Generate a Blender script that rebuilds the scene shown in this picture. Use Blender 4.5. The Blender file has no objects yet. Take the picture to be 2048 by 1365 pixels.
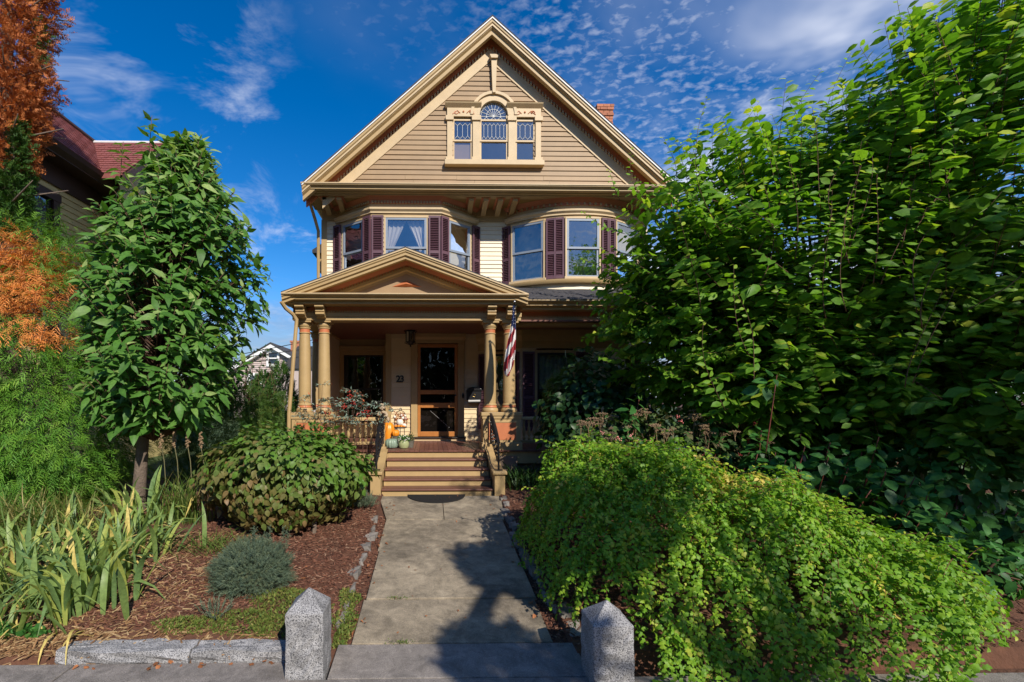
import bpy, bmesh, math, random
import numpy as np
from mathutils import Vector, Matrix
R = math.radians
random.seed(7); rng = np.random.default_rng(7)
SC = bpy.context.scene
COL = SC.collection

# ------------------------------------------------------------------ camera
EYE = 1.56; FPX = 920.0; PX0, PY0 = 878.0, 800.0; YAW = R(1.0)
cam = bpy.data.cameras.new('camera'); camo = bpy.data.objects.new('camera', cam); COL.objects.link(camo)
camo.location = (0, 0, EYE); camo.rotation_euler = (R(90), 0, -YAW)
cam.sensor_width = 36; cam.lens = FPX / 2048 * 36
cam.shift_x = (1024 - PX0) / 2048; cam.shift_y = (PY0 - 682.5) / 2048
cam.clip_start = 0.05; cam.clip_end = 3000
SC.camera = camo
SC.view_settings.view_transform = 'Standard'; SC.view_settings.look = 'None'
SC.view_settings.gamma = 1; SC.view_settings.exposure = 0.26

# ------------------------------------------------------------------ light and sky
LDIR = Vector((-0.45, 1.0, -0.80)).normalized()          # the way sunlight travels
sun_el = math.asin(-LDIR.z); sun_az = math.atan2(-LDIR.x, -LDIR.y)   # compass direction to the sun, from +Y towards +X
sl = bpy.data.lights.new('sun', 'SUN'); sl.energy = 4.6; sl.angle = R(0.53); sl.color = (1.0, 0.93, 0.82)
so = bpy.data.objects.new('sun', sl); COL.objects.link(so); so.location = (6, -12, 12)
so.rotation_euler = LDIR.to_track_quat('-Z', 'Y').to_euler()

W = bpy.data.worlds.new('World'); SC.world = W; W.use_nodes = True
nt = W.node_tree; nt.nodes.clear()
def N(t, k, **kw):
    n = t.nodes.new(k)
    for a, b in kw.items():
        setattr(n, a, b)
    return n
def sky_world():
    L = nt.links.new
    out = N(nt, 'ShaderNodeOutputWorld'); bg = N(nt, 'ShaderNodeBackground'); L(bg.outputs[0], out.inputs[0])
    bg.inputs[1].default_value = 0.105
    sky = N(nt, 'ShaderNodeTexSky', sky_type='NISHITA'); sky.sun_disc = False
    sky.sun_elevation = sun_el; sky.sun_rotation = sun_az
    sky.air_density = 1.0; sky.dust_density = 0.25; sky.ozone_density = 3.5; sky.altitude = 300
    hs = N(nt, 'ShaderNodeHueSaturation'); hs.inputs['Hue'].default_value = 0.506; hs.inputs['Saturation'].default_value = 1.40; hs.inputs['Value'].default_value = 1.22
    L(sky.outputs[0], hs.inputs['Color'])
    tc = N(nt, 'ShaderNodeTexCoord'); sep = N(nt, 'ShaderNodeSeparateXYZ'); L(tc.outputs['Generated'], sep.inputs[0])
    def M(op, a, b=None, clamp=False):
        n = N(nt, 'ShaderNodeMath', operation=op); n.use_clamp = clamp
        for i, v in enumerate((a, b)):
            if v is None: continue
            if isinstance(v, (int, float)): n.inputs[i].default_value = v
            else: L(v, n.inputs[i])
        return n.outputs[0]
    def mr(v, a, b, c=0.0, d=1.0):
        n = N(nt, 'ShaderNodeMapRange', interpolation_type='SMOOTHSTEP'); L(v, n.inputs[0])
        for i, q in enumerate((a, b, c, d)): n.inputs[i + 1].default_value = q
        return n.outputs[0]
    zz = M('ADD', M('MAXIMUM', sep.outputs[2], 0.0), 0.12)
    u = M('DIVIDE', sep.outputs[0], zz); v = M('DIVIDE', sep.outputs[1], zz)
    cb = N(nt, 'ShaderNodeCombineXYZ'); L(u, cb.inputs[0]); L(v, cb.inputs[1])
    def noise(scale, detail, rough, off, dist=0.0, stretch=(1, 1, 1), rot=0.0):
        mp = N(nt, 'ShaderNodeMapping'); mp.inputs['Location'].default_value = off; mp.inputs['Scale'].default_value = stretch
        mp.inputs['Rotation'].default_value = (0, 0, rot)
        L(cb.outputs[0], mp.inputs[0])
        n = N(nt, 'ShaderNodeTexNoise'); n.inputs['Scale'].default_value = scale; n.inputs['Detail'].default_value = detail
        n.inputs['Roughness'].default_value = rough; n.inputs['Distortion'].default_value = dist
        L(mp.outputs[0], n.inputs['Vector']); return n.outputs[0]
    # small rippled flakes high on the right, soft veils, and a few thick banks
    flake = mr(noise(30, 3, 0.55, (3, 1, 0), 0.25, (1, 1.35, 1), 0.5), 0.40, 0.78)
    veil = mr(noise(1.5, 5, 0.55, (0.3, 5.2, 0), 0.4), 0.40, 0.70)
    region = mr(M('ADD', u, M('MULTIPLY', M('SUBTRACT', noise(1.3, 3, 0.5, (7, 2, 0)), 0.5), 1.2)), -0.30, 0.60)
    c1 = M('MULTIPLY', M('MULTIPLY', flake, region), 0.30)
    c1b = M('MULTIPLY', M('MULTIPLY', veil, region), 0.20)
    bank = mr(noise(1.7, 6, 0.62, (11.3, 4.1, 0), 0.5), 0.52, 0.74)
    brt = mr(M('ADD', u, M('MULTIPLY', M('SUBTRACT', noise(1.6, 3, 0.5, (1.4, 8, 0)), 0.5), 0.9)), 0.34, 0.95)
    c2 = M('MULTIPLY', M('MAXIMUM', bank, M('MULTIPLY', veil, 0.95)), M('MULTIPLY', brt, 1.15))
    left = mr(noise(2.1, 6, 0.65, (5.3, 0.55, 0), 0.7), 0.50, 0.76)
    c3 = M('MULTIPLY', M('MULTIPLY', left, mr(u, -0.25, -0.55)), 0.46)
    el = sep.outputs[2]
    low = M('MULTIPLY', mr(M('ADD', el, M('MULTIPLY', M('SUBTRACT', noise(3.0, 5, 0.6, (2, 9, 0)), 0.5), 0.16)), 0.26, 0.10), 0.62)
    hi = M('MAXIMUM', M('MAXIMUM', c1, c1b), M('MAXIMUM', c2, c3), True)
    mix1 = N(nt, 'ShaderNodeMixRGB'); L(hi, mix1.inputs[0]); L(hs.outputs[0], mix1.inputs[1]); mix1.inputs[2].default_value = (8.2, 8.5, 9.4, 1)
    mix2 = N(nt, 'ShaderNodeMixRGB'); L(low, mix2.inputs[0]); L(mix1.outputs[0], mix2.inputs[1]); mix2.inputs[2].default_value = (2.3, 2.6, 3.5, 1)
    L(mix2.outputs[0], bg.inputs[0])
sky_world()

# ------------------------------------------------------------------ pixels to places
def PT(px, py, Y):
    u = (px - PX0) / FPX; v = (PY0 - py) / FPX
    d = Vector((math.sin(YAW) + u * math.cos(YAW), math.cos(YAW) - u * math.sin(YAW), v))
    d *= Y / d.y
    return Vector((d.x, d.y, EYE + d.z))
def XA(px, Y): return PT(px, 800, Y).x
def ZA(py, Y): return EYE + (PY0 - py) / FPX * Y
SL = 0.087
def GZ(y):                                                # ground height along the walk
    if y < 3.25: return SL * (3.25 - 7.5)
    if y > 7.5: return 0.0
    return SL * (y - 7.5)

# ------------------------------------------------------------------ materials
MATS = {}
def mat(name, col, rough=0.6, var=0.12, vscale=6.0, bump=0.05, bscale=60.0, metal=0.0, spec=0.4, dirt=0.0, dirtcol=(0.08, 0.06, 0.04), coord='Object', per_object=0.0):
    m = bpy.data.materials.new(name); m.use_nodes = True; t = m.node_tree; L = t.links.new
    b = t.nodes['Principled BSDF']; b.inputs['Roughness'].default_value = rough; b.inputs['Metallic'].default_value = metal
    b.inputs['Specular IOR Level'].default_value = spec
    tc = N(t, 'ShaderNodeNewGeometry')
    vec = tc.outputs['Position']
    n1 = N(t, 'ShaderNodeTexNoise'); n1.inputs['Scale'].default_value = vscale; n1.inputs['Detail'].default_value = 6; n1.inputs['Roughness'].default_value = 0.65
    L(vec, n1.inputs['Vector'])
    mr = N(t, 'ShaderNodeMapRange'); L(n1.outputs[0], mr.inputs[0]); mr.inputs[1].default_value = 0.25; mr.inputs[2].default_value = 0.75
    mr.inputs[3].default_value = 1 - var; mr.inputs[4].default_value = 1 + var
    mu = N(t, 'ShaderNodeVectorMath', operation='SCALE'); mu.inputs[0].default_value = col[:3]; L(mr.outputs[0], mu.inputs['Scale'])
    last = mu.outputs[0]
    if per_object:
        oi = N(t, 'ShaderNodeObjectInfo'); mo = N(t, 'ShaderNodeMapRange'); L(oi.outputs['Random'], mo.inputs[0])
        mo.inputs[3].default_value = 1 - per_object; mo.inputs[4].default_value = 1 + per_object
        m2 = N(t, 'ShaderNodeVectorMath', operation='SCALE'); L(last, m2.inputs[0]); L(mo.outputs[0], m2.inputs['Scale']); last = m2.outputs[0]
    if dirt:
        n2 = N(t, 'ShaderNodeTexNoise'); n2.inputs['Scale'].default_value = vscale * 0.37; n2.inputs['Detail'].default_value = 8; n2.inputs['Roughness'].default_value = 0.7
        L(vec, n2.inputs['Vector'])
        r2 = N(t, 'ShaderNodeMapRange'); L(n2.outputs[0], r2.inputs[0]); r2.inputs[1].default_value = 0.46; r2.inputs[2].default_value = 0.74; r2.inputs[3].default_value = 0; r2.inputs[4].default_value = dirt
        mx = N(t, 'ShaderNodeMixRGB'); L(r2.outputs[0], mx.inputs[0]); L(last, mx.inputs[1]); mx.inputs[2].default_value = (*dirtcol, 1); last = mx.outputs[0]
    L(last, b.inputs['Base Color'])
    if bump:
        n3 = N(t, 'ShaderNodeTexNoise'); n3.inputs['Scale'].default_value = bscale; n3.inputs['Detail'].default_value = 5; L(vec, n3.inputs['Vector'])
        bp = N(t, 'ShaderNodeBump'); bp.inputs['Strength'].default_value = bump; bp.inputs['Distance'].default_value = 0.02
        L(n3.outputs[0], bp.inputs['Height']); L(bp.outputs[0], b.inputs['Normal'])
    MATS[name] = m; return m

def leafmat(name, cols, rough=0.45, trans=0.35, spec=0.35, patch=None, tintrans=(1.25, 1.3, 0.5), vein=0.0, patch_scale=1.4, patch_range=(0.52, 0.62)):
    """leaf paint: a per-leaf random value picks along a ramp of colours; light also comes through the blade"""
    m = bpy.data.materials.new(name); m.use_nodes = True; t = m.node_tree; L = t.links.new
    b = t.nodes['Principled BSDF']; out = t.nodes['Material Output']
    b.inputs['Roughness'].default_value = rough; b.inputs['Specular IOR Level'].default_value = spec
    at = N(t, 'ShaderNodeAttribute'); at.attribute_name = 'rnd'
    cr = N(t, 'ShaderNodeValToRGB'); L(at.outputs['Fac'], cr.inputs[0])
    el = cr.color_ramp.elements
    while len(el) > 1: el.remove(el[-1])
    for i, (p, c) in enumerate(cols):
        e = el[0] if i == 0 else el.new(p)
        e.position = p; e.color = (*c, 1)
    last = cr.outputs[0]
    g = N(t, 'ShaderNodeNewGeometry')
    nz = N(t, 'ShaderNodeTexNoise'); nz.inputs['Scale'].default_value = 35; nz.inputs['Detail'].default_value = 3; L(g.outputs['Position'], nz.inputs['Vector'])
    mr = N(t, 'ShaderNodeMapRange'); L(nz.outputs[0], mr.inputs[0]); mr.inputs[1].default_value = .3; mr.inputs[2].default_value = .7; mr.inputs[3].default_value = .78; mr.inputs[4].default_value = 1.2
    sc = N(t, 'ShaderNodeVectorMath', operation='SCALE'); L(last, sc.inputs[0]); L(mr.outputs[0], sc.inputs['Scale']); last = sc.outputs[0]
    if patch:
        n2 = N(t, 'ShaderNodeTexNoise'); n2.inputs['Scale'].default_value = patch_scale; n2.inputs['Detail'].default_value = 3; L(g.outputs['Position'], n2.inputs['Vector'])
        r2 = N(t, 'ShaderNodeMapRange'); L(n2.outputs[0], r2.inputs[0]); r2.inputs[1].default_value = patch_range[0]; r2.inputs[2].default_value = patch_range[1]
        mx = N(t, 'ShaderNodeMixRGB'); L(r2.outputs[0], mx.inputs[0]); L(last, mx.inputs[1]); mx.inputs[2].default_value = (*patch, 1); last = mx.outputs[0]
    L(last, b.inputs['Base Color'])
    tr = N(t, 'ShaderNodeBsdfTranslucent'); tm = N(t, 'ShaderNodeVectorMath', operation='MULTIPLY'); L(last, tm.inputs[0]); tm.inputs[1].default_value = tintrans
    L(tm.outputs[0], tr.inputs['Color'])
    ms = N(t, 'ShaderNodeMixShader'); ms.inputs[0].default_value = trans; L(b.outputs[0], ms.inputs[1]); L(tr.outputs[0], ms.inputs[2]); L(ms.outputs[0], out.inputs['Surface'])
    MATS[name] = m; return m

mat('tan', (0.43, 0.295, 0.135), 0.5, 0.09, 5, 0.06, 90, dirt=0.25, dirtcol=(0.30, 0.20, 0.10))
mat('tan_light', (0.56, 0.415, 0.235), 0.5, 0.09, 5, 0.06, 90, dirt=0.25, dirtcol=(0.36, 0.26, 0.15))
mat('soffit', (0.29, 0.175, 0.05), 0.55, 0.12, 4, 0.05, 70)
mat('taupe', (0.335, 0.222, 0.118), 0.55, 0.10, 3, 0.08, 70, dirt=0.2, dirtcol=(0.25, 0.17, 0.10), per_object=0.05)
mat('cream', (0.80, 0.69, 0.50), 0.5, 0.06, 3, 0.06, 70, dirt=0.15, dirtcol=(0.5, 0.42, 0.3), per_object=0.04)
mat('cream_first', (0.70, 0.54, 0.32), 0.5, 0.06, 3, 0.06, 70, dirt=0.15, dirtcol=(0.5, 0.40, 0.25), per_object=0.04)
mat('terracotta', (0.50, 0.165, 0.07), 0.5, 0.10, 8, 0.05, 80)
mat('plum', (0.118, 0.056, 0.072), 0.45, 0.12, 6, 0.05, 80)
mat('storm', (0.23, 0.27, 0.33), 0.4, 0.08, 6, 0.02, 60)
mat('dark_sash', (0.02, 0.016, 0.014), 0.4, 0.1, 6, 0.02, 60)
mat('lawn', (0.06, 0.10, 0.025), 0.9, 0.35, 5, 0.6, 60, dirt=0.4, dirtcol=(0.09, 0.075, 0.03))
mat('deck', (0.165, 0.068, 0.048), 0.42, 0.22, 9, 0.10, 60, dirt=0.35, dirtcol=(0.09, 0.045, 0.035), per_object=0.12)
mat('oak', (0.42, 0.16, 0.04), 0.35, 0.15, 7, 0.04, 60)
mat('iron', (0.012, 0.012, 0.014), 0.32, 0.2, 20, 0.10, 120, spec=0.5)
mat('interior', (0.035, 0.028, 0.022), 0.9, 0.1, 3, 0)  # near-black colour standing in for the shade indoors
mat('curtain', (0.62, 0.56, 0.50), 0.9, 0.1, 9, 0.05, 30)
mat('blind', (0.42, 0.38, 0.31), 0.9, 0.08, 9, 0.05, 30)
mat('lead_came', (0.62, 0.62, 0.60), 0.5, 0.08, 9, 0)
mat('white_trim', (0.78, 0.77, 0.75), 0.5, 0.06, 4, 0.02, 50)
mat('shingle', (0.050, 0.047, 0.050), 0.85, 0.30, 12, 0.3, 60, per_object=0.2)
mat('slate_red', (0.21, 0.065, 0.055), 0.7, 0.25, 10, 0.25, 50, dirt=0.3, dirtcol=(0.11, 0.05, 0.05), per_object=0.18)
mat('brick', (0.42, 0.16, 0.085), 0.8, 0.18, 12, 0.3, 70, per_object=0.16)
mat('mortar', (0.34, 0.29, 0.24), 0.9, 0.1, 12, 0.3, 70)
mat('concrete', (0.335, 0.275, 0.195), 0.85, 0.34, 3.4, 0.5, 170, dirt=0.9, dirtcol=(0.075, 0.062, 0.048), per_object=0.06)
mat('sidewalk', (0.24, 0.212, 0.19), 0.85, 0.10, 3.5, 0.25, 150, dirt=0.3, dirtcol=(0.19, 0.175, 0.17))
mat('soil', (0.115, 0.050, 0.028), 0.95, 0.35, 7, 0.8, 40, dirt=0.5, dirtcol=(0.055, 0.028, 0.018))
mat('chip', (0.165, 0.066, 0.040), 0.85, 0.35, 25, 0.3, 50)
mat('bark', (0.155, 0.115, 0.088), 0.9, 0.3, 14, 0.9, 45, dirt=0.4, dirtcol=(0.07, 0.05, 0.04))
mat('twig', (0.115, 0.060, 0.038), 0.8, 0.2, 14, 0.2, 45)
mat('greentwig', (0.13, 0.12, 0.05), 0.7, 0.2, 14, 0.2, 45)
mat('twig_grey', (0.33, 0.28, 0.23), 0.8, 0.2, 14, 0.2, 45)
mat('redstem', (0.17, 0.045, 0.030), 0.6, 0.2, 14, 0.1, 45)
mat('canvas_white', (0.76, 0.72, 0.70), 0.8, 0.06, 9, 0.08, 200)
mat('flag_red', (0.33, 0.030, 0.040), 0.8, 0.08, 9, 0.08, 200)
mat('flag_blue', (0.022, 0.036, 0.12), 0.8, 0.08, 9, 0.08, 200)
mat('brass', (0.60, 0.40, 0.14), 0.3, 0.1, 9, 0, metal=1.0)
mat('steel', (0.55, 0.55, 0.55), 0.3, 0.1, 9, 0, metal=1.0)
mat('pumpkin', (0.78, 0.26, 0.018), 0.35, 0.14, 14, 0.06, 40)
mat('pumpkin_green', (0.21, 0.29, 0.22), 0.4, 0.22, 16, 0.10, 40, dirt=0.4, dirtcol=(0.36, 0.40, 0.30))
mat('pumpkin_white', (0.75, 0.70, 0.62), 0.45, 0.08, 14, 0.05, 40)
mat('pot_green', (0.33, 0.36, 0.18), 0.25, 0.08, 9, 0.02, 40)
mat('pot_grey', (0.16, 0.15, 0.12), 0.7, 0.2, 12, 0.2, 40)
mat('stem', (0.20, 0.15, 0.07), 0.8, 0.2, 20, 0.2, 60)
mat('statue', (0.44, 0.335, 0.22), 0.8, 0.18, 16, 0.3, 60, dirt=0.35, dirtcol=(0.22, 0.16, 0.10))
mat('rubber', (0.014, 0.013, 0.013), 0.75, 0.2, 30, 0.6, 120)
mat('paper', (0.50, 0.49, 0.48), 0.7, 0.08, 30, 0)
mat('frost', (0.46, 0.40, 0.30), 0.5, 0.05, 9, 0)
mat('neighbor_yellow', (0.56, 0.45, 0.20), 0.6, 0.08, 3, 0.06, 60, per_object=0.06)
mat('neighbor_brown', (0.060, 0.035, 0.026), 0.5, 0.12, 5, 0.05, 60)
mat('vinyl', (0.47, 0.38, 0.345), 0.6, 0.05, 3, 0.05, 60, per_object=0.03)
mat('rubble', (0.21, 0.19, 0.17), 0.85, 0.25, 9, 0.6, 40, dirt=0.3, dirtcol=(0.15, 0.12, 0.10), per_object=0.2)
mat('stone_brown', (0.20, 0.125, 0.075), 0.9, 0.2, 9, 0.4, 40)
mat('foundation', (0.22, 0.16, 0.12), 0.9, 0.2, 6, 0.4, 40)
mat('wire', (0.02, 0.02, 0.02), 0.6, 0.1, 6, 0)
mat('dry_flower', (0.26, 0.17, 0.095), 0.9, 0.25, 30, 0.3, 90)
mat('berry', (0.42, 0.035, 0.025), 0.35, 0.15, 30, 0)
mat('straw', (0.50, 0.33, 0.14), 0.8, 0.2, 20, 0.1, 60)
mat('rust_leaf', (0.27, 0.10, 0.035), 0.7, 0.3, 30, 0.1, 60, per_object=0.3)
mat('pinkmum', (0.52, 0.30, 0.24), 0.8, 0.25, 40, 0.2, 60)
mat('white_petal', (0.75, 0.73, 0.62), 0.7, 0.1, 40, 0.1, 60)

def granite():
    m = mat('granite', (0.42, 0.41, 0.42), 0.75, 0.12, 5, 0.35, 110); t = m.node_tree; L = t.links.new
    b = t.nodes['Principled BSDF']; g = N(t, 'ShaderNodeNewGeometry')
    n = N(t, 'ShaderNodeTexNoise'); n.inputs['Scale'].default_value = 130; n.inputs['Detail'].default_value = 2; L(g.outputs['Position'], n.inputs['Vector'])
    cr = N(t, 'ShaderNodeValToRGB'); L(n.outputs[0], cr.inputs[0]); e = cr.color_ramp.elements
    e[0].position = .36; e[0].color = (.08, .08, .085, 1); e[1].position = .56; e[1].color = (.44, .43, .43, 1); x = e.new(.45); x.color = (.26, .255, .262, 1)
    n2 = N(t, 'ShaderNodeTexNoise'); n2.inputs['Scale'].default_value = 9; n2.inputs['Detail'].default_value = 6; L(g.outputs['Position'], n2.inputs['Vector'])
    mr = N(t, 'ShaderNodeMapRange'); L(n2.outputs[0], mr.inputs[0]); mr.inputs[1].default_value = .3; mr.inputs[2].default_value = .7; mr.inputs[3].default_value = .55; mr.inputs[4].default_value = .98
    s = N(t, 'ShaderNodeVectorMath', operation='SCALE'); L(cr.outputs[0], s.inputs[0]); L(mr.outputs[0], s.inputs['Scale'])
    L(s.outputs[0], b.inputs['Base Color'])
granite()
def speckle_concrete():
    """fine aggregate over the walk and the pavement"""
    for nm in ('concrete', 'sidewalk'):
        m = MATS[nm]; t = m.node_tree; L = t.links.new; b = t.nodes['Principled BSDF']
        src = b.inputs['Base Color'].links[0].from_socket
        g = N(t, 'ShaderNodeNewGeometry'); n = N(t, 'ShaderNodeTexNoise'); n.inputs['Scale'].default_value = 190; n.inputs['Detail'].default_value = 2
        L(g.outputs['Position'], n.inputs['Vector'])
        mr = N(t, 'ShaderNodeMapRange'); L(n.outputs[0], mr.inputs[0]); mr.inputs[1].default_value = .3; mr.inputs[2].default_value = .7; mr.inputs[3].default_value = .62; mr.inputs[4].default_value = 1.32
        s = N(t, 'ShaderNodeVectorMath', operation='SCALE'); L(src, s.inputs[0]); L(mr.outputs[0], s.inputs['Scale'])
        n2 = N(t, 'ShaderNodeTexNoise'); n2.inputs['Scale'].default_value = 7.5; n2.inputs['Detail'].default_value = 11; n2.inputs['Roughness'].default_value = .72; n2.inputs['Distortion'].default_value = .6; L(g.outputs['Position'], n2.inputs['Vector'])
        m2 = N(t, 'ShaderNodeMapRange'); L(n2.outputs[0], m2.inputs[0]); m2.inputs[1].default_value = .36; m2.inputs[2].default_value = .62; m2.inputs[3].default_value = .62; m2.inputs[4].default_value = 1.12
        s2 = N(t, 'ShaderNodeVectorMath', operation='SCALE'); L(s.outputs[0], s2.inputs[0]); L(m2.outputs[0], s2.inputs['Scale']); L(s2.outputs[0], b.inputs['Base Color'])
speckle_concrete()
def glass(name, tint, refl=0.06, see=True):
    m = bpy.data.materials.new(name); m.use_nodes = True; t = m.node_tree; L = t.links.new
    t.nodes.remove(t.nodes['Principled BSDF']); out = t.nodes['Material Output']
    tr = N(t, 'ShaderNodeBsdfTransparent'); tr.inputs[0].default_value = (*tint, 1)
    gl = N(t, 'ShaderNodeBsdfGlossy'); gl.inputs['Roughness'].default_value = 0.01; gl.inputs[0].default_value = (0.9, 0.95, 1, 1)
    fr = N(t, 'ShaderNodeFresnel'); fr.inputs[0].default_value = 1.5
    a = N(t, 'ShaderNodeMath', operation='ADD'); a.use_clamp = True; L(fr.outputs[0], a.inputs[0]); a.inputs[1].default_value = refl
    n = N(t, 'ShaderNodeTexNoise'); n.inputs['Scale'].default_value = 2.2; g = N(t, 'ShaderNodeNewGeometry'); L(g.outputs['Position'], n.inputs['Vector'])
    bp = N(t, 'ShaderNodeBump'); bp.inputs['Strength'].default_value = 0.10; bp.inputs['Distance'].default_value = 0.05; L(n.outputs[0], bp.inputs['Height']); L(bp.outputs[0], gl.inputs['Normal'])
    mx = N(t, 'ShaderNodeMixShader'); L(a.outputs[0], mx.inputs[0]); L(tr.outputs[0], mx.inputs[1]); L(gl.outputs[0], mx.inputs[2]); L(mx.outputs[0], out.inputs[0])
    MATS[name] = m
glass('glass', (0.78, 0.8, 0.8), 0.20)
glass('glass_dim', (0.65, 0.68, 0.68), 0.05)
glass('screen', (0.42, 0.40, 0.38), 0.0)
glass('lamp_glass', (0.8, 0.78, 0.7), 0.03)

# ------------------------------------------------------------------ mesh building
class MB:
    def __init__(s): s.v = []; s.f = []
    def add(s, vs, fs):
        o = len(s.v); s.v += [tuple(p) for p in vs]; s.f += [tuple(i + o for i in f) for f in fs]; return s
    def box(s, x0, x1, y0, y1, z0, z1):
        return s.add([(x0, y0, z0), (x1, y0, z0), (x1, y1, z0), (x0, y1, z0), (x0, y0, z1), (x1, y0, z1), (x1, y1, z1), (x0, y1, z1)],
                     [(0, 3, 2, 1), (4, 5, 6, 7), (0, 1, 5, 4), (1, 2, 6, 5), (2, 3, 7, 6), (3, 0, 4, 7)])
    def prism(s, poly, axis, a, b):
        """poly of 2d points pushed along an axis: 'y' poly=(x,z), 'x' poly=(y,z), 'z' poly=(x,y)"""
        n = len(poly)
        def mk(p, t): return {'y': (p[0], t, p[1]), 'x': (t, p[0], p[1]), 'z': (p[0], p[1], t)}[axis]
        return s.add([mk(p, a) for p in poly] + [mk(p, b) for p in poly],
                     [tuple(range(n)), tuple(range(2 * n - 1, n - 1, -1))] + [(i, i + n, (i + 1) % n + n, (i + 1) % n) for i in range(n)])
    def sweep(s, secs, cap=True):
        """joins equal closed rings of points one after another"""
        n = len(secs[0]); vs = [p for r in secs for p in r]; fs = []
        for k in range(len(secs) - 1):
            for i in range(n):
                fs.append((k * n + i, k * n + (i + 1) % n, (k + 1) * n + (i + 1) % n, (k + 1) * n + i))
        if cap: fs += [tuple(range(n - 1, -1, -1)), tuple(range((len(secs) - 1) * n, len(secs) * n))]
        return s.add(vs, fs)
    def lathe(s, prof, c, seg=16, rib=None):
        rings = []
        for r, z in prof:
            ring = []
            for i in range(seg):
                a = 2 * math.pi * i / seg; rr = r * (rib(a) if rib else 1)
                ring.append((c[0] + rr * math.cos(a), c[1] + rr * math.sin(a), c[2] + z))
            rings.append(ring)
        return s.sweep(rings)
    def tube(s, pts, rad, seg=6):
        pts = [Vector(p) for p in pts]; rads = rad if isinstance(rad, (list, tuple)) else [rad] * len(pts); rings = []
        up0 = None
        for i, p in enumerate(pts):
            d = (pts[min(i + 1, len(pts) - 1)] - pts[max(i - 1, 0)]).normalized()
            if up0 is None:
                up0 = d.orthogonal().normalized()
            a = (up0 - d * up0.dot(d)).normalized(); b = d.cross(a); up0 = a
            rings.append([tuple(p + (a * math.cos(2 * math.pi * k / seg) + b * math.sin(2 * math.pi * k / seg)) * rads[i]) for k in range(seg)])
        return s.sweep(rings)
    def ball(s, c, r, seg=10, rings=6, sq=(1, 1, 1)):
        prof = [(max(1e-4, math.sin(math.pi * i / rings)), -math.cos(math.pi * i / rings)) for i in range(rings + 1)]
        vs = []
        rr = []
        for q, z in prof:
            rr.append([(c[0] + r * sq[0] * q * math.cos(2 * math.pi * i / seg), c[1] + r * sq[1] * q * math.sin(2 * math.pi * i / seg), c[2] + r * sq[2] * z) for i in range(seg)])
        return s.sweep(rr)
    def mesh(s, name):
        me = bpy.data.meshes.new(name); me.from_pydata(s.v, [], s.f); me.update()
        bm = bmesh.new(); bm.from_mesh(me); bmesh.ops.recalc_face_normals(bm, faces=bm.faces); bm.to_mesh(me); bm.free()
        return me
    def build(s, name, m, parent=None, smooth=False, frame=None, bevel=0.0):
        if frame is not None:
            s.v = [tuple(frame @ Vector(p)) for p in s.v]
        me = s.mesh(name); o = bpy.data.objects.new(name, me); COL.objects.link(o)
        if m: me.materials.append(MATS[m] if isinstance(m, str) else m)
        if parent: adopt(o, parent)
        if smooth:
            for p in me.polygons: p.use_smooth = True
            me.set_sharp_from_angle(angle=R(38))
        if bevel:
            bv = o.modifiers.new('soft_edge', 'BEVEL'); bv.width = bevel; bv.segments = 2; bv.limit_method = 'ANGLE'; bv.angle_limit = R(40)
        return o
def empty(name, loc=(0, 0, 0)):
    o = bpy.data.objects.new(name, None); COL.objects.link(o); o.empty_display_size = 0.2
    o.location = loc
    return o
def adopt(o, p):
    o.parent = p
    if p.type == 'EMPTY': o.matrix_parent_inverse = Matrix.Translation(-p.location)
    return o
def tag(o, label=None, cat=None, group=None, kind=None):
    if label: o['label'] = label
    if cat: o['category'] = cat
    if group: o['group'] = group
    if kind: o['kind'] = kind
    return o
def frame2d(x, y, ang, z=0.0):
    """local x runs along a wall, local -y points out of it; ang turns it about z"""
    return Matrix.Translation((x, y, z)) @ Matrix.Rotation(ang, 4, 'Z')
# ================================================================== the setting
def bumpy(x, y):
    return (math.sin(x * 1.9 + 1.3) * math.cos(y * 2.3 + 0.4) + 0.6 * math.sin(x * 4.3 + y * 3.1)) * 0.022
WALK_L, WALK_R = -0.62, 0.96
def ground_z(x, y):
    z = GZ(y)
    if y < 3.45: return -0.46 if y < 3.40 else z - 0.04
    if -0.78 < x < 1.10: return z - 0.035                 # the bed under and beside the walk slabs
    d = min(abs(x + 0.78), abs(x - 1.10))
    k = min(1.0, d / 0.8) * min(1, (y - 3.45) / 0.5) * (1.0 if y < 8 else 0.3)
    lift = 0.10 * k if x < 0 else 0.07 * k
    return z + 0.01 + lift + bumpy(x, y) * k
def ground():
    xs = sorted(set([-400, -120, -40, -20, -12] + list(np.round(np.arange(-8, 8.01, 0.125), 3)) + [-0.79, -0.77, 1.09, 1.11, 12, 20, 40, 120, 400]))
    ys = sorted(set([-400, -60, -12, -4, 0, 3.38, 3.42, 3.46] + list(np.round(np.arange(3.6, 9.1, 0.12), 3)) + [10, 12, 16, 24, 40, 80, 200, 600]))
    v = [(x, y, ground_z(x, y)) for y in ys for x in xs]; n = len(xs)
    f = [(j * n + i, j * n + i + 1, (j + 1) * n + i + 1, (j + 1) * n + i) for j in range(len(ys) - 1) for i in range(n - 1)]
    m = MB(); m.add(v, f); o = m.build('ground', 'soil', smooth=True); tag(o, kind='structure')
    o['label'] = 'brown mulched garden soil around the house'
ground()

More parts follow.
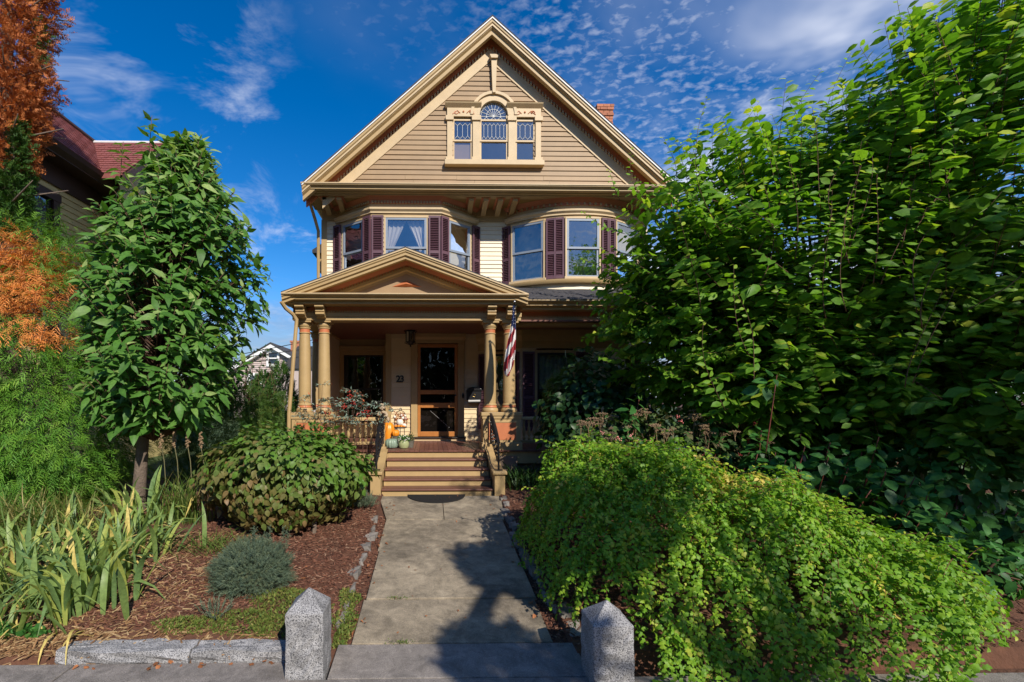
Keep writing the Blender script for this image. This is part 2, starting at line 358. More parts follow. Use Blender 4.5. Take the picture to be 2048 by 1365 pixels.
def lawn():
    for nm, (x0, x1, y0, y1) in (('grass behind the right side of the garden', (5.2, 60, 6.6, 90)), ('grass beyond the left side of the house', (-60, -2.75, 8.9, 90))):
        m = MB(); m.add([(x0, y0, .02), (x1, y0, .02), (x1, y1, .02), (x0, y1, .02)], [(0, 1, 2, 3)])
        m.v = [(x, y, max(ground_z(x, y) + .03, .06)) for x, y, z in m.v]; tag(m.build('lawn', 'lawn'), nm, kind='structure')
lawn()
def pavement():
    e = empty('pavement', (0, 1, -0.37)); tag(e, 'grey concrete pavement along the street', kind='structure')
    edges = [-9.2, -7.55, -5.9, -4.25, -2.6, -0.98, 1.2, 2.85, 4.5, 6.2]
    for a, b in zip(edges[:-1], edges[1:]):
        for y0, y1 in ((-1.6, 1.0), (1.0, 3.41 if b < 0 else 3.192)):
            m = MB(); m.box(a + .006, b - .006, y0 + .006, y1, -0.50, -0.372); m.build('paving_slab', 'sidewalk', e, bevel=0.008)
    m = MB(); m.box(-9.2, 6.2, -1.6, 3.1, -0.52, -0.385); tag(m.build('joint_bed', 'soil', e), kind='stuff')
pavement()

def walkway():
    e = empty('garden_walk', (0.2, 5, 0)); tag(e, 'concrete slab path from the pavement up to the porch steps', kind='structure')
    rows = [(3.200, 3.588, -0.72, 1.12, 'sidewalk'), (3.604, 4.258, WALK_L, WALK_R, 'concrete'), (4.274, 5.362, WALK_L + .02, WALK_R + .02, 'concrete'),
            (5.376, 6.380, WALK_L, WALK_R + .03, 'concrete'), (6.392, 7.47, None, None, 'concrete')]
    for y0, y1, l, r, mm in rows:
        if l is None:
            for a, b in ((-0.62, 0.178), (0.186, 1.02)):
                m = MB(); l0, r0 = a, b
                wl = -0.22 if a < 0 else 0.0; wr = 0.12 if a > 0 else 0.0
                vs = [(l0, y0), (r0, y0), (r0 + wr, y1), (l0 + wl, y1)]
                m.add([(x, y, GZ(y) - 0.12) for x, y in vs] + [(x, y, GZ(y) + 0.0) for x, y in vs], [(0, 3, 2, 1), (4, 5, 6, 7), (0, 1, 5, 4), (1, 2, 6, 5), (2, 3, 7, 6), (3, 0, 4, 7)])
                m.build('walk_slab', mm, e, bevel=0.005)
            continue
        m = MB(); t = random.uniform(-.006, .006)
        vs = [(l, y0), (r, y0), (r, y1), (l, y1)]
        m.add([(x, y, GZ(y) - 0.12) for x, y in vs] + [(x, y, GZ(y) + t + (0.003 if mm == 'granite' else 0)) for x, y in vs], [(0, 3, 2, 1), (4, 5, 6, 7), (0, 1, 5, 4), (1, 2, 6, 5), (2, 3, 7, 6), (3, 0, 4, 7)])
        m.build('walk_slab', mm, e, bevel=0.005)
walkway()

def rough_stone(l, w, h, seed, amp=0.02):
    r = random.Random(seed); bm = bmesh.new(); bmesh.ops.create_cube(bm, size=1)
    bmesh.ops.subdivide_edges(bm, edges=bm.edges[:], cuts=2, use_grid_fill=True)
    for v in bm.verts:
        k = Vector(v.co); rr = 1 - 0.10 * (abs(k.x * 2) * abs(k.y * 2) + abs(k.z * 2) * abs(k.x * 2) + abs(k.y * 2) * abs(k.z * 2)) / 3
        v.co = Vector((k.x * l * rr + r.uniform(-amp, amp), k.y * w * rr + r.uniform(-amp, amp), k.z * h * rr + r.uniform(-amp, amp) * .6))
    me = bpy.data.meshes.new('stone'); bm.to_mesh(me); bm.free(); me.materials.append(MATS['rubble']); return me
def edging():
    meshes = [rough_stone(0.12, 0.24, 0.16, i, 0.016) for i in range(6)]
    def line(name, label, pts, gap, n):
        e = empty(name, (*pts[0], 0)); tag(e, label, 'edging')
        for i in range(n):
            t = i / (n - 1); k = t * (len(pts) - 1); a = int(min(k, len(pts) - 2)); fr = k - a
            x = pts[a][0] * (1 - fr) + pts[a + 1][0] * fr; y = pts[a][1] * (1 - fr) + pts[a + 1][1] * fr
            o = bpy.data.objects.new('edging_stone', meshes[random.randrange(6)]); COL.objects.link(o); adopt(o, e)
            o.location = (x + random.uniform(-.02, .02), y, GZ(y) + random.uniform(-.075, -.025) - (.02 if pts[0][0] < 0 else 0)); o.rotation_euler = (random.uniform(-.1, .1), random.uniform(-.1, .1), random.uniform(-.15, .15))
            s = random.uniform(.8, 1.15); o.scale = (s, random.uniform(.85, 1.1), 1)
    line('stone_edging', 'row of rough grey stones edging the right side of the walk', [(1.20, 3.75), (1.10, 4.6), (1.07, 5.4), (1.09, 6.3), (1.16, 7.3)], .26, 14)
    line('stone_edging', 'half buried grey stones edging the left side of the walk', [(-0.80, 3.95), (-0.78, 4.7), (-0.76, 5.6), (-0.80, 6.4)], .36, 9)
edging()

def gate_post(x0, x1, y0, y1, ztop, tip, label, seed):
    r = random.Random(seed); cx, cy = (x0 + x1) / 2, (y0 + y1) / 2
    bm = bmesh.new(); g = {}
    nz, nx = 12, 7
    def face_pts(u, w):  # perimeter ring
        return (x0 + (x1 - x0) * u, y0 + (y1 - y0) * w)
    ring = [(i / nx, 0) for i in range(nx)] + [(1, i / nx) for i in range(nx)] + [(1 - i / nx, 1) for i in range(nx)] + [(0, 1 - i / nx) for i in range(nx)]
    rows = []
    for k in range(nz + 1):
        z = -0.5 + (ztop + 0.5) * k / nz; row = []
        for i, (u, w) in enumerate(ring):
            x, y = face_pts(u, w); rough = 0.010 if i < nx else 0.003
            corner = i % nx == 0
            a = 0.004 if (corner or k == nz) else rough
            row.append(bm.verts.new((x + r.uniform(-a, a), y + r.uniform(-a, a), z)))
        rows.append(row)
    n = len(ring)
    for k in range(nz):
        for i in range(n): bm.faces.new((rows[k][i], rows[k][(i + 1) % n], rows[k + 1][(i + 1) % n], rows[k + 1][i]))
    apex = bm.verts.new((cx, cy, ztop + tip))
    for i in range(n): bm.faces.new((rows[nz][i], rows[nz][(i + 1) % n], apex))
    bm.faces.new(rows[0][::-1])
    me = bpy.data.meshes.new('granite_post'); bm.to_mesh(me); bm.free(); me.materials.append(MATS['granite'])
    o = bpy.data.objects.new('granite_post', me); COL.objects.link(o)
    tag(o, label, 'post', 'granite posts at the garden walk')
    bv = o.modifiers.new('soft_edge', 'BEVEL'); bv.width = .006; bv.segments = 2; bv.limit_method = 'ANGLE'; bv.angle_limit = R(30)
gate_post(-1.010, -0.748, 3.20, 3.47, 0.075, 0.135, 'short granite post with pointed top in front of the moss, left of the walk', 3)
gate_post(1.085, 1.360, 3.05, 3.31, 0.045, 0.125, 'short granite post with pointed top partly overhung by the small-leaved shrub', 4)

def kerb():
    e = empty('granite_kerb', (-1.8, 3.5, -.37)); tag(e, 'low rough granite kerb holding the bed behind the pavement', 'kerb')
    r = random.Random(5)
    for a, b in ((-2.75, -1.78), (-1.765, -1.02)):
        bm = bmesh.new(); bmesh.ops.create_cube(bm, size=1); bmesh.ops.subdivide_edges(bm, edges=bm.edges[:], cuts=5, use_grid_fill=True)
        for v in bm.verts:
            v.co = Vector((a + (b - a) * (v.co.x + .5), 3.50 + .17 * v.co.y, -.40 + .22 * v.co.z))
            v.co += Vector((0, r.uniform(-.014, .014), r.uniform(-.012, .010)))
        me = bpy.data.meshes.new('kerb_stone'); bm.to_mesh(me); bm.free(); me.materials.append(MATS['granite'])
        o = bpy.data.objects.new('kerb_stone', me); COL.objects.link(o); adopt(o, e)
        bv = o.modifiers.new('soft_edge', 'BEVEL'); bv.width = .012; bv.segments = 2; bv.limit_method = 'ANGLE'; bv.angle_limit = R(50)
kerb()
# ================================================================== the house
H = empty('victorian_house', (1.26, 10.8, 0))
tag(H, 'tan two-storey wooden house with steep gable, plum shutters and columned porch', 'house')
YW = 10.80; YU = 10.45; YF = 9.84; YG = 9.82; SOF = 5.87
APX, APZ = 1.265, 9.45; EVX, EVZ = 3.905, 5.975; PITCH = (APZ - EVZ) / EVX
XL, XR = -2.45, 4.97

def clapboards(parent, spans, z0, z1, expo, fr, openings, m, name='clapboard'):
    """one board object for every run of every course; spans(z) gives the ends of the wall at height z"""
    n = max(1, int(round((z1 - z0) / expo))); ex = (z1 - z0) / n
    for k in range(n):
        a, b = z0 + k * ex, z0 + (k + 1) * ex
        (l0, r0), (l1, r1) = spans(a), spans(b)
        if r0 - l0 < 0.03: continue
        if r1 < l1: l1 = r1 = (l0 + r0) / 2
        runs = [[l0, r0, l1, r1]]
        for (ox0, ox1, oz0, oz1) in openings:
            if b <= oz0 + .01 or a >= oz1 - .01: continue
            new = []
            for L0, R0, L1, R1 in runs:
                if ox1 <= min(L0, L1) or ox0 >= max(R0, R1): new.append([L0, R0, L1, R1]); continue
                if L0 < ox0 - .01: new.append([L0, ox0, min(L1, ox0), ox0])
                if R0 > ox1 + .01: new.append([ox1, R0, ox1, max(R1, ox1)])
            runs = new
        cut = []
        for L0, R0, L1, R1 in runs:                       # long courses are pieced from several boards
            while R0 - L0 > 2.2 and random.random() < .75:
                c = L0 + random.uniform(.8, 2.0)
                if c > max(L0, L1) + .2 and c < min(R0, R1) - .3: cut.append([L0, c - .0015, L1, c - .0015]); L0 = L1 = c + .0015
                else: break
            cut.append([L0, R0, L1, R1])
        for L0, R0, L1, R1 in cut:
            mb = MB(); t0, t1 = 0.024 + random.uniform(-.003, .003), 0.006; j = random.uniform(-.0025, .0025)
            mb.add([(L0, .03, a), (R0, .03, a), (R0, -t0, a + j), (L0, -t0, a + j), (L1, .03, b), (R1, .03, b), (R1, -t1, b), (L1, -t1, b)],
                   [(0, 3, 2, 1), (4, 5, 6, 7), (0, 1, 5, 4), (1, 2, 6, 5), (2, 3, 7, 6), (3, 0, 4, 7)])
            mb.build(name, m, parent, frame=fr)

def section_x(path, prof):
    """path of (x, z) with a closed profile of (y, dz): rakes and cornices"""
    m = MB(); m.sweep([[(x, y, z + dz) for y, dz in prof] for x, z in path]); return m
def plan_sweep(pts, prof):
    """pts: plan polyline left to right, outward to -y side; prof: closed (out, z)"""
    P = [Vector((p[0], p[1])) for p in pts]; secs = []
    for i, p in enumerate(P):
        ns = []
        if i > 0: d = (P[i] - P[i - 1]).normalized(); ns.append(Vector((d.y, -d.x)))
        if i < len(P) - 1: d = (P[i + 1] - P[i]).normalized(); ns.append(Vector((d.y, -d.x)))
        n = sum(ns, Vector((0, 0))); n.normalize(); k = 1 / max(.3, n.dot(ns[0]))
        secs.append([(p.x + n.x * o * k, p.y + n.y * o * k, z) for o, z in prof])
    m = MB(); m.sweep(secs); return m
def rect(o0, o1, z0, z1): return [(o0, z0), (o1, z0), (o1, z1), (o0, z1)]

# ------------------------------------------------------------------ windows and shutters
def window(fr, w, z0, h, casing='tan', sash='storm', cw=0.085, rail=0.5, inside=None, glassm='glass', proud=0.035, sill=True, head=0.0, dimroom='interior', label=None, sw=0.045):
    m = MB(); a = w / 2
    m.box(-a - cw, -a, -proud, .05, z0, z0 + h); m.box(a, a + cw, -proud, .05, z0, z0 + h); m.box(-a - cw, a + cw, -proud - .004, .05, z0 + h, z0 + h + cw)
    if head: m.box(-a - cw - .03, a + cw + .03, -proud - .05, .05, z0 + h + cw, z0 + h + cw + head)
    o = m.build('window', casing, H, frame=fr, bevel=.004)
    if label: o['label'] = label
    if sill:
        MB().box(-a - cw - .03, a + cw + .03, -proud - .05, .05, z0 - .06, z0 + .0).build('sill', casing, o, frame=fr, bevel=.006)
    zr = z0 + h * rail
    for (b0, b1, y) in ((z0, zr + sw * .5, .012), (zr - sw * .5, z0 + h, -.012)):
        s = MB(); s.box(-a, -a + sw, y - .02, y + .012, b0, b1); s.box(a - sw, a, y - .02, y + .012, b0, b1)
        s.box(-a + sw, a - sw, y - .019, y + .012, b0, b0 + sw); s.box(-a + sw, a - sw, y - .019, y + .012, b1 - sw, b1)
        s.build('sash', sash, o, frame=fr)
        g = MB(); g.add([(-a + sw - .004, y, b0 + sw - .004), (a - sw + .004, y, b0 + sw - .004), (a - sw + .004, y, b1 - sw + .004), (-a + sw - .004, y, b1 - sw + .004)], [(0, 1, 2, 3)])
        g.build('pane', glassm, o, frame=fr)
    r = MB(); d = .55
    r.add([(-a, .05, z0), (a, .05, z0), (a, .05, z0 + h), (-a, .05, z0 + h), (-a - .3, d, z0 - .2), (a + .3, d, z0 - .2), (a + .3, d, z0 + h + .1), (-a - .3, d, z0 + h + .1)],
          [(0, 1, 5, 4), (1, 2, 6, 5), (2, 3, 7, 6), (3, 0, 4, 7), (4, 5, 6, 7)])
    r.build('room_shade_backing', dimroom, o, frame=fr)  # dark open box painted as the unlit room behind the panes
    if inside == 'tied':                                  # two curtains gathered to the sides
        for sgn in (-1, 1):
            c = MB(); rows = []
            for k in range(9):
                t = k / 8; z = z0 + h - .03 - t * (h * .62); wid = a * (0.98 - 0.62 * min(1, t * 1.25)) if t < .8 else a * (.36 + .5 * (t - .8))
                row = []
                for i in range(13):
                    s = i / 12; x = sgn * (a - s * wid); row.append((x, .10 + .02 * math.sin(i * 2.1 + k * .2), z + .05 * s * t))
                rows.append(row)
            vs = [p for r_ in rows for p in r_]; fs = [(k * 13 + i, k * 13 + i + 1, (k + 1) * 13 + i + 1, (k + 1) * 13 + i) for k in range(8) for i in range(12)]
            c.add(vs, fs); c.build('curtain', 'curtain', o, frame=fr, smooth=True)
    elif inside in ('blind', 'half', 'low'):
        b0, b1 = {'blind': (z0 + .03, z0 + h - .02), 'half': (z0 + h * .52, z0 + h - .02), 'low': (z0 + .03, z0 + h * .48)}[inside]
        c = MB(); n = 40; row0 = []; row1 = []
        for i in range(n + 1):
            x = -a + .01 + (2 * a - .02) * i / n; y = .085 + .008 * math.sin(i * 1.3)
            row0.append((x, y, b0)); row1.append((x, y, b1))
        c.add(row0 + row1, [(i, i + 1, n + 2 + i, n + 1 + i) for i in range(n)]); c.build('curtain', 'blind', o, frame=fr, smooth=True)
    return o
def shutter(fr, x0, x1, z0, z1, tilt=0.0):
    w = .035; zm = z0 + (z1 - z0) * .40
    m = MB(); y0, y1 = -.085, -.045
    m.box(x0, x0 + w, y0, y1, z0, z1); m.box(x1 - w, x1, y0, y1, z0, z1)
    for b0, b1 in ((z0, z0 + .07), (zm, zm + .06), (z1 - .05, z1)): m.box(x0 + w, x1 - w, y0 + .002, y1, b0, b1)
    o = m.build('shutter', 'plum', H, frame=fr)
    l = MB()
    for b0, b1 in ((z0 + .07, zm), (zm + .06, z1 - .05)):
        n = int((b1 - b0) / .036)
        for k in range(n):
            z = b0 + (k + .5) * (b1 - b0) / n
            l.add([(x0 + w, -.080, z - .013), (x1 - w, -.080, z - .013), (x1 - w, -.050, z + .013), (x0 + w, -.050, z + .013),
                   (x0 + w, -.074, z - .017), (x1 - w, -.074, z - .017), (x1 - w, -.044, z + .009), (x0 + w, -.044, z + .009)], [(0, 1, 2, 3), (7, 6, 5, 4), (0, 4, 5, 1), (3, 2, 6, 7)])
    l.box(x0 + w, x1 - w, -.043, -.040, z0 + .07, z1 - .05)
    tag(l.build('louvres', 'plum', o, frame=fr), kind='stuff')
    return o

# ------------------------------------------------------------------ main walls
UP = MB(); UP.box(XL, XR, YW + .031, YW + .10, 0, 3.2)   # rough boarding behind the first floor, cut round the door and bay below
def first_floor():
    w = MB(); w.box(-1.02, 1.10, YW + .035, YW + .09, 2.95, 3.14); o = w.build('door_wall', 'cream_first', H)
    ops = [(-.47, .78, .4, 2.99)]
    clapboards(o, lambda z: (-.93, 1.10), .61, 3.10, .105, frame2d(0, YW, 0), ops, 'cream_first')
    c = MB(); c.box(-1.06, -.93, YW - .05, YW + .05, .61, 3.10); c.box(-1.055, -.94, YW + .05, 11.8, .61, 3.10); c.build('corner_board', 'tan', o, bevel=.004)
    # recessed wall with the big left window
    fr = frame2d(-1.72, 11.8, 0)
    w2 = MB(); w2.box(-2.62, -2.30, 11.78, 11.9, .61, 3.1); w2.box(-2.30, -1.05, 11.8, 11.9, 2.72, 3.1); w2.box(-2.30, -1.05, 11.8, 11.9, .61, .95)
    o2 = w2.build('recess_wall', 'tan', H)
    window(fr, 1.00, .98, 1.72, 'tan', 'dark_sash', cw=.11, glassm='glass_dim', inside=None, head=.12)
    # narrow side wall of the lower left bay
    MB().box(-2.62, -2.50, 10.5, 11.8, .61, 3.1).build('side_wall', 'tan', H)
first_floor()

def lower_right_bay():
    pts = [(1.12, YW), (2.02, 10.15), (4.30, 10.15), (4.97, YW)]
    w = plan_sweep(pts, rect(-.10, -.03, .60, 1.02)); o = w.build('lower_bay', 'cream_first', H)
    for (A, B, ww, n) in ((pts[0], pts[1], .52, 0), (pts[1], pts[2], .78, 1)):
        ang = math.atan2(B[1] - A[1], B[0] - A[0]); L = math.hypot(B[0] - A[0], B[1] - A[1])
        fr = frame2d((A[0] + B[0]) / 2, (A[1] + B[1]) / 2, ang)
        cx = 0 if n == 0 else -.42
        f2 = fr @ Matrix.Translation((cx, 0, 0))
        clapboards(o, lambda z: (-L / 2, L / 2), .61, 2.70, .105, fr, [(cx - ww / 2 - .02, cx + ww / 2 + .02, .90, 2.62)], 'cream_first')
        window(f2, ww, .92, 1.68, 'tan', 'dark_sash', cw=.06, glassm='glass', inside='half' if n else 'low', dimroom='interior')
        for s in (-1, 1):
            a = s * (ww / 2 + .07); b = s * (ww / 2 + .33)
            if n == 0: b = s * (ww / 2 + .25)
            shutter(f2, min(a, b), max(a, b), .88, 2.62)
    plan_sweep(pts, rect(-.1, .03, 2.70, 2.86)).build('bay_frieze', 'tan', o); plan_sweep(pts, [(-.1, 2.86), (.05, 2.86), (.11, 2.98), (.11, 3.11), (-.1, 3.11)]).build('bay_cornice', 'tan', o)
lower_right_bay()

def second_floor():
    fr = frame2d(0, YU, 0)
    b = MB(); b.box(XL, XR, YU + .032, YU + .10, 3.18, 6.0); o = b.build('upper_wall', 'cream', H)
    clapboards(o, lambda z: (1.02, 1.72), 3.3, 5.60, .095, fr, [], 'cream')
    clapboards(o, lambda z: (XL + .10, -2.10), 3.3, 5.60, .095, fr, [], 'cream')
    MB().box(XL - .02, XL + .10, YU - .04, YU + .05, 3.0, 5.62).build('corner_board', 'tan', o, bevel=.004)
    f = MB(); f.box(XL, XR, YU - .045, YU + .03, 5.60, 5.70); f.box(XL, XR, YU - .075, YU + .03, 5.70, 5.88); f.build('wall_frieze', 'tan', o)
    # body of the house behind
    s = MB(); s.box(XL, XL + .12, YU + .11, 21, 0, 5.95); s.box(XR - .12, XR, YU + .05, 21, 0, 5.95); s.box(XL, XR, 20.9, 21, 0, 8.0); s.build('side_wall', 'cream', H)
    oo = MB(); oo.box(-3.05, XL, 12.6, 13.6, 5.05, 5.6); oo.add([(-3.05, 12.6, 5.05), (-3.05, 13.6, 5.05), (XL, 13.6, 4.6), (XL, 12.6, 4.6)], [(0, 1, 2, 3)])
    side = oo.build('side_bay', 'tan', H); MB().add([(-3.2, 12.45, 5.6), (-3.2, 13.75, 5.6), (XL, 13.75, 6.1), (XL, 12.45, 6.1), (-3.2, 12.45, 5.52), (-3.2, 13.75, 5.52), (XL, 13.75, 5.52), (XL, 12.45, 5.52)], [(0, 1, 2, 3), (4, 5, 6, 7), (0, 4, 5, 1), (0, 3, 7, 4)]).build('side_bay_roof', 'shingle', side)
second_floor()

BAY_FRIEZE = [(rect(-.12, .02, 5.46, 5.53), 'tan'), ([(-.12, 5.53), (.05, 5.53), (.05, 5.56), (.09, 5.60), (.09, 5.64), (-.12, 5.64)], 'tan_light'), (rect(-.12, .035, 5.64, 5.73), 'tan'),
              ([(-.12, 5.785), (.06, 5.785), (.13, 5.868), (-.12, 5.868)], 'terracotta')]
def dentils(pts, z0, z1, o0, o1, step, m, parent):
    mb = MB()
    for A, B in zip(pts[:-1], pts[1:]):
        A, B = Vector(A), Vector(B); L = (B - A).length; d = (B - A) / L; n = Vector((d.y, -d.x)); k = max(1, int(L / step))
        for i in range(k):
            c = A + d * (i + .5) * L / k; w = step * .27
            q = [c - d * w + n * o0, c + d * w + n * o0, c + d * w + n * o1, c - d * w + n * o1]
            mb.add([(p.x, p.y, z0) for p in q] + [(p.x, p.y, z1) for p in q], [(0, 3, 2, 1), (4, 5, 6, 7), (0, 1, 5, 4), (1, 2, 6, 5), (2, 3, 7, 6), (3, 0, 4, 7)])
    o = mb.build('dentils', m, parent); tag(o, kind='stuff'); return o
def bay_top(pts, parent):
    for i, (p, m) in enumerate(BAY_FRIEZE): plan_sweep(pts, p).build('bay_frieze' if i < 3 else 'bay_cove', m, parent)
    plan_sweep(pts, rect(-.12, .045, 5.73, 5.785)).build('dentil_band', 'terracotta', parent)
    dentils(pts, 5.732, 5.782, .045, .080, .062, 'tan', parent)

def left_bay():
    pts = [(-2.13, YU), (-1.27, YF), (.21, YF), (1.03, YU)]
    w = plan_sweep(pts, rect(-.13, -.032, 3.2, 4.16)); o = w.build('angled_bay', 'cream', H, ); o['label'] = 'three-sided upper bay above the porch pediment'
    bay_top(pts, o)
    data = [(pts[0], pts[1], .60, None), (pts[1], pts[2], .87, 'tied'), (pts[2], pts[3], .60, 'tied')]
    for A, B, ww, ins in data:
        ang = math.atan2(B[1] - A[1], B[0] - A[0]); L = math.hypot(B[0] - A[0], B[1] - A[1]); fr = frame2d((A[0] + B[0]) / 2, (A[1] + B[1]) / 2, ang)
        clapboards(o, lambda z: (-L / 2 + .01, L / 2 - .01), 3.5, 5.50, .095, fr, [(-ww / 2 - .03, ww / 2 + .03, 4.12, 5.48)], 'cream')
        window(fr, ww, 4.16, 1.28, 'tan_light', 'storm', cw=.035, inside=ins)
        for s in (-1, 1):
            a = s * (ww / 2 + .045); b = s * (L / 2 - .012 if ang == 0 else ww / 2 + .255)
            shutter(fr, min(a, b), max(a, b), 4.13, 5.47)
left_bay()

def bow():
    cx, hc, sag = 3.22, 1.50, .61; Rb = (hc * hc + sag * sag) / (2 * sag); yc = YF + Rb; am = math.asin(hc / Rb)
    def P(a, out=0.0): return (cx + (Rb + out) * math.sin(a), yc - (Rb + out) * math.cos(a))
    n = 28; pts = [P(-am + 2 * am * i / n) for i in range(n + 1)]
    o = plan_sweep(pts, rect(-.13, -.034, 3.2, 4.10)).build('bow_window', 'cream', H, smooth=True); o['label'] = 'round bow of three shuttered windows on the upper floor'
    bay_top(pts, o)
    wa = [-R(30), R(1), R(31)]; half = .385 / Rb
    z = 3.55; ex = .0955; rows = int((5.50 - z) / ex)
    for k in range(rows):
        a, b = z + k * ex, z + (k + 1) * ex
        runs = [(-am, am)]
        if b > 4.18 and a < 5.46:
            runs = []; s = -am
            for c in wa:
                if c - half > s: runs.append((s, c - half))
                s = c + half
            runs.append((s, am))
        for s0, s1 in runs:
            q = [P(s0 + (s1 - s0) * i / 10) for i in range(11)]
            plan_sweep(q, [(-.03, a), (.024, a + random.uniform(-.003, .003)), (.006, b), (-.03, b)]).build('clapboard', 'cream', o, smooth=True)
    plan_sweep(pts, [(-.03, 4.06), (.10, 4.06), (.13, 4.10), (.13, 4.14), (.02, 4.17), (-.03, 4.17)]).build('bow_ledge', 'tan', o, smooth=True)
    for c, ins in zip(wa, ('low', 'low', 'half')):
        x, y = P(c, .012); fr = frame2d(x, y, c)
        window(fr, .70, 4.19, 1.25, 'tan_light', 'storm', cw=.035, inside=ins)
        for s in (-1, 1):
            q = s * (.385 + .115) / Rb; x2, y2 = P(c + q, .0); shutter(frame2d(x2, y2, c + q), -.105, .105, 4.16, 5.47)
bow()

# ------------------------------------------------------------------ main cornice, gable and roof
def gable():
    base = [(-2.66, 0), (5.19, 0)]
    c = section_x(base, [(9.84, 6.08), (9.44, 6.00), (9.44, 5.965), (9.50, 5.93), (9.50, 5.903), (9.62, 5.903), (9.62, 5.887), (9.72, 5.887), (9.72, SOF - .003), (9.850, SOF - .003)])
    co = c.build('main_cornice', 'tan', H)
    section_x(base, [(9.436, 6.004), (9.425, 6.004), (9.425, 5.985), (9.436, 5.985)]).build('cornice_lip', 'tan_light', co)
    section_x(base, [(9.70, 5.884), (9.713, 5.884), (9.713, 5.868), (9.70, 5.868)]).build('cornice_lip', 'tan_light', co)
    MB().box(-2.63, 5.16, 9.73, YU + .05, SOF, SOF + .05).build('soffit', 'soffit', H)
    for x in (-2.27, -1.955, .86, 1.175, 1.49, 1.805):
        b = MB(); b.prism([(9.80, SOF - .005), (9.80, 5.80), (10.0, 5.78), (10.36, 5.70), (10.375, SOF - .005)], 'x', x - .055, x + .055)
        bo = b.build('bracket', 'tan', H, bevel=.006)
        MB().box(x - .05, x + .05, 9.785, 9.80, 5.803, 5.855).build('bracket_face', 'tan_light', bo)
        MB().box(x - .10, x + .10, 9.775, 10.37, SOF - .016, SOF - .001).build('bracket_board', 'terracotta', bo)
    path = [(APX - EVX, EVZ), (APX, APZ), (APX + EVX, EVZ)]
    fas = section_x(path, [(9.45, -.015), (9.45, -.10), (9.475, -.125), (9.475, -.19), (9.52, -.225), (9.52, -.31), (9.62, -.31), (9.62, -.015)])
    fo = fas.build('rake_board', 'tan', H)
    section_x(path, [(9.445, -.012), (9.43, -.012), (9.43, -.040), (9.445, -.040)]).build('drip_edge', 'white_trim', fo)
    section_x(path, [(9.468, -.135), (9.455, -.135), (9.455, -.175), (9.468, -.175)]).build('rake_mould', 'tan_light', fo)
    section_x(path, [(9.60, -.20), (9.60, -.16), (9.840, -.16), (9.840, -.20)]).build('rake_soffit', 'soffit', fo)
    g = MB(); zt = APZ - .5; hw = (zt - 5.98) / PITCH
    g.prism([(APX - hw, 5.98), (APX + hw, 5.98), (APX, zt)], 'y', YG + .036, YG + .10); go = g.build('gable_wall', 'taupe', H)
    wx = XA(987, YG)
    ops = [(wx - .86, wx + .86, ZA(322, YG), ZA(240, YG)), (wx - .33, wx + .33, ZA(240, YG), ZA(206, YG))]
    clapboards(go, lambda z: (APX - (APZ - .66 - z) / PITCH, APX + (APZ - .66 - z) / PITCH), 6.04, APZ - .66, .1065, frame2d(0, YG, 0), ops, 'taupe')
    section_x(path, [(9.770, -.19), (9.770, -.33), (9.830, -.33), (9.830, -.19)]).build('rake_frieze', 'terracotta', go)
    inner = [(APX - EVX + .34, EVZ + .34 * PITCH), (APX, APZ), (APX + EVX - .34, EVZ + .34 * PITCH)]
    section_x(inner, [(9.785, -.40), (9.785, -.665), (9.830, -.665), (9.830, -.40)]).build('rake_trim', 'tan_light', go)
    section_x(inner, [(9.800, -.33), (9.800, -.402), (9.830, -.402), (9.830, -.33)]).build('dentil_band', 'terracotta', go)
    d = MB(); s = math.hypot(1, PITCH)
    for sg in (-1, 1):
        x = .05
        while x < EVX - .42:
            z = APZ - x * PITCH
            a, b = x, x + .030
            vs = []
            for yy in (9.765, 9.805):
                vs += [(APX + sg * a, yy, APZ - a * PITCH - .332), (APX + sg * b, yy, APZ - b * PITCH - .332), (APX + sg * b, yy, APZ - b * PITCH - .398), (APX + sg * a, yy, APZ - a * PITCH - .398)]
            d.add(vs, [(0, 1, 2, 3), (7, 6, 5, 4), (0, 4, 5, 1), (1, 5, 6, 2), (2, 6, 7, 3), (3, 7, 4, 0)])
            x += .062
    tag(d.build('dentils', 'tan_light', go), kind='stuff')
    for sg in (-1, 1):
        a = (APX, APZ); b = (APX + sg * EVX, EVZ)
        m = MB(); m.prism([a, b, (b[0], b[1] + .03), (a[0], a[1] + .035)], 'y', 9.44, 21.4)
        ro = m.build('roof', 'shingle', H)
        if sg < 0:
            e = MB(); e.prism([(b[0] + .0, b[1] - .012), (b[0] + .50, b[1] - .012), (b[0] + .50, SOF + .02), (b[0] + .05, SOF + .02), (b[0] + .0, SOF + .06)], 'y', 9.74, 21.3); e.build('side_eave', 'tan', H)
    # brick chimney
    cx, cy, w = XA(1205, 12.0), 12.0, .20
    ch = MB(); ch.box(cx - w + .012, cx + w - .012, cy - w + .012, cy + w - .012, 5.6, ZA(207, 11.8) - .02); cho = ch.build('chimney', 'mortar', H)
    zt = ZA(205, 11.8); rows = int((zt - 6.6) / .075)
    for k in range(rows):
        z = zt - (k + 1) * .075; out = .022 if k in (0, 1, 3) else 0
        for fc in range(4):
            bl = (2 * (w + out)) / 2.5
            for i in range(3):
                p0 = -w - out + (i - (.5 if k % 2 else 0)) * bl; p1 = min(p0 + bl - .010, w + out); p0 = max(p0, -w - out)
                if p1 - p0 < .03: continue
                if fc > 1 and k > 22: continue
                mb = MB(); t = w + out
                if fc == 0: mb.box(cx + p0, cx + p1, cy - t, cy - t + .05, z + .005, z + .070)
                elif fc == 1: mb.box(cx - t, cx - t + .05, cy + p0 + .06 * (i == 0), cy + p1, z + .005, z + .070)
                else: continue
                mb.build('brick', 'brick', cho)
gable()

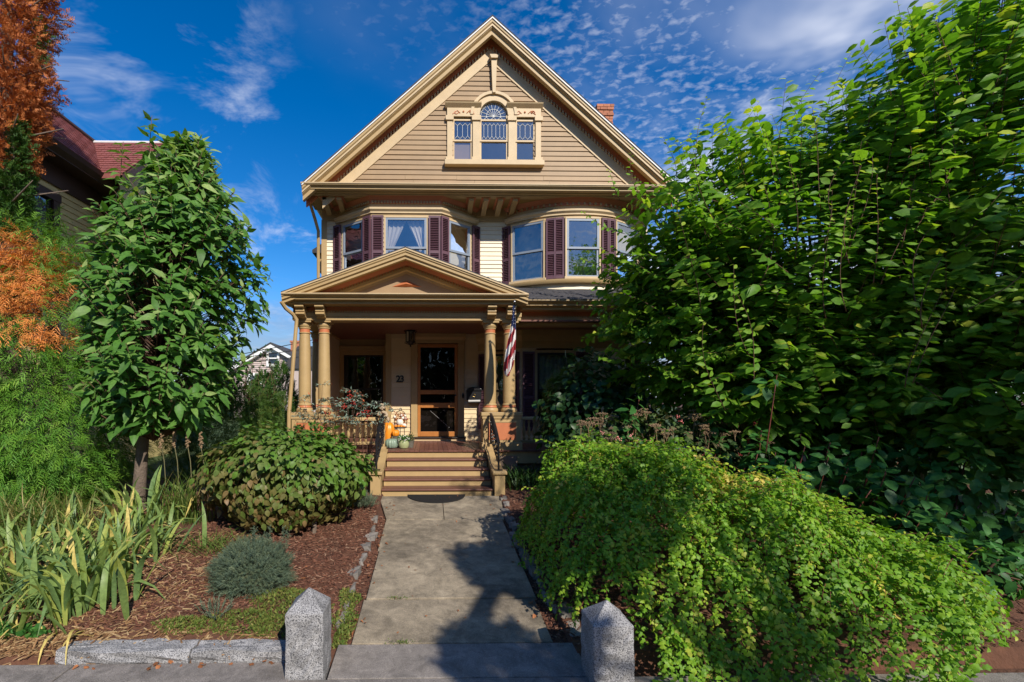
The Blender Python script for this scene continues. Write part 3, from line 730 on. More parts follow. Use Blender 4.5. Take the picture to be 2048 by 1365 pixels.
def palladian():
    Y = YG; fr = frame2d(0, 0, 0); cx = XA(987, Y)
    def X(px): return XA(px, Y)
    def Z(py): return ZA(py, Y)
    m = MB(); y0, y1 = Y - .055, Y + .05
    for a, b in ((894, 905), (945, 959), (1016, 1030), (1070, 1081)): m.box(X(a), X(b), y0, y1, Z(323), Z(239))
    o = m.build('gable_window', 'tan_light', H, bevel=.005); o['label'] = 'arched three-part attic window with leaded panes'
    for a, b in ((891, 907), (943, 961), (1014, 1032), (1068, 1084)):
        MB().box(X(a), X(b), y0 - .03, y1, Z(244), Z(235)).build('pilaster_cap', 'tan_light', o, bevel=.005)
        MB().box(X(a), X(b), y0 - .012, y1, Z(323), Z(316)).build('pilaster_base', 'tan_light', o, bevel=.004)
    s = MB(); s.box(X(889), X(1086), y0 - .09, y1, Z(335), Z(325)); s.box(X(893), X(1082), y0 - .05, y1, Z(325) , Z(323) + .001); s.build('sill', 'tan_light', o, bevel=.008)
    for a, b in ((894, 959), (1016, 1081)):
        MB().box(X(a), X(b), y0 - .008, y1, Z(236), Z(219)).build('entablature', 'tan_light', o, bevel=.003)
        MB().prism([(y0 - .008, Z(219)), (y0 - .075, Z(213)), (y0 - .085, Z(211)), (y1, Z(211)), (y1, Z(219))], 'x', X(a - 4), X(b + 3)).build('entablature_cornice', 'tan_light', o)
        # painted scrolls on the panel
        q = MB()
        for sx in (-1, 1):
            c0 = (X(a) + X(b)) / 2 + sx * .16; pts = []
            for k in range(16):
                t = k / 15; an = t * 4.6 + (0 if sx > 0 else math.pi); r = .055 * (1 - .75 * t)
                pts.append((c0 + r * math.cos(an) * sx, y0 - .012, (Z(228)) + .9 * r * math.sin(an)))
            q.tube(pts, .009, 5); q.tube([(c0 - .09 * sx, y0 - .012, Z(228) - .02), (c0 - .03 * sx, y0 - .012, Z(228) + .035), (c0 + .07 * sx, y0 - .012, Z(228) - .04)], .009, 5)
        q.ball(((X(a) + X(b)) / 2, y0 - .010, Z(227)), .022, 8, 5)
        q.build('scroll_ornament', 'terracotta', o)
    # arch
    zc = Z(232); ro, ri = .50, .315
    def arc(r0, r1, ya, yb, nm, mt):
        n = 20; secs = []
        for i in range(n + 1):
            a = math.pi * i / n
            secs.append([(cx + r0 * math.cos(a), ya, zc + r0 * math.sin(a)), (cx + r1 * math.cos(a), ya, zc + r1 * math.sin(a)), (cx + r1 * math.cos(a), yb, zc + r1 * math.sin(a)), (cx + r0 * math.cos(a), yb, zc + r0 * math.sin(a))])
        mb = MB(); mb.sweep(secs); mb.build(nm, mt, o, smooth=True)
    arc(.30, .36, y0 - .01, y1, 'arch_moulding', 'tan_light'); arc(.36, .44, y0 + .012, y1, 'arch_moulding', 'tan_light'); arc(.44, .50, y0 - .025, y1, 'arch_moulding', 'tan_light')
    for a, b in ((959, 962), (1012, 1016)): MB().box(X(a), X(b), y0 + .02, y1, Z(239), zc).build('jamb', 'tan_light', o)
    k = MB(); k.prism([(cx - .035, Z(190)), (cx + .035, Z(190)), (cx + .062 , Z(124)), (cx - .062, Z(124))], 'y', y0 - .05, y1); k.build('keystone', 'tan_light', o, bevel=.005)
    MB().prism([(cx - .065, Z(124)), (cx + .065, Z(124)), (cx + .095, Z(117)), (cx - .095, Z(117))], 'y', y0 - .09, y1).build('keystone_cap', 'tan_light', o)
    # fanlight
    yg = Y + .012
    pts = [(cx + .30 * math.cos(math.pi * i / 24), yg, zc + .30 * math.sin(math.pi * i / 24)) for i in range(25)] + [(cx - .30, yg, Z(240)), (cx + .30, yg, Z(240))]
    MB().add(pts, [tuple(range(27))]).build('pane', 'glass', o)
    f = MB(); yy = yg - .006
    for i in range(1, 9):
        a = math.pi * i / 9; f.tube([(cx, yy, zc), (cx + .295 * math.cos(a), yy, zc + .295 * math.sin(a))], .0045, 4)
    f.tube([(cx - .30, yy, zc), (cx + .30, yy, zc)], .005, 4)
    f.tube([(cx + .155 * math.cos(math.pi * i / 16), yy, zc + .155 * math.sin(math.pi * i / 16)) for i in range(17)], .005, 4)
    for i in range(9):
        a0, a1 = math.pi * i / 9, math.pi * (i + 1) / 9; am = (a0 + a1) / 2
        f.tube([(cx + .29 * math.cos(a0), yy, zc + .29 * math.sin(a0)), (cx + .262 * math.cos(am), yy, zc + .262 * math.sin(am)), (cx + .29 * math.cos(a1), yy, zc + .29 * math.sin(a1))], .0045, 4)
    zb = Z(240)
    for i in range(-1, 3):
        x = cx + (i - .5) * .15
        f.tube([(max(cx - .3, x - .09), yy, zc), (x, yy, zb)], .0045, 4); f.tube([(min(cx + .3, x + .09), yy, zc), (x, yy, zb)], .0045, 4)
    f.build('leading', 'lead_came', o)
    # lights below
    for (a, b, nb) in ((905, 945, 3), (959, 1016, 6), (1030, 1070, 3)):
        xa, xb = X(a), X(b); za, zb2 = Z(322), Z(239); zr = Z(282)
        for (b0, b1, yo) in ((za, zr + .015, .018), (zr - .015, zb2, .0)):
            s = MB(); sw = .04; s.box(xa, xa + sw, Y - .02 + yo, Y + .012 + yo, b0, b1); s.box(xb - sw, xb, Y - .02 + yo, Y + .012 + yo, b0, b1)
            s.box(xa + sw, xb - sw, Y - .019 + yo, Y + .012 + yo, b0, b0 + .035); s.box(xa + sw, xb - sw, Y - .019 + yo, Y + .012 + yo, b1 - .035, b1); s.build('sash', 'tan_light', o)
            MB().add([(xa + sw - .003, Y + yo, b0 + .03), (xb - sw + .003, Y + yo, b0 + .03), (xb - sw + .003, Y + yo, b1 - .03), (xa + sw - .003, Y + yo, b1 - .03)], [(0, 1, 2, 3)]).build('pane', 'glass', o)
        q = MB(); ya = Y - .008; l, r_, t, bt = xa + .05, xb - .05, Z(247), Z(278); w = (r_ - l) / nb
        for i in range(nb):
            c = l + (i + .5) * w
            q.tube([(c, ya, t - .05), (c - w / 2, ya, t), ], .004, 4); q.tube([(c, ya, t - .05), (c + w / 2, ya, t)], .004, 4)
            q.tube([(c, ya, t - .05), (c, ya, bt + .06)], .004, 4); q.tube([(c, ya, bt + .06), (c - w / 2, ya, bt)], .004, 4); q.tube([(c, ya, bt + .06), (c + w / 2, ya, bt)], .004, 4)
        q.build('leading', 'lead_came', o)
    rm = MB(); rm.add([(X(900), Y + .05, Z(325)), (X(1076), Y + .05, Z(325)), (X(1076), Y + .05, Z(205)), (X(900), Y + .05, Z(205)), (X(880), Y + .8, Z(335)), (X(1096), Y + .8, Z(335)), (X(1096), Y + .8, Z(195)), (X(880), Y + .8, Z(195))],
           [(0, 1, 5, 4), (1, 2, 6, 5), (2, 3, 7, 6), (3, 0, 4, 7), (4, 5, 6, 7)]); rm.build('room_shade_backing', 'interior', o)
    c = MB(); n = 30; c.add([(X(962) + (X(1013) - X(962)) * i / n, Y + .10 + .01 * math.sin(i * 1.7), Z(320)) for i in range(n + 1)] + [(X(962) + (X(1013) - X(962)) * i / n, Y + .10 + .01 * math.sin(i * 1.7), Z(288)) for i in range(n + 1)], [(i, i + 1, n + 2 + i, n + 1 + i) for i in range(n)]); c.build('curtain', 'curtain', o)
palladian()
# ================================================================== the porch
PF = 0.61; PCX = -0.46; PHW = 2.225; PEZ, PAZ = 3.475, 4.29; PP = (PAZ - PEZ) / PHW
def porch():
    base = [(PCX - PHW, 0), (PCX + PHW, 0)]
    c = section_x(base, [(8.75, 3.50), (8.28, 3.475), (8.28, 3.445), (8.35, 3.405), (8.35, 3.378), (8.44, 3.365), (8.44, 3.315), (8.75, 3.315)]); co = c.build('porch_cornice', 'tan', H)
    section_x(base, [(8.276, 3.476), (8.266, 3.476), (8.266, 3.458), (8.276, 3.458)]).build('cornice_lip', 'tan_light', co)
    path = [(PCX - PHW, PEZ), (PCX, PAZ), (PCX + PHW, PEZ)]
    r = section_x(path, [(8.29, 0), (8.29, -.055), (8.31, -.075), (8.31, -.115), (8.345, -.135), (8.345, -.175), (8.44, -.175), (8.44, 0)]).build('porch_rake', 'tan', H)
    section_x(path, [(8.284, .003), (8.272, .003), (8.272, -.022), (8.284, -.022)]).build('drip_edge', 'tan_light', r)
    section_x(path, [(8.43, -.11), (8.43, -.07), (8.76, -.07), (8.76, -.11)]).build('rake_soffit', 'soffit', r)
    t = MB(); t.prism([(PCX - PHW + .3, 3.48), (PCX + PHW - .3, 3.48), (PCX, 3.48 + (PHW - .3) * PP)], 'y', 8.74, 8.80); to = t.build('pediment_panel', 'taupe', H)
    ip = [(PCX - PHW + .16, PEZ + .16 * PP), (PCX, PAZ), (PCX + PHW - .16, PEZ + .16 * PP)]
    section_x(ip, [(8.66, -.10), (8.70, -.185), (8.76, -.185), (8.76, -.10)]).build('pediment_frieze', 'terracotta', to)
    section_x(ip, [(8.715, -.185), (8.715, -.225), (8.76, -.225), (8.76, -.185)]).build('dentil_band', 'terracotta', to)
    jp = [(PCX - PHW + .3, PEZ + .3 * PP), (PCX, PAZ), (PCX + PHW - .3, PEZ + .3 * PP)]
    section_x(jp, [(8.695, -.223), (8.695, -.275), (8.72, -.30), (8.72, -.325), (8.76, -.325), (8.76, -.223)]).build('pediment_trim', 'tan', to)
    kp = [(PCX - 1.22, 3.52), (PCX, 3.52 + 1.22 * PP), (PCX + 1.22, 3.52)]
    section_x(kp, [(8.728, 0), (8.728, -.018), (8.742, -.018), (8.742, 0)]).build('pediment_moulding', 'tan', to)
    d = MB()
    for sg in (-1, 1):
        x = .04
        while x < PHW - .35:
            vs = []
            for yy in (8.695, 8.72):
                vs += [(PCX + sg * x, yy, PAZ - x * PP - .187), (PCX + sg * (x + .026), yy, PAZ - (x + .026) * PP - .187), (PCX + sg * (x + .026), yy, PAZ - (x + .026) * PP - .223), (PCX + sg * x, yy, PAZ - x * PP - .223)]
            d.add(vs, [(0, 1, 2, 3), (7, 6, 5, 4), (0, 4, 5, 1), (1, 5, 6, 2), (2, 6, 7, 3), (3, 7, 4, 0)]); x += .054
    tag(d.build('dentils', 'tan', to), kind='stuff')
    zc = ZA(574, 8.72); w = .28; o = MB(); o.add([(PCX - w, 8.739, zc), (PCX + w, 8.739, zc), (PCX, 8.739, zc + .125), (PCX, 8.67, zc + .045)], [(0, 1, 3), (1, 2, 3), (2, 0, 3), (0, 2, 1)]); o.build('pediment_ornament', 'terracotta', to)
    for sg in (-1, 1):
        m = MB(); a = (PCX, PAZ + .0); b = (PCX + sg * PHW, PEZ)
        m.prism([a, b, (b[0], b[1] + .022), (a[0], a[1] + .026)], 'y', 8.275, 10.79); m.build('porch_roof', 'shingle', H)
    # entablature, front and left side
    f = MB(); f.box(-2.60, 1.70, 8.72, 9.0, 3.235, 3.315); f.build('porch_frieze', 'terracotta', H)
    MB().box(-2.60, 1.70, 8.715, 9.0, 3.205, 3.238).build('dentil_band', 'terracotta', H)
    dentils([(-2.6, 8.715), (1.70, 8.715)], 3.207, 3.235, .0, .028, .05, 'tan', H)
    a = MB(); a.box(-2.62, 1.72, 8.69, 9.02, 3.128, 3.205); a.box(-2.61, 1.71, 8.705, 9.01, 3.06, 3.126); a.box(-2.62, -2.28, 9.02, 11.7, 3.06, 3.315); a.build('porch_beam', 'tan', H, bevel=.005)
    MB().box(-2.66, 1.75, 8.46, 10.8, 3.316, 3.34).build('porch_soffit', 'soffit', H)
    MB().box(-2.30, 5.05, 9.0, 11.85, 3.10, 3.13).build('porch_ceiling', 'deck', H)
    # right porch, set back
    base2 = [(1.74, 0), (5.35, 0)]
    c2 = section_x(base2, [(9.2, 3.50), (8.76, 3.475), (8.76, 3.445), (8.83, 3.405), (8.83, 3.378), (8.92, 3.365), (8.92, 3.315), (9.3, 3.315)]).build('porch_cornice', 'tan', H)
    section_x(base2, [(8.756, 3.476), (8.744, 3.476), (8.744, 3.458), (8.756, 3.458)]).build('cornice_lip', 'tan_light', c2)
    MB().box(1.72, 5.2, 9.16, 9.4, 3.238, 3.315).build('porch_frieze', 'terracotta', H)
    MB().box(1.72, 5.2, 9.155, 9.4, 3.205, 3.238).build('dentil_band', 'terracotta', H); dentils([(1.72, 9.155), (5.2, 9.155)], 3.207, 3.235, .0, .028, .05, 'tan', H)
    b2 = MB(); b2.box(1.722, 5.2, 9.13, 9.42, 3.128, 3.205); b2.box(1.722, 5.2, 9.145, 9.41, 3.045, 3.126); b2.build('porch_beam', 'tan', H, bevel=.005)
    # low roof of the right porch: courses of slate
    ro = MB(); ro.add([(1.55, 8.745, 3.478), (5.35, 8.745, 3.478), (5.35, 10.75, 4.28), (1.55, 10.75, 4.28)], [(0, 1, 2, 3)]); roo = ro.build('porch_roof', 'shingle', H)
    sh = MB(); rows = 11
    for k in range(rows):
        y0 = 8.735 + k * .12; z0 = 3.482 + (y0 - 8.745) * .4; x = 1.50 + (k % 2) * .1
        while x < 5.3:
            w = random.uniform(.16, .24); sl = .01 + random.uniform(0, .006)
            sh.add([(x, y0, z0 + sl), (x + w - .006, y0, z0 + sl), (x + w - .006, y0 + .16, z0 + .064 + .004), (x, y0 + .16, z0 + .064 + .004), (x, y0, z0), (x + w - .006, y0, z0)], [(0, 1, 2, 3), (4, 5, 1, 0)]); x += w
    tag(sh.build('slates', 'shingle', roo), kind='stuff')
    # gutter and downpipes
    g = MB(); g.tube([(-2.70, 8.34, 3.33), (-2.64, 8.42, 3.22), (-2.55, 8.55, 3.14), (-2.50, 8.60, 3.05), (XA(592, 8.6), 8.6, 2.9), (XA(578, 8.6), 8.6, 1.3), (XA(577, 8.6), 8.6, 0.2)], .036, 8); g.build('downpipe', 'tan', H, smooth=True)
    g = MB(); g.tube([(-2.62, 10.0, 5.82), (-2.56, 10.2, 5.55), (-2.53, 10.38, 5.35), (-2.53, 10.38, 3.2)], .035, 8); g.build('downpipe', 'tan', H, smooth=True)
    # scroll brackets over the columns
    for x in (-2.42, -2.055, 1.135, 1.505):
        pr = [(8.70, 3.312), (8.475, 3.312), (8.455, 3.295), (8.455, 3.27), (8.475, 3.255), (8.53, 3.25), (8.545, 3.235), (8.525, 3.222), (8.52, 3.20), (8.535, 3.185), (8.545, 3.18), (8.53, 3.168), (8.53, 3.145), (8.55, 3.13), (8.60, 3.125), (8.62, 3.10), (8.70, 3.085)]
        MB().prism(pr, 'x', x - .082, x + .082).build('scroll_bracket', 'tan', H, bevel=.004)
porch()

def column(x, y, half=False):
    z0 = 1.325
    prof = [(.112, .16), (.118, .30), (.116, .6), (.110, 1.0), (.103, 1.35), (.098, 1.50)]
    m = MB(); m.lathe(prof, (x, y, z0), 24); o = m.build('column', 'tan', H, smooth=True)
    MB().lathe([(.150, 0), (.158, .02), (.158, .05), (.140, .08), (.125, .085)], (x, y, z0), 24).build('base', 'tan', o, smooth=True)
    MB().lathe([(.124, .083), (.134, .095), (.126, .118), (.122, .125)], (x, y, z0), 24).build('base_ring', 'terracotta', o, smooth=True)
    MB().lathe([(.120, .123), (.130, .135), (.128, .150), (.112, .165)], (x, y, z0), 24).build('base_moulding', 'tan', o, smooth=True)
    MB().lathe([(.098, 1.495), (.112, 1.502), (.112, 1.515), (.100, 1.522)], (x, y, z0), 24).build('astragal', 'tan', o, smooth=True)
    MB().lathe([(.099, 1.52), (.100, 1.585)], (x, y, z0), 24).build('neck_band', 'terracotta', o, smooth=True)
    MB().lathe([(.100, 1.583), (.112, 1.592), (.112, 1.61), (.120, 1.62), (.135, 1.645), (.135, 1.675), (.125, 1.70)], (x, y, z0), 24).build('capital', 'tan', o, smooth=True)
    MB().box(x - .155, x + .155, y - .155, y + .155, z0 + 1.698, 3.06).build('abacus', 'tan', o, bevel=.006)
for cx in (-2.42, -2.05, 1.14, 1.51): column(cx, 8.87)
column(-2.55, 10.35)

def pedestal(x0, x1, y0, y1):
    m = MB(); m.box(x0, x1, y0, y1, .60, 1.25); o = m.build('pedestal', 'tan', H, bevel=.006)
    MB().box(x0 - .035, x1 + .035, y0 - .035, y1 + .03, 1.255, 1.322).build('cap', 'tan', o, bevel=.008)
    MB().box(x0 - .018, x1 + .018, y0 - .018, y1 + .02, 1.20, 1.254).build('cap_moulding', 'tan', o, bevel=.006)
    MB().box(x0 - .03, x1 + .03, y0 - .03, y1 + .02, .60, .75).build('plinth', 'tan', o, bevel=.008)
    MB().box(x0 + .09, x1 - .09, y0 - .008, y0 + .01, .80, 1.13).build('panel', 'terracotta', o)
    f = MB(); f.box(x0 + .06, x1 - .06, y0 - .016, y0 + .01, 1.13, 1.155); f.box(x0 + .06, x0 + .09, y0 - .016, y0 + .01, .78, 1.13); f.box(x1 - .09, x1 - .06, y0 - .016, y0 + .01, .78, 1.13); f.build('panel_moulding', 'tan', o)
pedestal(-2.62, -1.86, 8.69, 9.05); pedestal(.985, 1.70, 8.69, 9.05)

def floor_and_steps():
    fl = MB(); fl.box(-2.66, 5.1, 8.70, 11.8, .50, .585); f = fl.build('porch_floor', 'deck', H)
    me = MB().box(0, .086, 8.615, 10.82, .585, .611).mesh('deck_board'); me.materials.append(MATS['deck'])
    x = -2.66
    while x < 5.1:
        o = bpy.data.objects.new('deck_board', me); COL.objects.link(o); adopt(o, f); o.location = (x, 0, random.uniform(-.0015, .0015))
        x += .0905
    sk = MB(); sk.box(-2.64, 5.06, 8.66, 8.70, .36, .584); sk.build('porch_skirt', 'tan', H)
    sk = MB(); sk.box(-2.6, 5.0, 8.76, 8.80, -.05, .36); sk.build('crawl_boards', 'foundation', H)
    pr = MB(); pr.box(1.20, 1.62, 8.62, 8.75, -.05, .50); pr.build('porch_pier', 'foundation', H)
    st = empty('porch_steps', (.11, 7.5, 0)); 
    s = MB(); s.box(-.80, 1.02, 7.62, 8.64, -.1, .06); s.box(-.80, 1.02, 7.9, 8.64, .06, .19); s.box(-.80, 1.02, 8.2, 8.64, .19, .31); stp = s.build('steps', 'tan', H)
    bpy.data.objects.remove(st)
    Ys = [7.53, 7.81, 8.09, 8.37]; Zs = [.095, .213, .343, .478]
    zprev = 0.0
    for y, z in zip(Ys, Zs):
        MB().box(-.805, 1.025, y + .03, y + .05, zprev - .06 if zprev == 0 else zprev, z - .028).build('riser', 'tan', stp, bevel=.003)
        MB().box(-.812, 1.032, y, y + .32, z - .028, z).build('tread', 'deck', stp, bevel=.007)
        zprev = z
    MB().box(-.805, 1.025, 8.65, 8.67, .478, .585).build('riser', 'tan', stp)
    for x0, x1 in ((-.985, -.815), (1.035, 1.205)):
        top = [(8.64, .60), (8.45, .565), (8.25, .49), (8.05, .415), (7.85, .375), (7.70, .36)]
        m = MB(); m.prism([(7.70, -.15)] + [(8.64, -.15)] + top, 'x', x0 + .012, x1 - .012); ck = m.build('cheek_wall', 'tan', stp)
        mm = MB(); mm.sweep([[(x0 - .01, y, z), (x1 + .01, y, z), (x1 + .01, y, z + .035), (x0 - .01, y, z + .035)] for y, z in top]); mm.build('cheek_cap', 'tan', ck, bevel=.004)
        b = MB(); b.box(x0, x1, 7.46, 7.72, -.2, .345); b.build('newel_block', 'tan', ck, bevel=.006)
        MB().box(x0 - .03, x1 + .03, 7.425, 7.73, .345, .395).build('block_cap', 'tan', ck, bevel=.008)
floor_and_steps()

def balustrade(x0, x1, y, label):
    m = MB(); m.prism([(y - .06, 1.16), (y + .06, 1.16), (y + .06, 1.19), (y + .03, 1.225), (y - .03, 1.225), (y - .06, 1.19)], 'x', x0, x1); o = m.build('balustrade', 'tan', H); o['label'] = label
    MB().box(x0, x1, y - .045, y + .045, .70, .755).build('bottom_rail', 'tan', o, bevel=.006)
    prof = [(.026, 0), (.026, .06), (.016, .075), (.030, .10), (.034, .16), (.026, .24), (.018, .30), (.024, .315), (.018, .33), (.026, .345), (.026, .405)]
    me = MB().lathe(prof, (0, 0, .755), 10).mesh('baluster'); me.materials.append(MATS['tan'])
    for p in me.polygons: p.use_smooth = True
    n = int((x1 - x0) / .098)
    for i in range(n):
        b = bpy.data.objects.new('baluster', me); COL.objects.link(b); adopt(b, o); b.location = (x0 + (i + .5) * (x1 - x0) / n, y, 0)
balustrade(-1.86, -.98, 8.87, 'porch balustrade left of the steps'); balustrade(1.71, 4.6, 9.16, 'porch balustrade right of the steps')
def newel():
    m = MB(); m.box(-.975, -.875, 8.72, 8.84, .60, 1.17); o = m.build('newel_post', 'tan', H, bevel=.006)
    MB().box(-1.0, -.85, 8.69, 8.87, 1.17, 1.215).build('cap', 'tan', o, bevel=.008); MB().box(-1.0, -.85, 8.69, 8.87, .60, .66).build('plinth', 'tan', o, bevel=.006)
newel()

def door():
    Y = 10.76; X = lambda p: XA(p, Y); Z = lambda p: ZA(p, Y)
    x0, x1, z0, z1 = X(835), X(915.5), .705, Z(689)
    c = MB(); c.box(x0 - .15, x0, Y - .04, Y + .09, .64, z1 + .02); c.box(x1, x1 + .15, Y - .04, Y + .09, .64, z1 + .02); c.box(x0 - .16, x1 + .16, Y - .05, Y + .09, z1 + .02, z1 + .10)
    o = c.build('door_surround', 'tan', H, bevel=.005)
    MB().prism([(Y - .05, z1 + .10), (Y - .10, z1 + .16), (Y - .10, z1 + .24), (Y + .09, z1 + .24), (Y + .09, z1 + .10)], 'x', x0 - .18, x1 + .18).build('door_head', 'tan', o)
    for a, b in ((x0 - .16, x0 + .004), (x1 - .004, x1 + .16)):
        MB().box(a, b, Y - .055, Y + .05, .64, .78).build('plinth_block', 'tan', o, bevel=.004); MB().box(a, b, Y - .06, Y + .05, z1 - .04, z1 + .021).build('capital_block', 'tan', o, bevel=.004)
    MB().box(x0 - .17, x1 + .19, Y - .16, Y + .06, .668, .698).build('threshold', 'dark_sash', o, bevel=.005); MB().box(x0 - .16, x1 + .18, Y - .12, Y + .06, .61, .667).build('threshold_riser', 'tan_light', o)
    d = MB(); sw = .07; yy0, yy1 = Y - .02, Y + .015
    d.box(x0 + .004, x0 + sw, yy0, yy1, z0, z1); d.box(x1 - sw, x1 - .004, yy0, yy1, z0, z1)
    rails = [(z0, Z(863.5)), (Z(816), Z(806)), (Z(789), Z(780.5)), (z1 - .075, z1)]
    for a, b in rails: d.box(x0 + sw, x1 - sw, yy0 + .003, yy1, a, b)
    dd = d.build('screen_door', 'oak', H, bevel=.004); dd['label'] = 'brown wooden screen door with dark mesh panels'
    for a, b in ((rails[0][1], rails[1][0]), (rails[1][1], rails[2][0]), (rails[2][1], rails[3][0])):
        MB().add([(x0 + sw - .005, Y, a - .005), (x1 - sw + .005, Y, a - .005), (x1 - sw + .005, Y, b + .005), (x0 + sw - .005, Y, b + .005)], [(0, 1, 2, 3)]).build('screen', 'screen', dd)
    MB().tube([(x0 + .30, Y - .006, Z(822)), (X(899), Y - .006, Z(856))], .0022, 5).build('door_brace', 'paper', dd)
    k = MB(); k.lathe([(.012, 0), (.012, .03), (.022, .035), (.022, .05), (.005, .055)], (0, 0, 0), 10); k.v = [(X(911) + p[0], Y - .02 - p[2], Z(791) + p[1]) for p in k.v]; k.build('handle', 'iron', dd, smooth=True)
    hb = MB()
    for zz in (z0 + .25, z1 - .25): hb.box(x0 - .012, x0 + .012, Y - .03, Y - .018, zz - .05, zz + .05)
    hb.build('hinge', 'brass', dd)
    b = MB(); b.box(x0 + .03, x1 - .03, Y + .07, Y + .10, z0, z1); b.build('inner_door', 'interior', o)
    rb = MB(); rb.lathe([(.001, 0), (.03, .001), (.03, .01), (.012, .02), (.001, .022)], (0, 0, 0), 14); rb.v = [(X(925.5) + p[0] * .9, Y - .042 - p[2], Z(792) + p[1] * 2.2) for p in rb.v]; rb.build('bell_plate', 'iron', o, smooth=True)
door()
# ================================================================== plant kit
def nrm(a): return a / np.maximum(1e-9, np.linalg.norm(a, axis=-1, keepdims=True))
def tpl_ovate(wid=.5, fold=.25, droop=.25, pet=.12, tip=1.0):
    """unit-long leaf along +x"""
    t = [pet, pet + .18, pet + .42, pet + .68, 1.0]; h = [0, .80, 1.0, .62, 0]
    V = [(0, 0, 0)]; F = []
    mid = []; le = []; ri = []
    for a, b in zip(t, h):
        z = -droop * a * a; w = b * wid / 2
        mid.append(len(V)); V.append((a, 0, z))
        if w > 0:
            le.append(len(V)); V.append((a - .02, w, z + fold * w)); ri.append(len(V)); V.append((a - .02, -w, z + fold * w))
    F += [(mid[0], ri[0], mid[1]), (mid[0], mid[1], le[0])]
    for k in range(2):
        F += [(mid[k + 1], ri[k], ri[k + 1], mid[k + 2]), (mid[k + 1], mid[k + 2], le[k + 1], le[k])]
    F += [(mid[3], ri[2], mid[4]), (mid[3], mid[4], le[2])]
    V += [(0, .012, 0), (0, -.012, 0)]; F += [(len(V) - 2, len(V) - 1, mid[0])]
    return np.array(V, float), F
def tpl_lite(wid=.5, fold=.25, droop=.25, pet=.12):
    t1, t2 = pet + .22, pet + .55; w1, w2 = wid * .45, wid * .44
    V = [(0, 0, 0), (t1, w1, fold * w1 - droop * t1 * t1), (t1, 0, -droop * t1 * t1), (t1, -w1, fold * w1 - droop * t1 * t1), (t2, w2, fold * w2 - droop * t2 * t2), (t2, 0, -droop * t2 * t2), (t2, -w2, fold * w2 - droop * t2 * t2), (1, 0, -droop)]
    return np.array(V, float), [(0, 2, 1), (0, 3, 2), (2, 5, 4, 1), (3, 6, 5, 2), (5, 7, 4), (6, 7, 5)]
def tpl_simple(wid=.5, fold=.2, droop=.2):
    V = [(0, 0, 0), (.42, wid / 2, fold * wid / 2 - droop * .18), (.42, -wid / 2, fold * wid / 2 - droop * .18), (1, 0, -droop), (.45, 0, -droop * .2)]
    return np.array(V, float), [(0, 4, 1), (0, 2, 4), (4, 3, 1), (4, 2, 3)]
def tpl_lobed(droop=.25):
    V = [(0, 0, 0), (.30, .42, -.02), (.42, .20, .03), (.72, .27, -.08), (1, 0, -droop), (.72, -.27, -.08), (.42, -.20, .03), (.30, -.42, -.02), (.40, 0, .04)]
    return np.array(V, float), [(0, 8, 2, 1), (2, 8, 3), (3, 8, 4), (8, 5, 4), (6, 5, 8), (0, 7, 6, 8)]
def tpl_blade(n=5, wid=.08, bend=.4, fold=.25, twist=0.0, taper=.35):
    """sword leaf: rises along +x (its length), bends towards -z"""
    V = []; F = []
    for i in range(n + 1):
        t = i / n; a = bend * t * t; w = wid / 2 * (1 if t < taper else max(.03, 1 - ((t - taper) / (1 - taper)) ** 1.6)) * (.6 + .4 * min(1, t * 4))
        x = t * (1 - .28 * a * a); z = -a * t * .6
        V += [(x, w, z + fold * w), (x, 0, z), (x, -w, z + fold * w)]
        if i: b = 3 * (i - 1); F += [(b, b + 1, b + 4, b + 3), (b + 1, b + 2, b + 5, b + 4)]
    return np.array(V, float), F
def tpl_spray(k=9, seed=0, spread=.5, wid=.03, droop=.5):
    """a flat drooping spray of thread leaves"""
    r = random.Random(seed); V = []; F = []
    for i in range(k):
        s = i / (k - 1); x0 = .85 * s * .75; z0 = -droop * x0 * x0
        ln = .42 * (1 - .45 * s) + r.uniform(-.06, .06); an = r.uniform(.35, .8) * (1 if i % 2 else -1) * (spread / .5); dz = r.uniform(-.35, .05)
        dx, dy = math.cos(an) * ln, math.sin(an) * ln; b = len(V)
        V += [(x0, -wid, z0), (x0, wid, z0), (x0 + dx * .6 - wid * .6, dy * .6 + wid * .5, z0 + dz * ln * .4), (x0 + dx * .6 + wid * .6, dy * .6 - wid * .5, z0 + dz * ln * .4), (x0 + dx, dy, z0 + dz * ln - .04)]
        F += [(b, b + 3, b + 2, b + 1), (b + 2, b + 3, b + 4)]
    return np.array(V, float), F
def tpl_tuft(k=12, seed=0, wid=.05, up=.55):
    """a bottle-brush tip of short needles"""
    r = random.Random(seed); V = []; F = []
    for i in range(k):
        x0 = .75 * i / k; a = i * 2.4; ln = .38 * (1 - .3 * i / k); d = (math.cos(up) * .9, math.sin(a) * math.sin(up) * 1.3, math.cos(a) * math.sin(up) * 1.3)
        px = (0, math.cos(a), -math.sin(a)); b = len(V)
        V += [(x0, px[1] * wid, px[2] * wid), (x0, -px[1] * wid, -px[2] * wid), (x0 + d[0] * ln, d[1] * ln, d[2] * ln)]; F += [(b, b + 1, b + 2)]
    return np.array(V, float), F

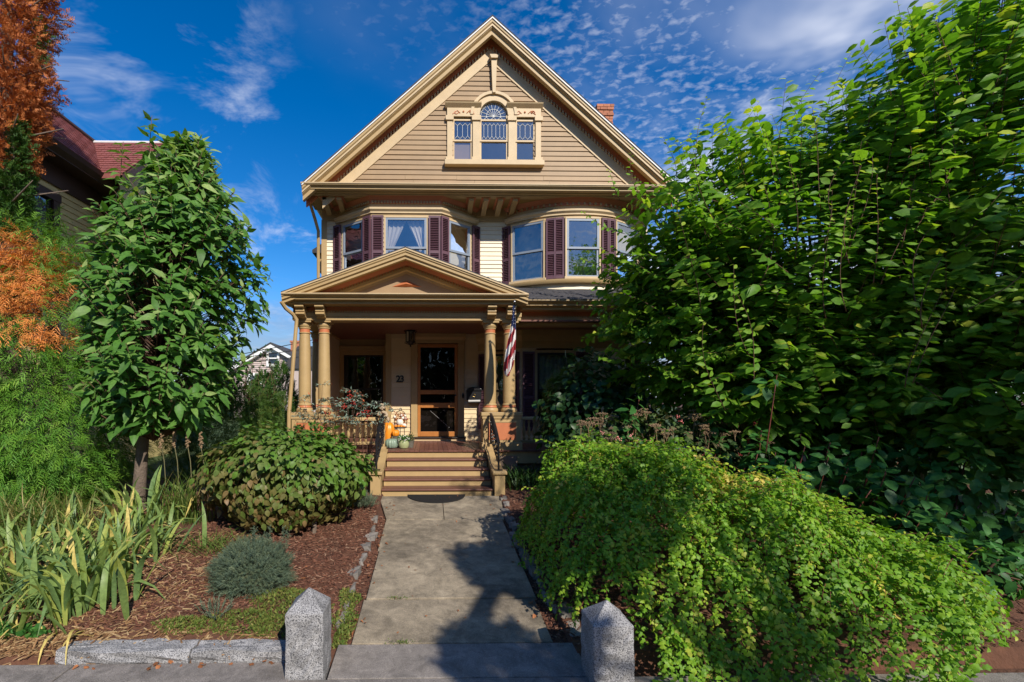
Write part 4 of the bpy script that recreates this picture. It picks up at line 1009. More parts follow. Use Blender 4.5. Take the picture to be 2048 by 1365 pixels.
def basis(dirs, ups):
    x = nrm(dirs); y = nrm(np.cross(ups, x)); z = np.cross(x, y)
    return np.stack([x, y, z], axis=2)                    # columns are the local axes
def fast_mesh(name, V, faces_tpl, nverts, ninst, rnd):
    """one mesh out of many placed copies of a template"""
    me = bpy.data.meshes.new(name)
    lens = np.array([len(f) for f in faces_tpl]); flat = np.concatenate([np.array(f) for f in faces_tpl])
    loops = (flat[None, :] + (np.arange(ninst) * nverts)[:, None]).ravel().astype(np.int32)
    tot = np.tile(lens, ninst); start = np.concatenate([[0], np.cumsum(tot)[:-1]]).astype(np.int32)
    me.vertices.add(V.shape[0]); me.vertices.foreach_set('co', V.astype(np.float32).ravel())
    me.loops.add(len(loops)); me.loops.foreach_set('vertex_index', loops)
    me.polygons.add(len(start)); me.polygons.foreach_set('loop_start', start); me.polygons.foreach_set('loop_total', tot.astype(np.int32))
    me.polygons.foreach_set('use_smooth', np.ones(len(start), dtype=bool))
    at = me.attributes.new('rnd', 'FLOAT', 'POINT'); at.data.foreach_set('value', np.repeat(rnd, nverts).astype(np.float32))
    me.update(); return me
def to_px(P):
    d = P - np.array([0, 0, EYE]); f = d[:, 0] * math.sin(YAW) + d[:, 1] * math.cos(YAW); r = d[:, 0] * math.cos(YAW) - d[:, 1] * math.sin(YAW)
    f = np.maximum(f, .05); return PX0 + FPX * r / f, PY0 - FPX * d[:, 2] / f, f
def foliage(parent, m, tpls, pos, dirs, ups, size, rnd, singles=300, leafname='leaf', massname='foliage', prefer=None, nvar=5):
    """the leaves that show largest become leaf objects, all others one mass"""
    pos = np.asarray(pos, float); n = len(pos)
    if n == 0: return
    dirs = np.asarray(dirs, float); ups = np.asarray(ups, float); size = np.asarray(size, float); rnd = np.clip(np.asarray(rnd, float), 0, .999)
    B = basis(dirs, ups); which = rng.integers(0, len(tpls), n)
    px, py, dep = to_px(pos); vis = (px > 5) & (px < 2043) & (py > 5) & (py < 1360)
    score = np.where(vis, size / dep, 0)
    if prefer is not None: score = score * prefer
    pick = np.zeros(n, bool)
    if singles:
        idx = np.argsort(-score)[:singles]; idx = idx[score[idx] > 0]; pick[idx] = True
    for ti, (TV, TF) in enumerate(tpls):
        k = np.where((which == ti) & ~pick)[0]
        if len(k):
            V = np.einsum('nij,vj->nvi', B[k], TV) * size[k][:, None, None] + pos[k][:, None, :]
            me = fast_mesh(massname, V.reshape(-1, 3), TF, len(TV), len(k), rnd[k]); me.materials.append(MATS[m])
            o = bpy.data.objects.new(massname, me); COL.objects.link(o); adopt(o, parent); tag(o, kind='stuff')
        k = np.where((which == ti) & pick)[0]
        if len(k):
            var = []
            for q in range(nvar):
                me = fast_mesh(leafname, TV.copy(), TF, len(TV), 1, np.array([(q + .5) / nvar])); me.materials.append(MATS[m]); var.append(me)
            for i in k:
                o = bpy.data.objects.new(leafname, var[min(nvar - 1, int(rnd[i] * nvar))]); COL.objects.link(o); adopt(o, parent)
                M = np.eye(4); M[:3, :3] = B[i] * size[i]; M[:3, 3] = pos[i]; o.matrix_basis = Matrix(M.tolist())
def unit(n): return nrm(rng.normal(size=(n, 3)))
def jitter(d, k): return nrm(d + k * rng.normal(size=d.shape))
def stems(parent, paths, name='branches', m='twig', seg=4):
    mb = MB()
    for pts, r0, r1 in paths:
        n = len(pts); mb.tube(pts, [r0 + (r1 - r0) * i / (n - 1) for i in range(n)], seg)
    me = bpy.data.meshes.new(name); me.from_pydata(mb.v, [], mb.f); me.update(); me.materials.append(MATS[m])
    for p in me.polygons: p.use_smooth = True
    o = bpy.data.objects.new(name, me); COL.objects.link(o); adopt(o, parent); tag(o, kind='stuff'); return o
def curve(p0, p1, sag, n=6):
    p0, p1 = Vector(p0), Vector(p1); return [p0.lerp(p1, i / (n - 1)) + Vector((0, 0, sag * math.sin(math.pi * i / (n - 1)))) for i in range(n)]

# foliage colours (albedo, not lit brightness)
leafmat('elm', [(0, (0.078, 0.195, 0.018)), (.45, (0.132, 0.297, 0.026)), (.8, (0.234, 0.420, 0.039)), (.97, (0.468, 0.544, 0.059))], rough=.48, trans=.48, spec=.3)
leafmat('magnolia', [(0, (0.054, 0.147, 0.022)), (.5, (0.090, 0.221, 0.035)), (.85, (0.183, 0.307, 0.069)), (.98, (0.314, 0.417, 0.131))], rough=.50, trans=.32, spec=.3)
leafmat('viburnum', [(0, (0.064, 0.168, 0.019)), (.30, (0.106, 0.210, 0.027)), (.55, (0.120, 0.155, 0.035)), (.8, (0.191, 0.147, 0.049)), (1, (0.234, 0.140, 0.060))], rough=.5, trans=.25)
leafmat('cascade', [(0, (0.107, 0.249, 0.017)), (.5, (0.185, 0.364, 0.023)), (.86, (0.303, 0.448, 0.034)), (.94, (0.561, 0.517, 0.071)), (.99, (0.757, 0.573, 0.157))], rough=.5, trans=.40)
leafmat('hydrangea', [(0, (0.036, 0.135, 0.029)), (.5, (0.061, 0.189, 0.038)), (1, (0.116, 0.269, 0.055))], rough=.45, trans=.28)
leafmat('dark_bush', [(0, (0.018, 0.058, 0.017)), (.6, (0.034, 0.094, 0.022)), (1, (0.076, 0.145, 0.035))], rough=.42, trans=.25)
leafmat('brown_bush', [(0, (0.052, 0.114, 0.026)), (.5, (0.088, 0.129, 0.039)), (.8, (0.152, 0.122, 0.058)), (1, (0.187, 0.100, 0.065))], rough=.6, trans=.25)
leafmat('iris', [(0, (0.138, 0.238, 0.093)), (.5, (0.242, 0.336, 0.086)), (.8, (0.414, 0.443, 0.099)), (.93, (0.725, 0.540, 0.184)), (1, (0.725, 0.393, 0.128))], rough=.45, trans=.30)
leafmat('grass', [(0, (0.061, 0.135, 0.024)), (.5, (0.128, 0.203, 0.038)), (.8, (0.284, 0.270, 0.081)), (1, (0.486, 0.365, 0.162))], rough=.55, trans=.35)
leafmat('lily', [(0, (.016, .060, .012)), (.6, (.028, .085, .016)), (1, (.07, .12, .03))], rough=.5, trans=.3)
leafmat('cypress', [(0, (0.055, 0.172, 0.019)), (.4, (0.105, 0.254, 0.023)), (.75, (0.177, 0.327, 0.036)), (.799, (0.227, 0.363, 0.046)), (.80, (0.617, 0.227, 0.052)), (.9, (0.781, 0.309, 0.082)), (1, (0.472, 0.155, 0.041))], rough=.6, trans=.25)
leafmat('rusty', [(0, (0.312, 0.082, 0.020)), (.5, (0.456, 0.139, 0.032)), (.85, (0.546, 0.191, 0.055)), (1, (0.223, 0.057, 0.016))], rough=.65, trans=.22, tintrans=(1.2, .9, .6))
leafmat('spruce', [(0, (0.072, 0.115, 0.077)), (.6, (0.110, 0.154, 0.095)), (1, (0.183, 0.213, 0.114))], rough=.6, trans=.12)
leafmat('moss', [(0, (0.065, 0.124, 0.018)), (.5, (0.130, 0.176, 0.029)), (.85, (0.221, 0.215, 0.052)), (1, (0.312, 0.247, 0.078))], rough=.7, trans=.2)
leafmat('nandina', [(0, (0.150, 0.232, 0.188)), (.6, (0.255, 0.338, 0.270)), (.84, (0.390, 0.450, 0.352)), (.86, (0.540, 0.150, 0.060)), (1, (0.450, 0.053, 0.038))], rough=.45, trans=.22)
leafmat('lavender', [(0, (.09, .13, .075)), (1, (.17, .21, .14))], rough=.7, trans=.15)
leafmat('cone', [(0, (.022, .075, .010)), (.6, (.05, .125, .016)), (1, (.10, .17, .03))], rough=.6, trans=.2)
leafmat('far_tree', [(0, (.03, .06, .015)), (.6, (.06, .085, .022)), (1, (.12, .11, .04))], rough=.6, trans=.25)
# ================================================================== plants on the right
def ell(c, r, d): return np.array(c) + np.array(r) * d
def shooty_tree():
    base = np.array([6.1, 6.6, -.05]); e = empty('garden_tree', base); tag(e, 'large vase-shaped tree with long leafy shoots filling the right side', 'tree')
    lobes = [((5.5, 6.5, 3.5), (2.7, 1.6, 2.15), 820), ((7.3, 5.2, 4.3), (2.4, 1.7, 2.45), 900), ((4.15, 7.0, 2.95), (1.55, .95, 1.55), 560), ((7.3, 5.5, 1.9), (2.2, 1.7, 1.4), 640), ((5.3, 6.4, 2.0), (2.0, 1.3, 1.1), 380)]
    pos, dr, up, sz, rn, pf = [], [], [], [], [], []; tw = []
    for c, r, n in lobes:
        d = unit(n * 2); d = d[d[:, 1] < .45][:n]
        for k in range(len(d)):
            p1 = ell(c, r, d[k] * rng.uniform(.62, 1.05)); out = d[k] * np.array(r); out = out / np.linalg.norm(out)
            away = p1 - (base + np.array([0, 0, 1.0])); away /= np.linalg.norm(away)
            g = nrm(.70 * away + .35 * out + np.array([0, 0, .42 if p1[2] > 3 else .02]) + .28 * rng.normal(size=3))
            L = rng.uniform(.7, 1.35) if d[k][2] > .2 else rng.uniform(.55, 1.0)
            p0 = p1 - g * L * .75; nn = int(L / .052); droop = rng.uniform(.0, .28) if d[k][2] > .3 else rng.uniform(.15, .5)
            side = nrm(np.cross(g, [0, 0, 1]))
            roll = rng.uniform(-.5, .5); s2 = side * math.cos(roll) + np.cross(side, g) * math.sin(roll)
            pts = []
            for i in range(nn + 1):
                t = i / nn; p = p0 + g * L * t + np.array([0, 0, -droop * t * t * L * .55]); pts.append(p)
                if i == 0: continue
                sg = 1 if i % 2 else -1
                ld = g * .55 + s2 * sg * .85 + np.array([0, 0, -.28 + rng.uniform(-.2, .2)]); u = np.array([.25, -.6, .75]) + .45 * rng.normal(size=3) + .25 * out
                if p[1] > 8.35 and p[0] < 5.6: continue
                if p[1] > 9.2: continue
                if p[2] < .75 + .1 * rng.normal(): continue
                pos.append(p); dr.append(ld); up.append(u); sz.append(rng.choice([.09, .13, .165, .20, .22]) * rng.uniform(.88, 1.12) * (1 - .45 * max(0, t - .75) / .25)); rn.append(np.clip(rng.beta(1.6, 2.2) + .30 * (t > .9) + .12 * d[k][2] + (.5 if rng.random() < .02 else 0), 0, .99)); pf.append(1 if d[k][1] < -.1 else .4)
            if pts[0][1] < 8.5: tw.append(([Vector(q) for q in pts[::4]] if len(pts) > 6 else [Vector(q) for q in pts], .005, .002))
    # a few long whips standing above the crown, as against the sky
    whips = [(1425, 380, 1412, 195, 7.0), (1465, 330, 1520, 205, 6.9), (1500, 350, 1440, 260, 6.9), (1575, 330, 1640, 140, 6.6), (1640, 330, 1700, 105, 6.4), (1700, 330, 1735, 170, 6.4), (1780, 250, 1795, -20, 6.0), (1300, 420, 1262, 300, 7.4), (1345, 400, 1330, 275, 7.3),
             (1820, 300, 1960, 60, 5.6), (1880, 260, 2020, 20, 5.4), (1560, 420, 1545, 230, 6.6), (1250, 470, 1165, 425, 7.6), (1262, 640, 1150, 600, 7.9), (1240, 560, 1160, 520, 7.8), (1900, 420, 2040, 130, 5.2), (1240, 400, 1215, 340, 7.6), (1680, 420, 1850, 160, 6.0), (1750, 430, 1900, 230, 5.8)]
    for k in range(26):
        x0 = rng.uniform(1330, 1980); y0 = rng.uniform(330, 780) - .25 * (x0 - 1330); lean = (x0 - 1520) * .22 + rng.normal() * 40
        whips.append((x0, y0 + 150, x0 + lean, y0 - rng.uniform(20, 90), max(4.3, 5.75 - (x0 - 1330) / 650 * 1.3)))
    for x0, y0, x1, y1, Y in whips:
        a = np.array(PT(x0, y0, Y)); b = np.array(PT(x1, y1, Y - .15)); L = np.linalg.norm(b - a); g = (b - a) / L; nn = int(L / .05); side = nrm(np.cross(g, [0, -.75, .65])); pts = []
        bow = rng.uniform(-.2, .2); wob = rng.uniform(0, 6)
        for i in range(nn + 1):
            t = i / nn; p = a + g * L * t + side * (bow * math.sin(math.pi * t) + .03 * math.sin(5 * t + wob)); pts.append(Vector(p)); sg = 1 if i % 2 else -1
            if i == 0: continue
            pos.append(p); dr.append(g * .5 + side * sg * .9 + np.array([0, 0, -.15 + .25 * rng.normal()])); up.append(np.array([0, -.5, .8]) + .45 * rng.normal(size=3)); sz.append(rng.uniform(.11, .165) * (1.05 - .6 * t)); rn.append(.4 + .5 * t + .1 * rng.uniform(-1, 1)); pf.append(1.2)
        tw.append((pts[::2], .006, .002))
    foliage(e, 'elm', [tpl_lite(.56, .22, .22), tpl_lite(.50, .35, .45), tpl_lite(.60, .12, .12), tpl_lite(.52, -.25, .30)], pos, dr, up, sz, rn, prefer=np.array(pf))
    stems(e, tw, 'twigs', 'twig', 3)
    # stems
    st = []
    for k in range(11):
        a = rng.uniform(0, 6.28); top = ell((6.0, 6.3, 3.9), (2.6, 1.3, 1.4), unit(1)[0] * .8); b0 = base + np.array([.25 * math.cos(a), .2 * math.sin(a), -.1]); top[1] = min(top[1], 8)
        m1 = b0 * .6 + top * .4 + np.array([0, 0, .5]); st.append(([Vector(b0), Vector(b0 * .8 + m1 * .2 + np.array([0, 0, .2])), Vector(m1), Vector(m1 * .5 + top * .5 + np.array([0, 0, .15])), Vector(top)], .05, .012))
    for pts, r0, r1 in st:
        mb = MB(); mb.tube(pts, [r0 + (r1 - r0) * i / 4 for i in range(5)], 8); mb.build('trunk', 'bark', e, smooth=True)
shooty_tree()

def cascade():
    e = empty('cascading_shrub', (2.7, 4.2, -.3)); tag(e, 'broad bright green shrub of tiny lobed leaves cascading to the pavement', 'shrub')
    # a ridge from the left crest down to the right; the mound falls away on all sides
    def top(x):
        return float(np.interp(x, [.7, 1.0, 1.45, 2.2, 2.85, 3.6, 4.05, 4.35, 4.65], [.28, .76, 1.03, 1.00, .90, .64, .22, -.16, -.38]))
    def ridge_y(x): return float(np.interp(x, [.9, 1.6, 2.6, 3.6, 4.6], [4.75, 4.85, 4.6, 4.15, 3.85]))
    def height(x, y):
        ry = ridge_y(x); h = top(x); fr = ry - y; w = 1.75 if fr > 0 else 1.0
        q = min(1.0, abs(fr) / w); g = -.36 + .05 * max(0, y - 3.3)
        left = min(1, max(0, (x - .98) / .45)); edge = 1 - (1 - left) ** 2.2
        v = g + (h - g) * edge * (max(0, 1 - q ** 2.3)) ** .75
        return v + .07 * math.sin(3.1 * x + 1.7 * y) + (.06 * math.sin(5.7 * x - 4.1 * y) + .05 * math.sin(9.3 * x + 7.7 * y + 1) + .035 * math.sin(17 * x - 13 * y)) * (1 if q < .9 else .3)
    pos, dr, up, sz, rn, pf = [], [], [], [], [], []; tw = []
    ns = 6400
    for k in range(ns):
        x = rng.uniform(1.06, 5.0); y = rng.uniform(2.72, 5.7)
        if x > 1.20 * y + .1 * math.sin(7 * y): continue
        z = height(x, y)
        if z < -.36 and rng.random() < .8: continue
        if x < 1.55 and y < 3.42 + .25 * rng.random(): continue
        if x < 2.2 and y < 3.0: continue
        hx = (height(x + .05, y) - height(x - .05, y)) / .1; hy = (height(x, y + .05) - height(x, y - .05)) / .1
        nv = nrm(np.array([-hx, -hy, 1.0])); dn = np.array([-hx, -hy, -(hx * hx + hy * hy)]) + np.array([rng.normal() * .9, -.35 + rng.normal() * .8, 0]); dn = nrm(dn - nv * dn.dot(nv) * .8)
        depth = rng.choice([0, .06, .14, .24], p=[.42, .26, .20, .12]); L = rng.uniform(.14, .32)
        p = np.array([x, y, z]) - nv * depth + nv * rng.uniform(-.03, .05); g = dn + nv * .25
        s2 = nrm(np.cross(g, nv)); n = int(L / .021); pts = []
        tone = rng.normal() * .17 + (.16 if (math.sin(2.1 * x + .7) * math.sin(2.6 * y + x)) > .45 else 0)
        dead = (rng.random() < .015) or (abs(x - 2.62) < .24 and abs(y - 4.1) < .28 and rng.random() < .55)
        for i in range(n):
            g = nrm(g + np.array([0, 0, -.07])); p = p + g * .021
            if p[2] < -.37: break
            if .98 < p[0] < 1.42 and p[1] < 3.38 and p[2] < .22: break
            pts.append(Vector(p)); sg = 1 if i % 2 else -1
            pos.append(p.copy()); dr.append(g * .5 + s2 * sg * .8 + nv * .15 + .45 * rng.normal(size=3)); up.append(nv + np.array([.2, -.35, .5]) + .45 * rng.normal(size=3)); sz.append(rng.choice([.028, .040, .052]) * rng.uniform(.85, 1.12)); rn.append(np.clip(.42 + tone + .22 * rng.normal() * .8, .02, .90) if not dead else rng.uniform(.93, .99)); pf.append(1 if depth < .05 else .2)
        if len(pts) > 3 and rng.random() < .35: tw.append((pts[::3] if len(pts) > 8 else pts, .0028, .0015))
    for k in range(150):
        x = rng.uniform(1.2, 4.4); y = rng.uniform(3.2, 5.0); z = height(x, y)
        if x > 1.18 * y: continue
        if x < 1.6 and y < 3.6: continue
        p = np.array([x, y, z]); g = nrm(np.array([rng.normal() * .6, -.4 + rng.normal() * .5, .75])); s2 = nrm(np.cross(g, [0, 0, 1.0])); pts = []
        for i in range(int(rng.integers(6, 15))):
            g = nrm(g + np.array([0, 0, -.10])); p = p + g * .024; pts.append(Vector(p)); sg = 1 if i % 2 else -1
            pos.append(p.copy()); dr.append(g * .5 + s2 * sg * .9 + .3 * rng.normal(size=3)); up.append(np.array([0, -.3, 1]) + .4 * rng.normal(size=3)); sz.append(rng.uniform(.026, .046)); rn.append(np.clip(.6 + .2 * rng.normal(), 0, .9)); pf.append(1)
        tw.append((pts, .0026, .0014))
    foliage(e, 'cascade', [tpl_lobed(.25), tpl_lobed(.45)], pos, dr, up, sz, rn, prefer=np.array(pf))
    stems(e, tw, 'twigs', 'redstem', 3)
    st = []
    for k in range(16):
        a = rng.uniform(0, 6.28); x1 = rng.uniform(1.3, 4.2); st.append((curve((2.6 + .4 * math.cos(a), 4.4 + .2 * math.sin(a), -.3), (x1, ridge_y(x1) + rng.uniform(-.4, .3), top(x1) - .18), .15, 7), .014, .005))
    stems(e, st, 'branches', 'redstem', 5)
cascade()

def bush(name, label, c, r, n, m, tpls, size, cat='shrub', shell=(.72, 1.03), rfun=None, tipdown=.5, singles=300, ycut=None, flat=.0, zmin=None, stem='twig', squash=None, nstem=14, group=None):
    """a dense rounded bush: leaves in a thick shell with tips hanging, on stems from the ground"""
    e = empty(name, (c[0], c[1], ground_z(c[0], c[1]))); tag(e, label, cat, group)
    d = unit(n); lump = 1 + .10 * np.sin(d[:, 0] * 5 + c[0]) * np.cos(d[:, 2] * 6 + c[1]) + .07 * np.sin(d[:, 1] * 9 + d[:, 2] * 7)
    rr = rng.uniform(shell[0], shell[1], n)
    if squash: d = nrm(d * np.array(squash))
    pos = np.array(c) + np.array(r) * d * (rr * lump)[:, None]
    out = nrm(d / np.array(r)); tang = np.array([0, 0, -1.0]) - out * (-out[:, 2:3])
    dirs = nrm(out * .55 + nrm(tang + 1e-6) * tipdown + .45 * rng.normal(size=(n, 3))); ups = nrm(out + np.array([0, 0, .5]) + .35 * rng.normal(size=(n, 3)))
    sz = rng.uniform(size[0], size[1], n); rn = rfun(pos, out) if rfun else rng.beta(2, 2, n)
    keep = np.ones(n, bool)
    if ycut: keep &= pos[:, 1] < ycut
    if zmin is not None: keep &= pos[:, 2] > zmin
    pos, dirs, ups, sz, rn, out, rr = [a[keep] for a in (pos, dirs, ups, sz, rn, out, rr)]
    foliage(e, m, tpls, pos, dirs, ups, sz, rn, singles=singles, prefer=np.where((out[:, 1] < .1) & (rr > .86), 1, .25))
    st = []
    for k in range(nstem):
        q = ell(c, r, unit(1)[0] * .75); 
        if ycut: q[1] = min(q[1], ycut - .1)
        q[2] = max(q[2], c[2] - .3 * r[2]); b0 = (c[0] + rng.uniform(-.15, .15) * r[0], c[1] + rng.uniform(-.15, .15) * r[1], ground_z(c[0], c[1]) - .05)
        st.append((curve(b0, tuple(q), .08, 5), .016, .005))
    stems(e, st, 'branches', stem, 5)
    return e
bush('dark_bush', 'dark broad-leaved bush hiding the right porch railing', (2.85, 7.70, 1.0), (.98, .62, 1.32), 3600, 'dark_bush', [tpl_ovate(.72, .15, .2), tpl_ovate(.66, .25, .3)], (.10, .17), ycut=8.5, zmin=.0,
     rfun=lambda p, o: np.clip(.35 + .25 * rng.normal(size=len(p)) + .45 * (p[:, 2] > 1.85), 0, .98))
def airy_bush():
    e = empty('feathery_bush', (2.2, 8.05, 0)); tag(e, 'small feathery grey-green bush beside the porch pedestal, left of the dark bush', 'shrub')
    n = 900; d = unit(n); pos = np.array([2.25, 8.1, 1.45]) + np.array([.26, .22, .60]) * d * rng.uniform(.4, 1.05, n)[:, None]
    foliage(e, 'grass', [tpl_spray(8, 3, .5, .02, .2)], pos, nrm(d * .5 + np.array([0, 0, .8]) + .3 * rng.normal(size=(n, 3))), unit(n), rng.uniform(.10, .18, n), rng.uniform(.15, .62, n), singles=0)
    stems(e, [(curve((2.22, 8.08, -.05), tuple(np.array([2.25, 8.1, 1.3]) + .2 * rng.normal(size=3)), 0, 4), .012, .004) for k in range(8)], 'branches', 'twig', 4)
airy_bush()

def flower_bush():
    c, r = (3.1, 6.25, .62), (1.35, .65, .78)
    e = bush('seedhead_bush', 'bush with flat brown seed heads between the cascading shrub and the tree', c, r, 3600, 'brown_bush', [tpl_ovate(.62, .2, .3), tpl_ovate(.55, .3, .45)], (.06, .11), rfun=lambda p, o: np.clip(.30 + .28 * rng.normal(size=len(p)) , 0, .98), zmin=0)
    for k in range(54):
        x = rng.uniform(1.95, 4.35); y = rng.uniform(5.75, 6.5); q = (x - c[0]) / r[0]; t = max(.15, 1 - q * q * .55); z = c[2] + r[2] * math.sqrt(t) * rng.uniform(.86, 1.06) - (.18 if y < 6 else 0)
        mb = MB(); n = 26; rad = rng.uniform(.05, .10)
        for i in range(n):
            a = i * 2.4; rr = rad * math.sqrt((i + .5) / n); s = rng.uniform(.007, .013)
            p = (x + rr * math.cos(a), y + rr * math.sin(a), z + .02 * (1 - (rr / rad) ** 2) + rng.uniform(-.006, .006))
            mb.add([(p[0] + s, p[1], p[2]), (p[0] - s, p[1], p[2]), (p[0], p[1] + s, p[2]), (p[0], p[1] - s, p[2]), (p[0], p[1], p[2] + s), (p[0], p[1], p[2] - s)], [(0, 2, 4), (2, 1, 4), (1, 3, 4), (3, 0, 4), (2, 0, 5), (1, 2, 5), (3, 1, 5), (0, 3, 5)])
            if i % 4 == 0: mb.tube([p, (x, y, z - .07)], .002, 3)
        mb.tube([(x, y, z - .07), (x + rng.uniform(-.05, .05), y, z - .3)], .004, 4)
        o = mb.build('seed_head', 'dry_flower' if rng.random() > .18 else 'berry', e)
        o.data.materials.clear(); o.data.materials.append(MATS['dry_flower'])
    for k in range(16):
        x = rng.uniform(2.0, 4.3); y = rng.uniform(5.7, 6.1); z = rng.uniform(.8, 1.35); mb = MB()
        for i in range(7): mb.ball((x + rng.uniform(-.03, .03), y + rng.uniform(-.02, .02), z + rng.uniform(-.025, .025)), .009, 6, 4)
        tag(mb.build('berry_cluster', 'berry', e, smooth=True), kind='stuff')
flower_bush()

def big_leaf_bush():
    e = empty('hydrangea', (4.7, 5.0, -.15)); tag(e, 'big-leaved green bush spilling along the back of the cascading shrub', 'shrub')
    pos, dr, up, sz, rn = [], [], [], [], []; st = []
    heads = []
    for k in range(62):
        t = rng.random(); px = 1500 + 520 * t + rng.normal() * 25; py = 905 + 215 * t ** 1.3 + rng.normal() * 45 - 20; Y = 5.35 - .85 * t + rng.normal() * .14
        heads.append(PT(px, py, Y))
    heads += [PT(1278, 800, 6.0), PT(1285, 890, 5.7), PT(1420, 830, 5.9), PT(1440, 880, 5.8), PT(1265, 840, 5.95), PT(1500, 900, 5.6), PT(1980, 1090, 4.3), PT(2020, 1130, 4.2), PT(1990, 1190, 4.1)]
    for hd in heads:
        h = np.array(hd); ax = nrm(np.array([rng.normal() * .35, -.35 + rng.normal() * .25, .9])); a0 = rng.uniform(0, 6.28)
        b = np.array([h[0] + rng.uniform(-.2, .3), h[1] + .35, ground_z(h[0], h[1])]); st.append((curve(tuple(b), tuple(h), 0, 5), .011, .005))
        for i in range(10):
            lvl = i // 2; a = a0 + lvl * 1.57 + (i % 2) * math.pi; p = h - ax * (.055 * lvl); o = np.cross(ax, [math.cos(a), math.sin(a), .3]); o = nrm(o)
            pos.append(p); dr.append(o + ax * (.55 - .28 * lvl) + np.array([0, 0, -.08])); up.append(ax + .2 * rng.normal(size=3)); sz.append((.10 + .035 * min(lvl, 3)) * rng.uniform(.85, 1.2)); rn.append(np.clip(.5 - .08 * lvl + .2 * rng.normal(), 0, .98))
    foliage(e, 'hydrangea', [tpl_ovate(.56, .15, .28, .14), tpl_ovate(.52, .25, .40, .14), tpl_ovate(.60, .08, .15, .12)], pos, dr, up, sz, rn)
    stems(e, st, 'branches', 'redstem', 5)
big_leaf_bush()

def blades(e, m, n, place, tpls, size, lean, rfun, singles=300, name='blade', mass='blades'):
    pos, dr, up, sz, rn = [], [], [], [], []
    for k in range(n):
        p, hd = place(k); a = rng.uniform(0, 6.28) if hd is None else hd; l = rng.uniform(*lean); d = np.array([math.cos(a) * l, math.sin(a) * l, 1.0])
        u = np.array([-math.cos(a), -math.sin(a), l]) * -1
        pos.append(p); dr.append(d); up.append(-np.array([math.cos(a), math.sin(a), -l]) * 1.0 + .15 * rng.normal(size=3)); sz.append(rng.uniform(*size)); rn.append(rfun(k))
    # blades bend towards -z of their frame: point that outward
    up = [-u for u in up]; up = [np.array([-d[0], -d[1], .3]) * 1.0 + .2 * rng.normal(size=3) for d in dr]
    foliage(e, m, tpls, pos, dr, up, sz, rn, singles=singles, leafname=name, massname=mass)

def lilies():
    e = empty('daylily_clump', (1.55, 8.1, 0)); tag(e, 'dark green strappy clump in shade right of the steps', 'plant')
    blades(e, 'lily', 170, lambda k: (np.array([rng.uniform(1.30, 2.0), rng.uniform(7.7, 8.45), 0.0]), None), [tpl_blade(6, .045, 1.1), tpl_blade(6, .05, .7)], (.38, .62), (.1, .7), lambda k: rng.random() * .9)
lilies()
for (x, y, h, nm) in ((5.6, 5.1, .5, 'grassy dark green tuft at the right edge behind the hydrangea'),):
    e = empty('grass_tuft', (x, y, 0)); tag(e, nm, 'plant')
    blades(e, 'lily', 150, lambda k: (np.array([x + rng.normal() * .25, y + rng.normal() * .25, ground_z(x, y)]), None), [tpl_blade(5, .03, 1.0)], (.4, .7), (.1, .7), lambda k: rng.random(), singles=0)

# background greenery behind the right tree, closing the view past the house
bush('boundary_shrub', 'tall dark evergreen shrub behind the large tree at the right edge', (8.2, 8.6, 1.6), (3.0, 1.0, 2.6), 5200, 'dark_bush', [tpl_ovate(.6, .2, .3)], (.16, .26), zmin=0, singles=0)
bush('boundary_shrub', 'dark evergreen shrub in deep shade beyond the porch corner', (5.6, 8.0, 1.0), (1.2, .6, 1.5), 2000, 'dark_bush', [tpl_ovate(.6, .2, .3)], (.12, .2), zmin=0, singles=0)

bush('understorey_shrub', 'low dark broad-leaved shrub at the right frame edge under the large tree', (6.1, 5.3, .45), (1.0, .75, .85), 1500, 'hydrangea', [tpl_lite(.56, .2, .3), tpl_lite(.50, .1, .4)], (.12, .20), zmin=-.1, singles=200)
bush('understorey_shrub', 'small leafy shrub at the right edge beside the end of the cascading shrub', (5.1, 4.25, -.05), (.42, .35, .38), 420, 'hydrangea', [tpl_lite(.56, .2, .3)], (.09, .15), zmin=-.2, singles=120)
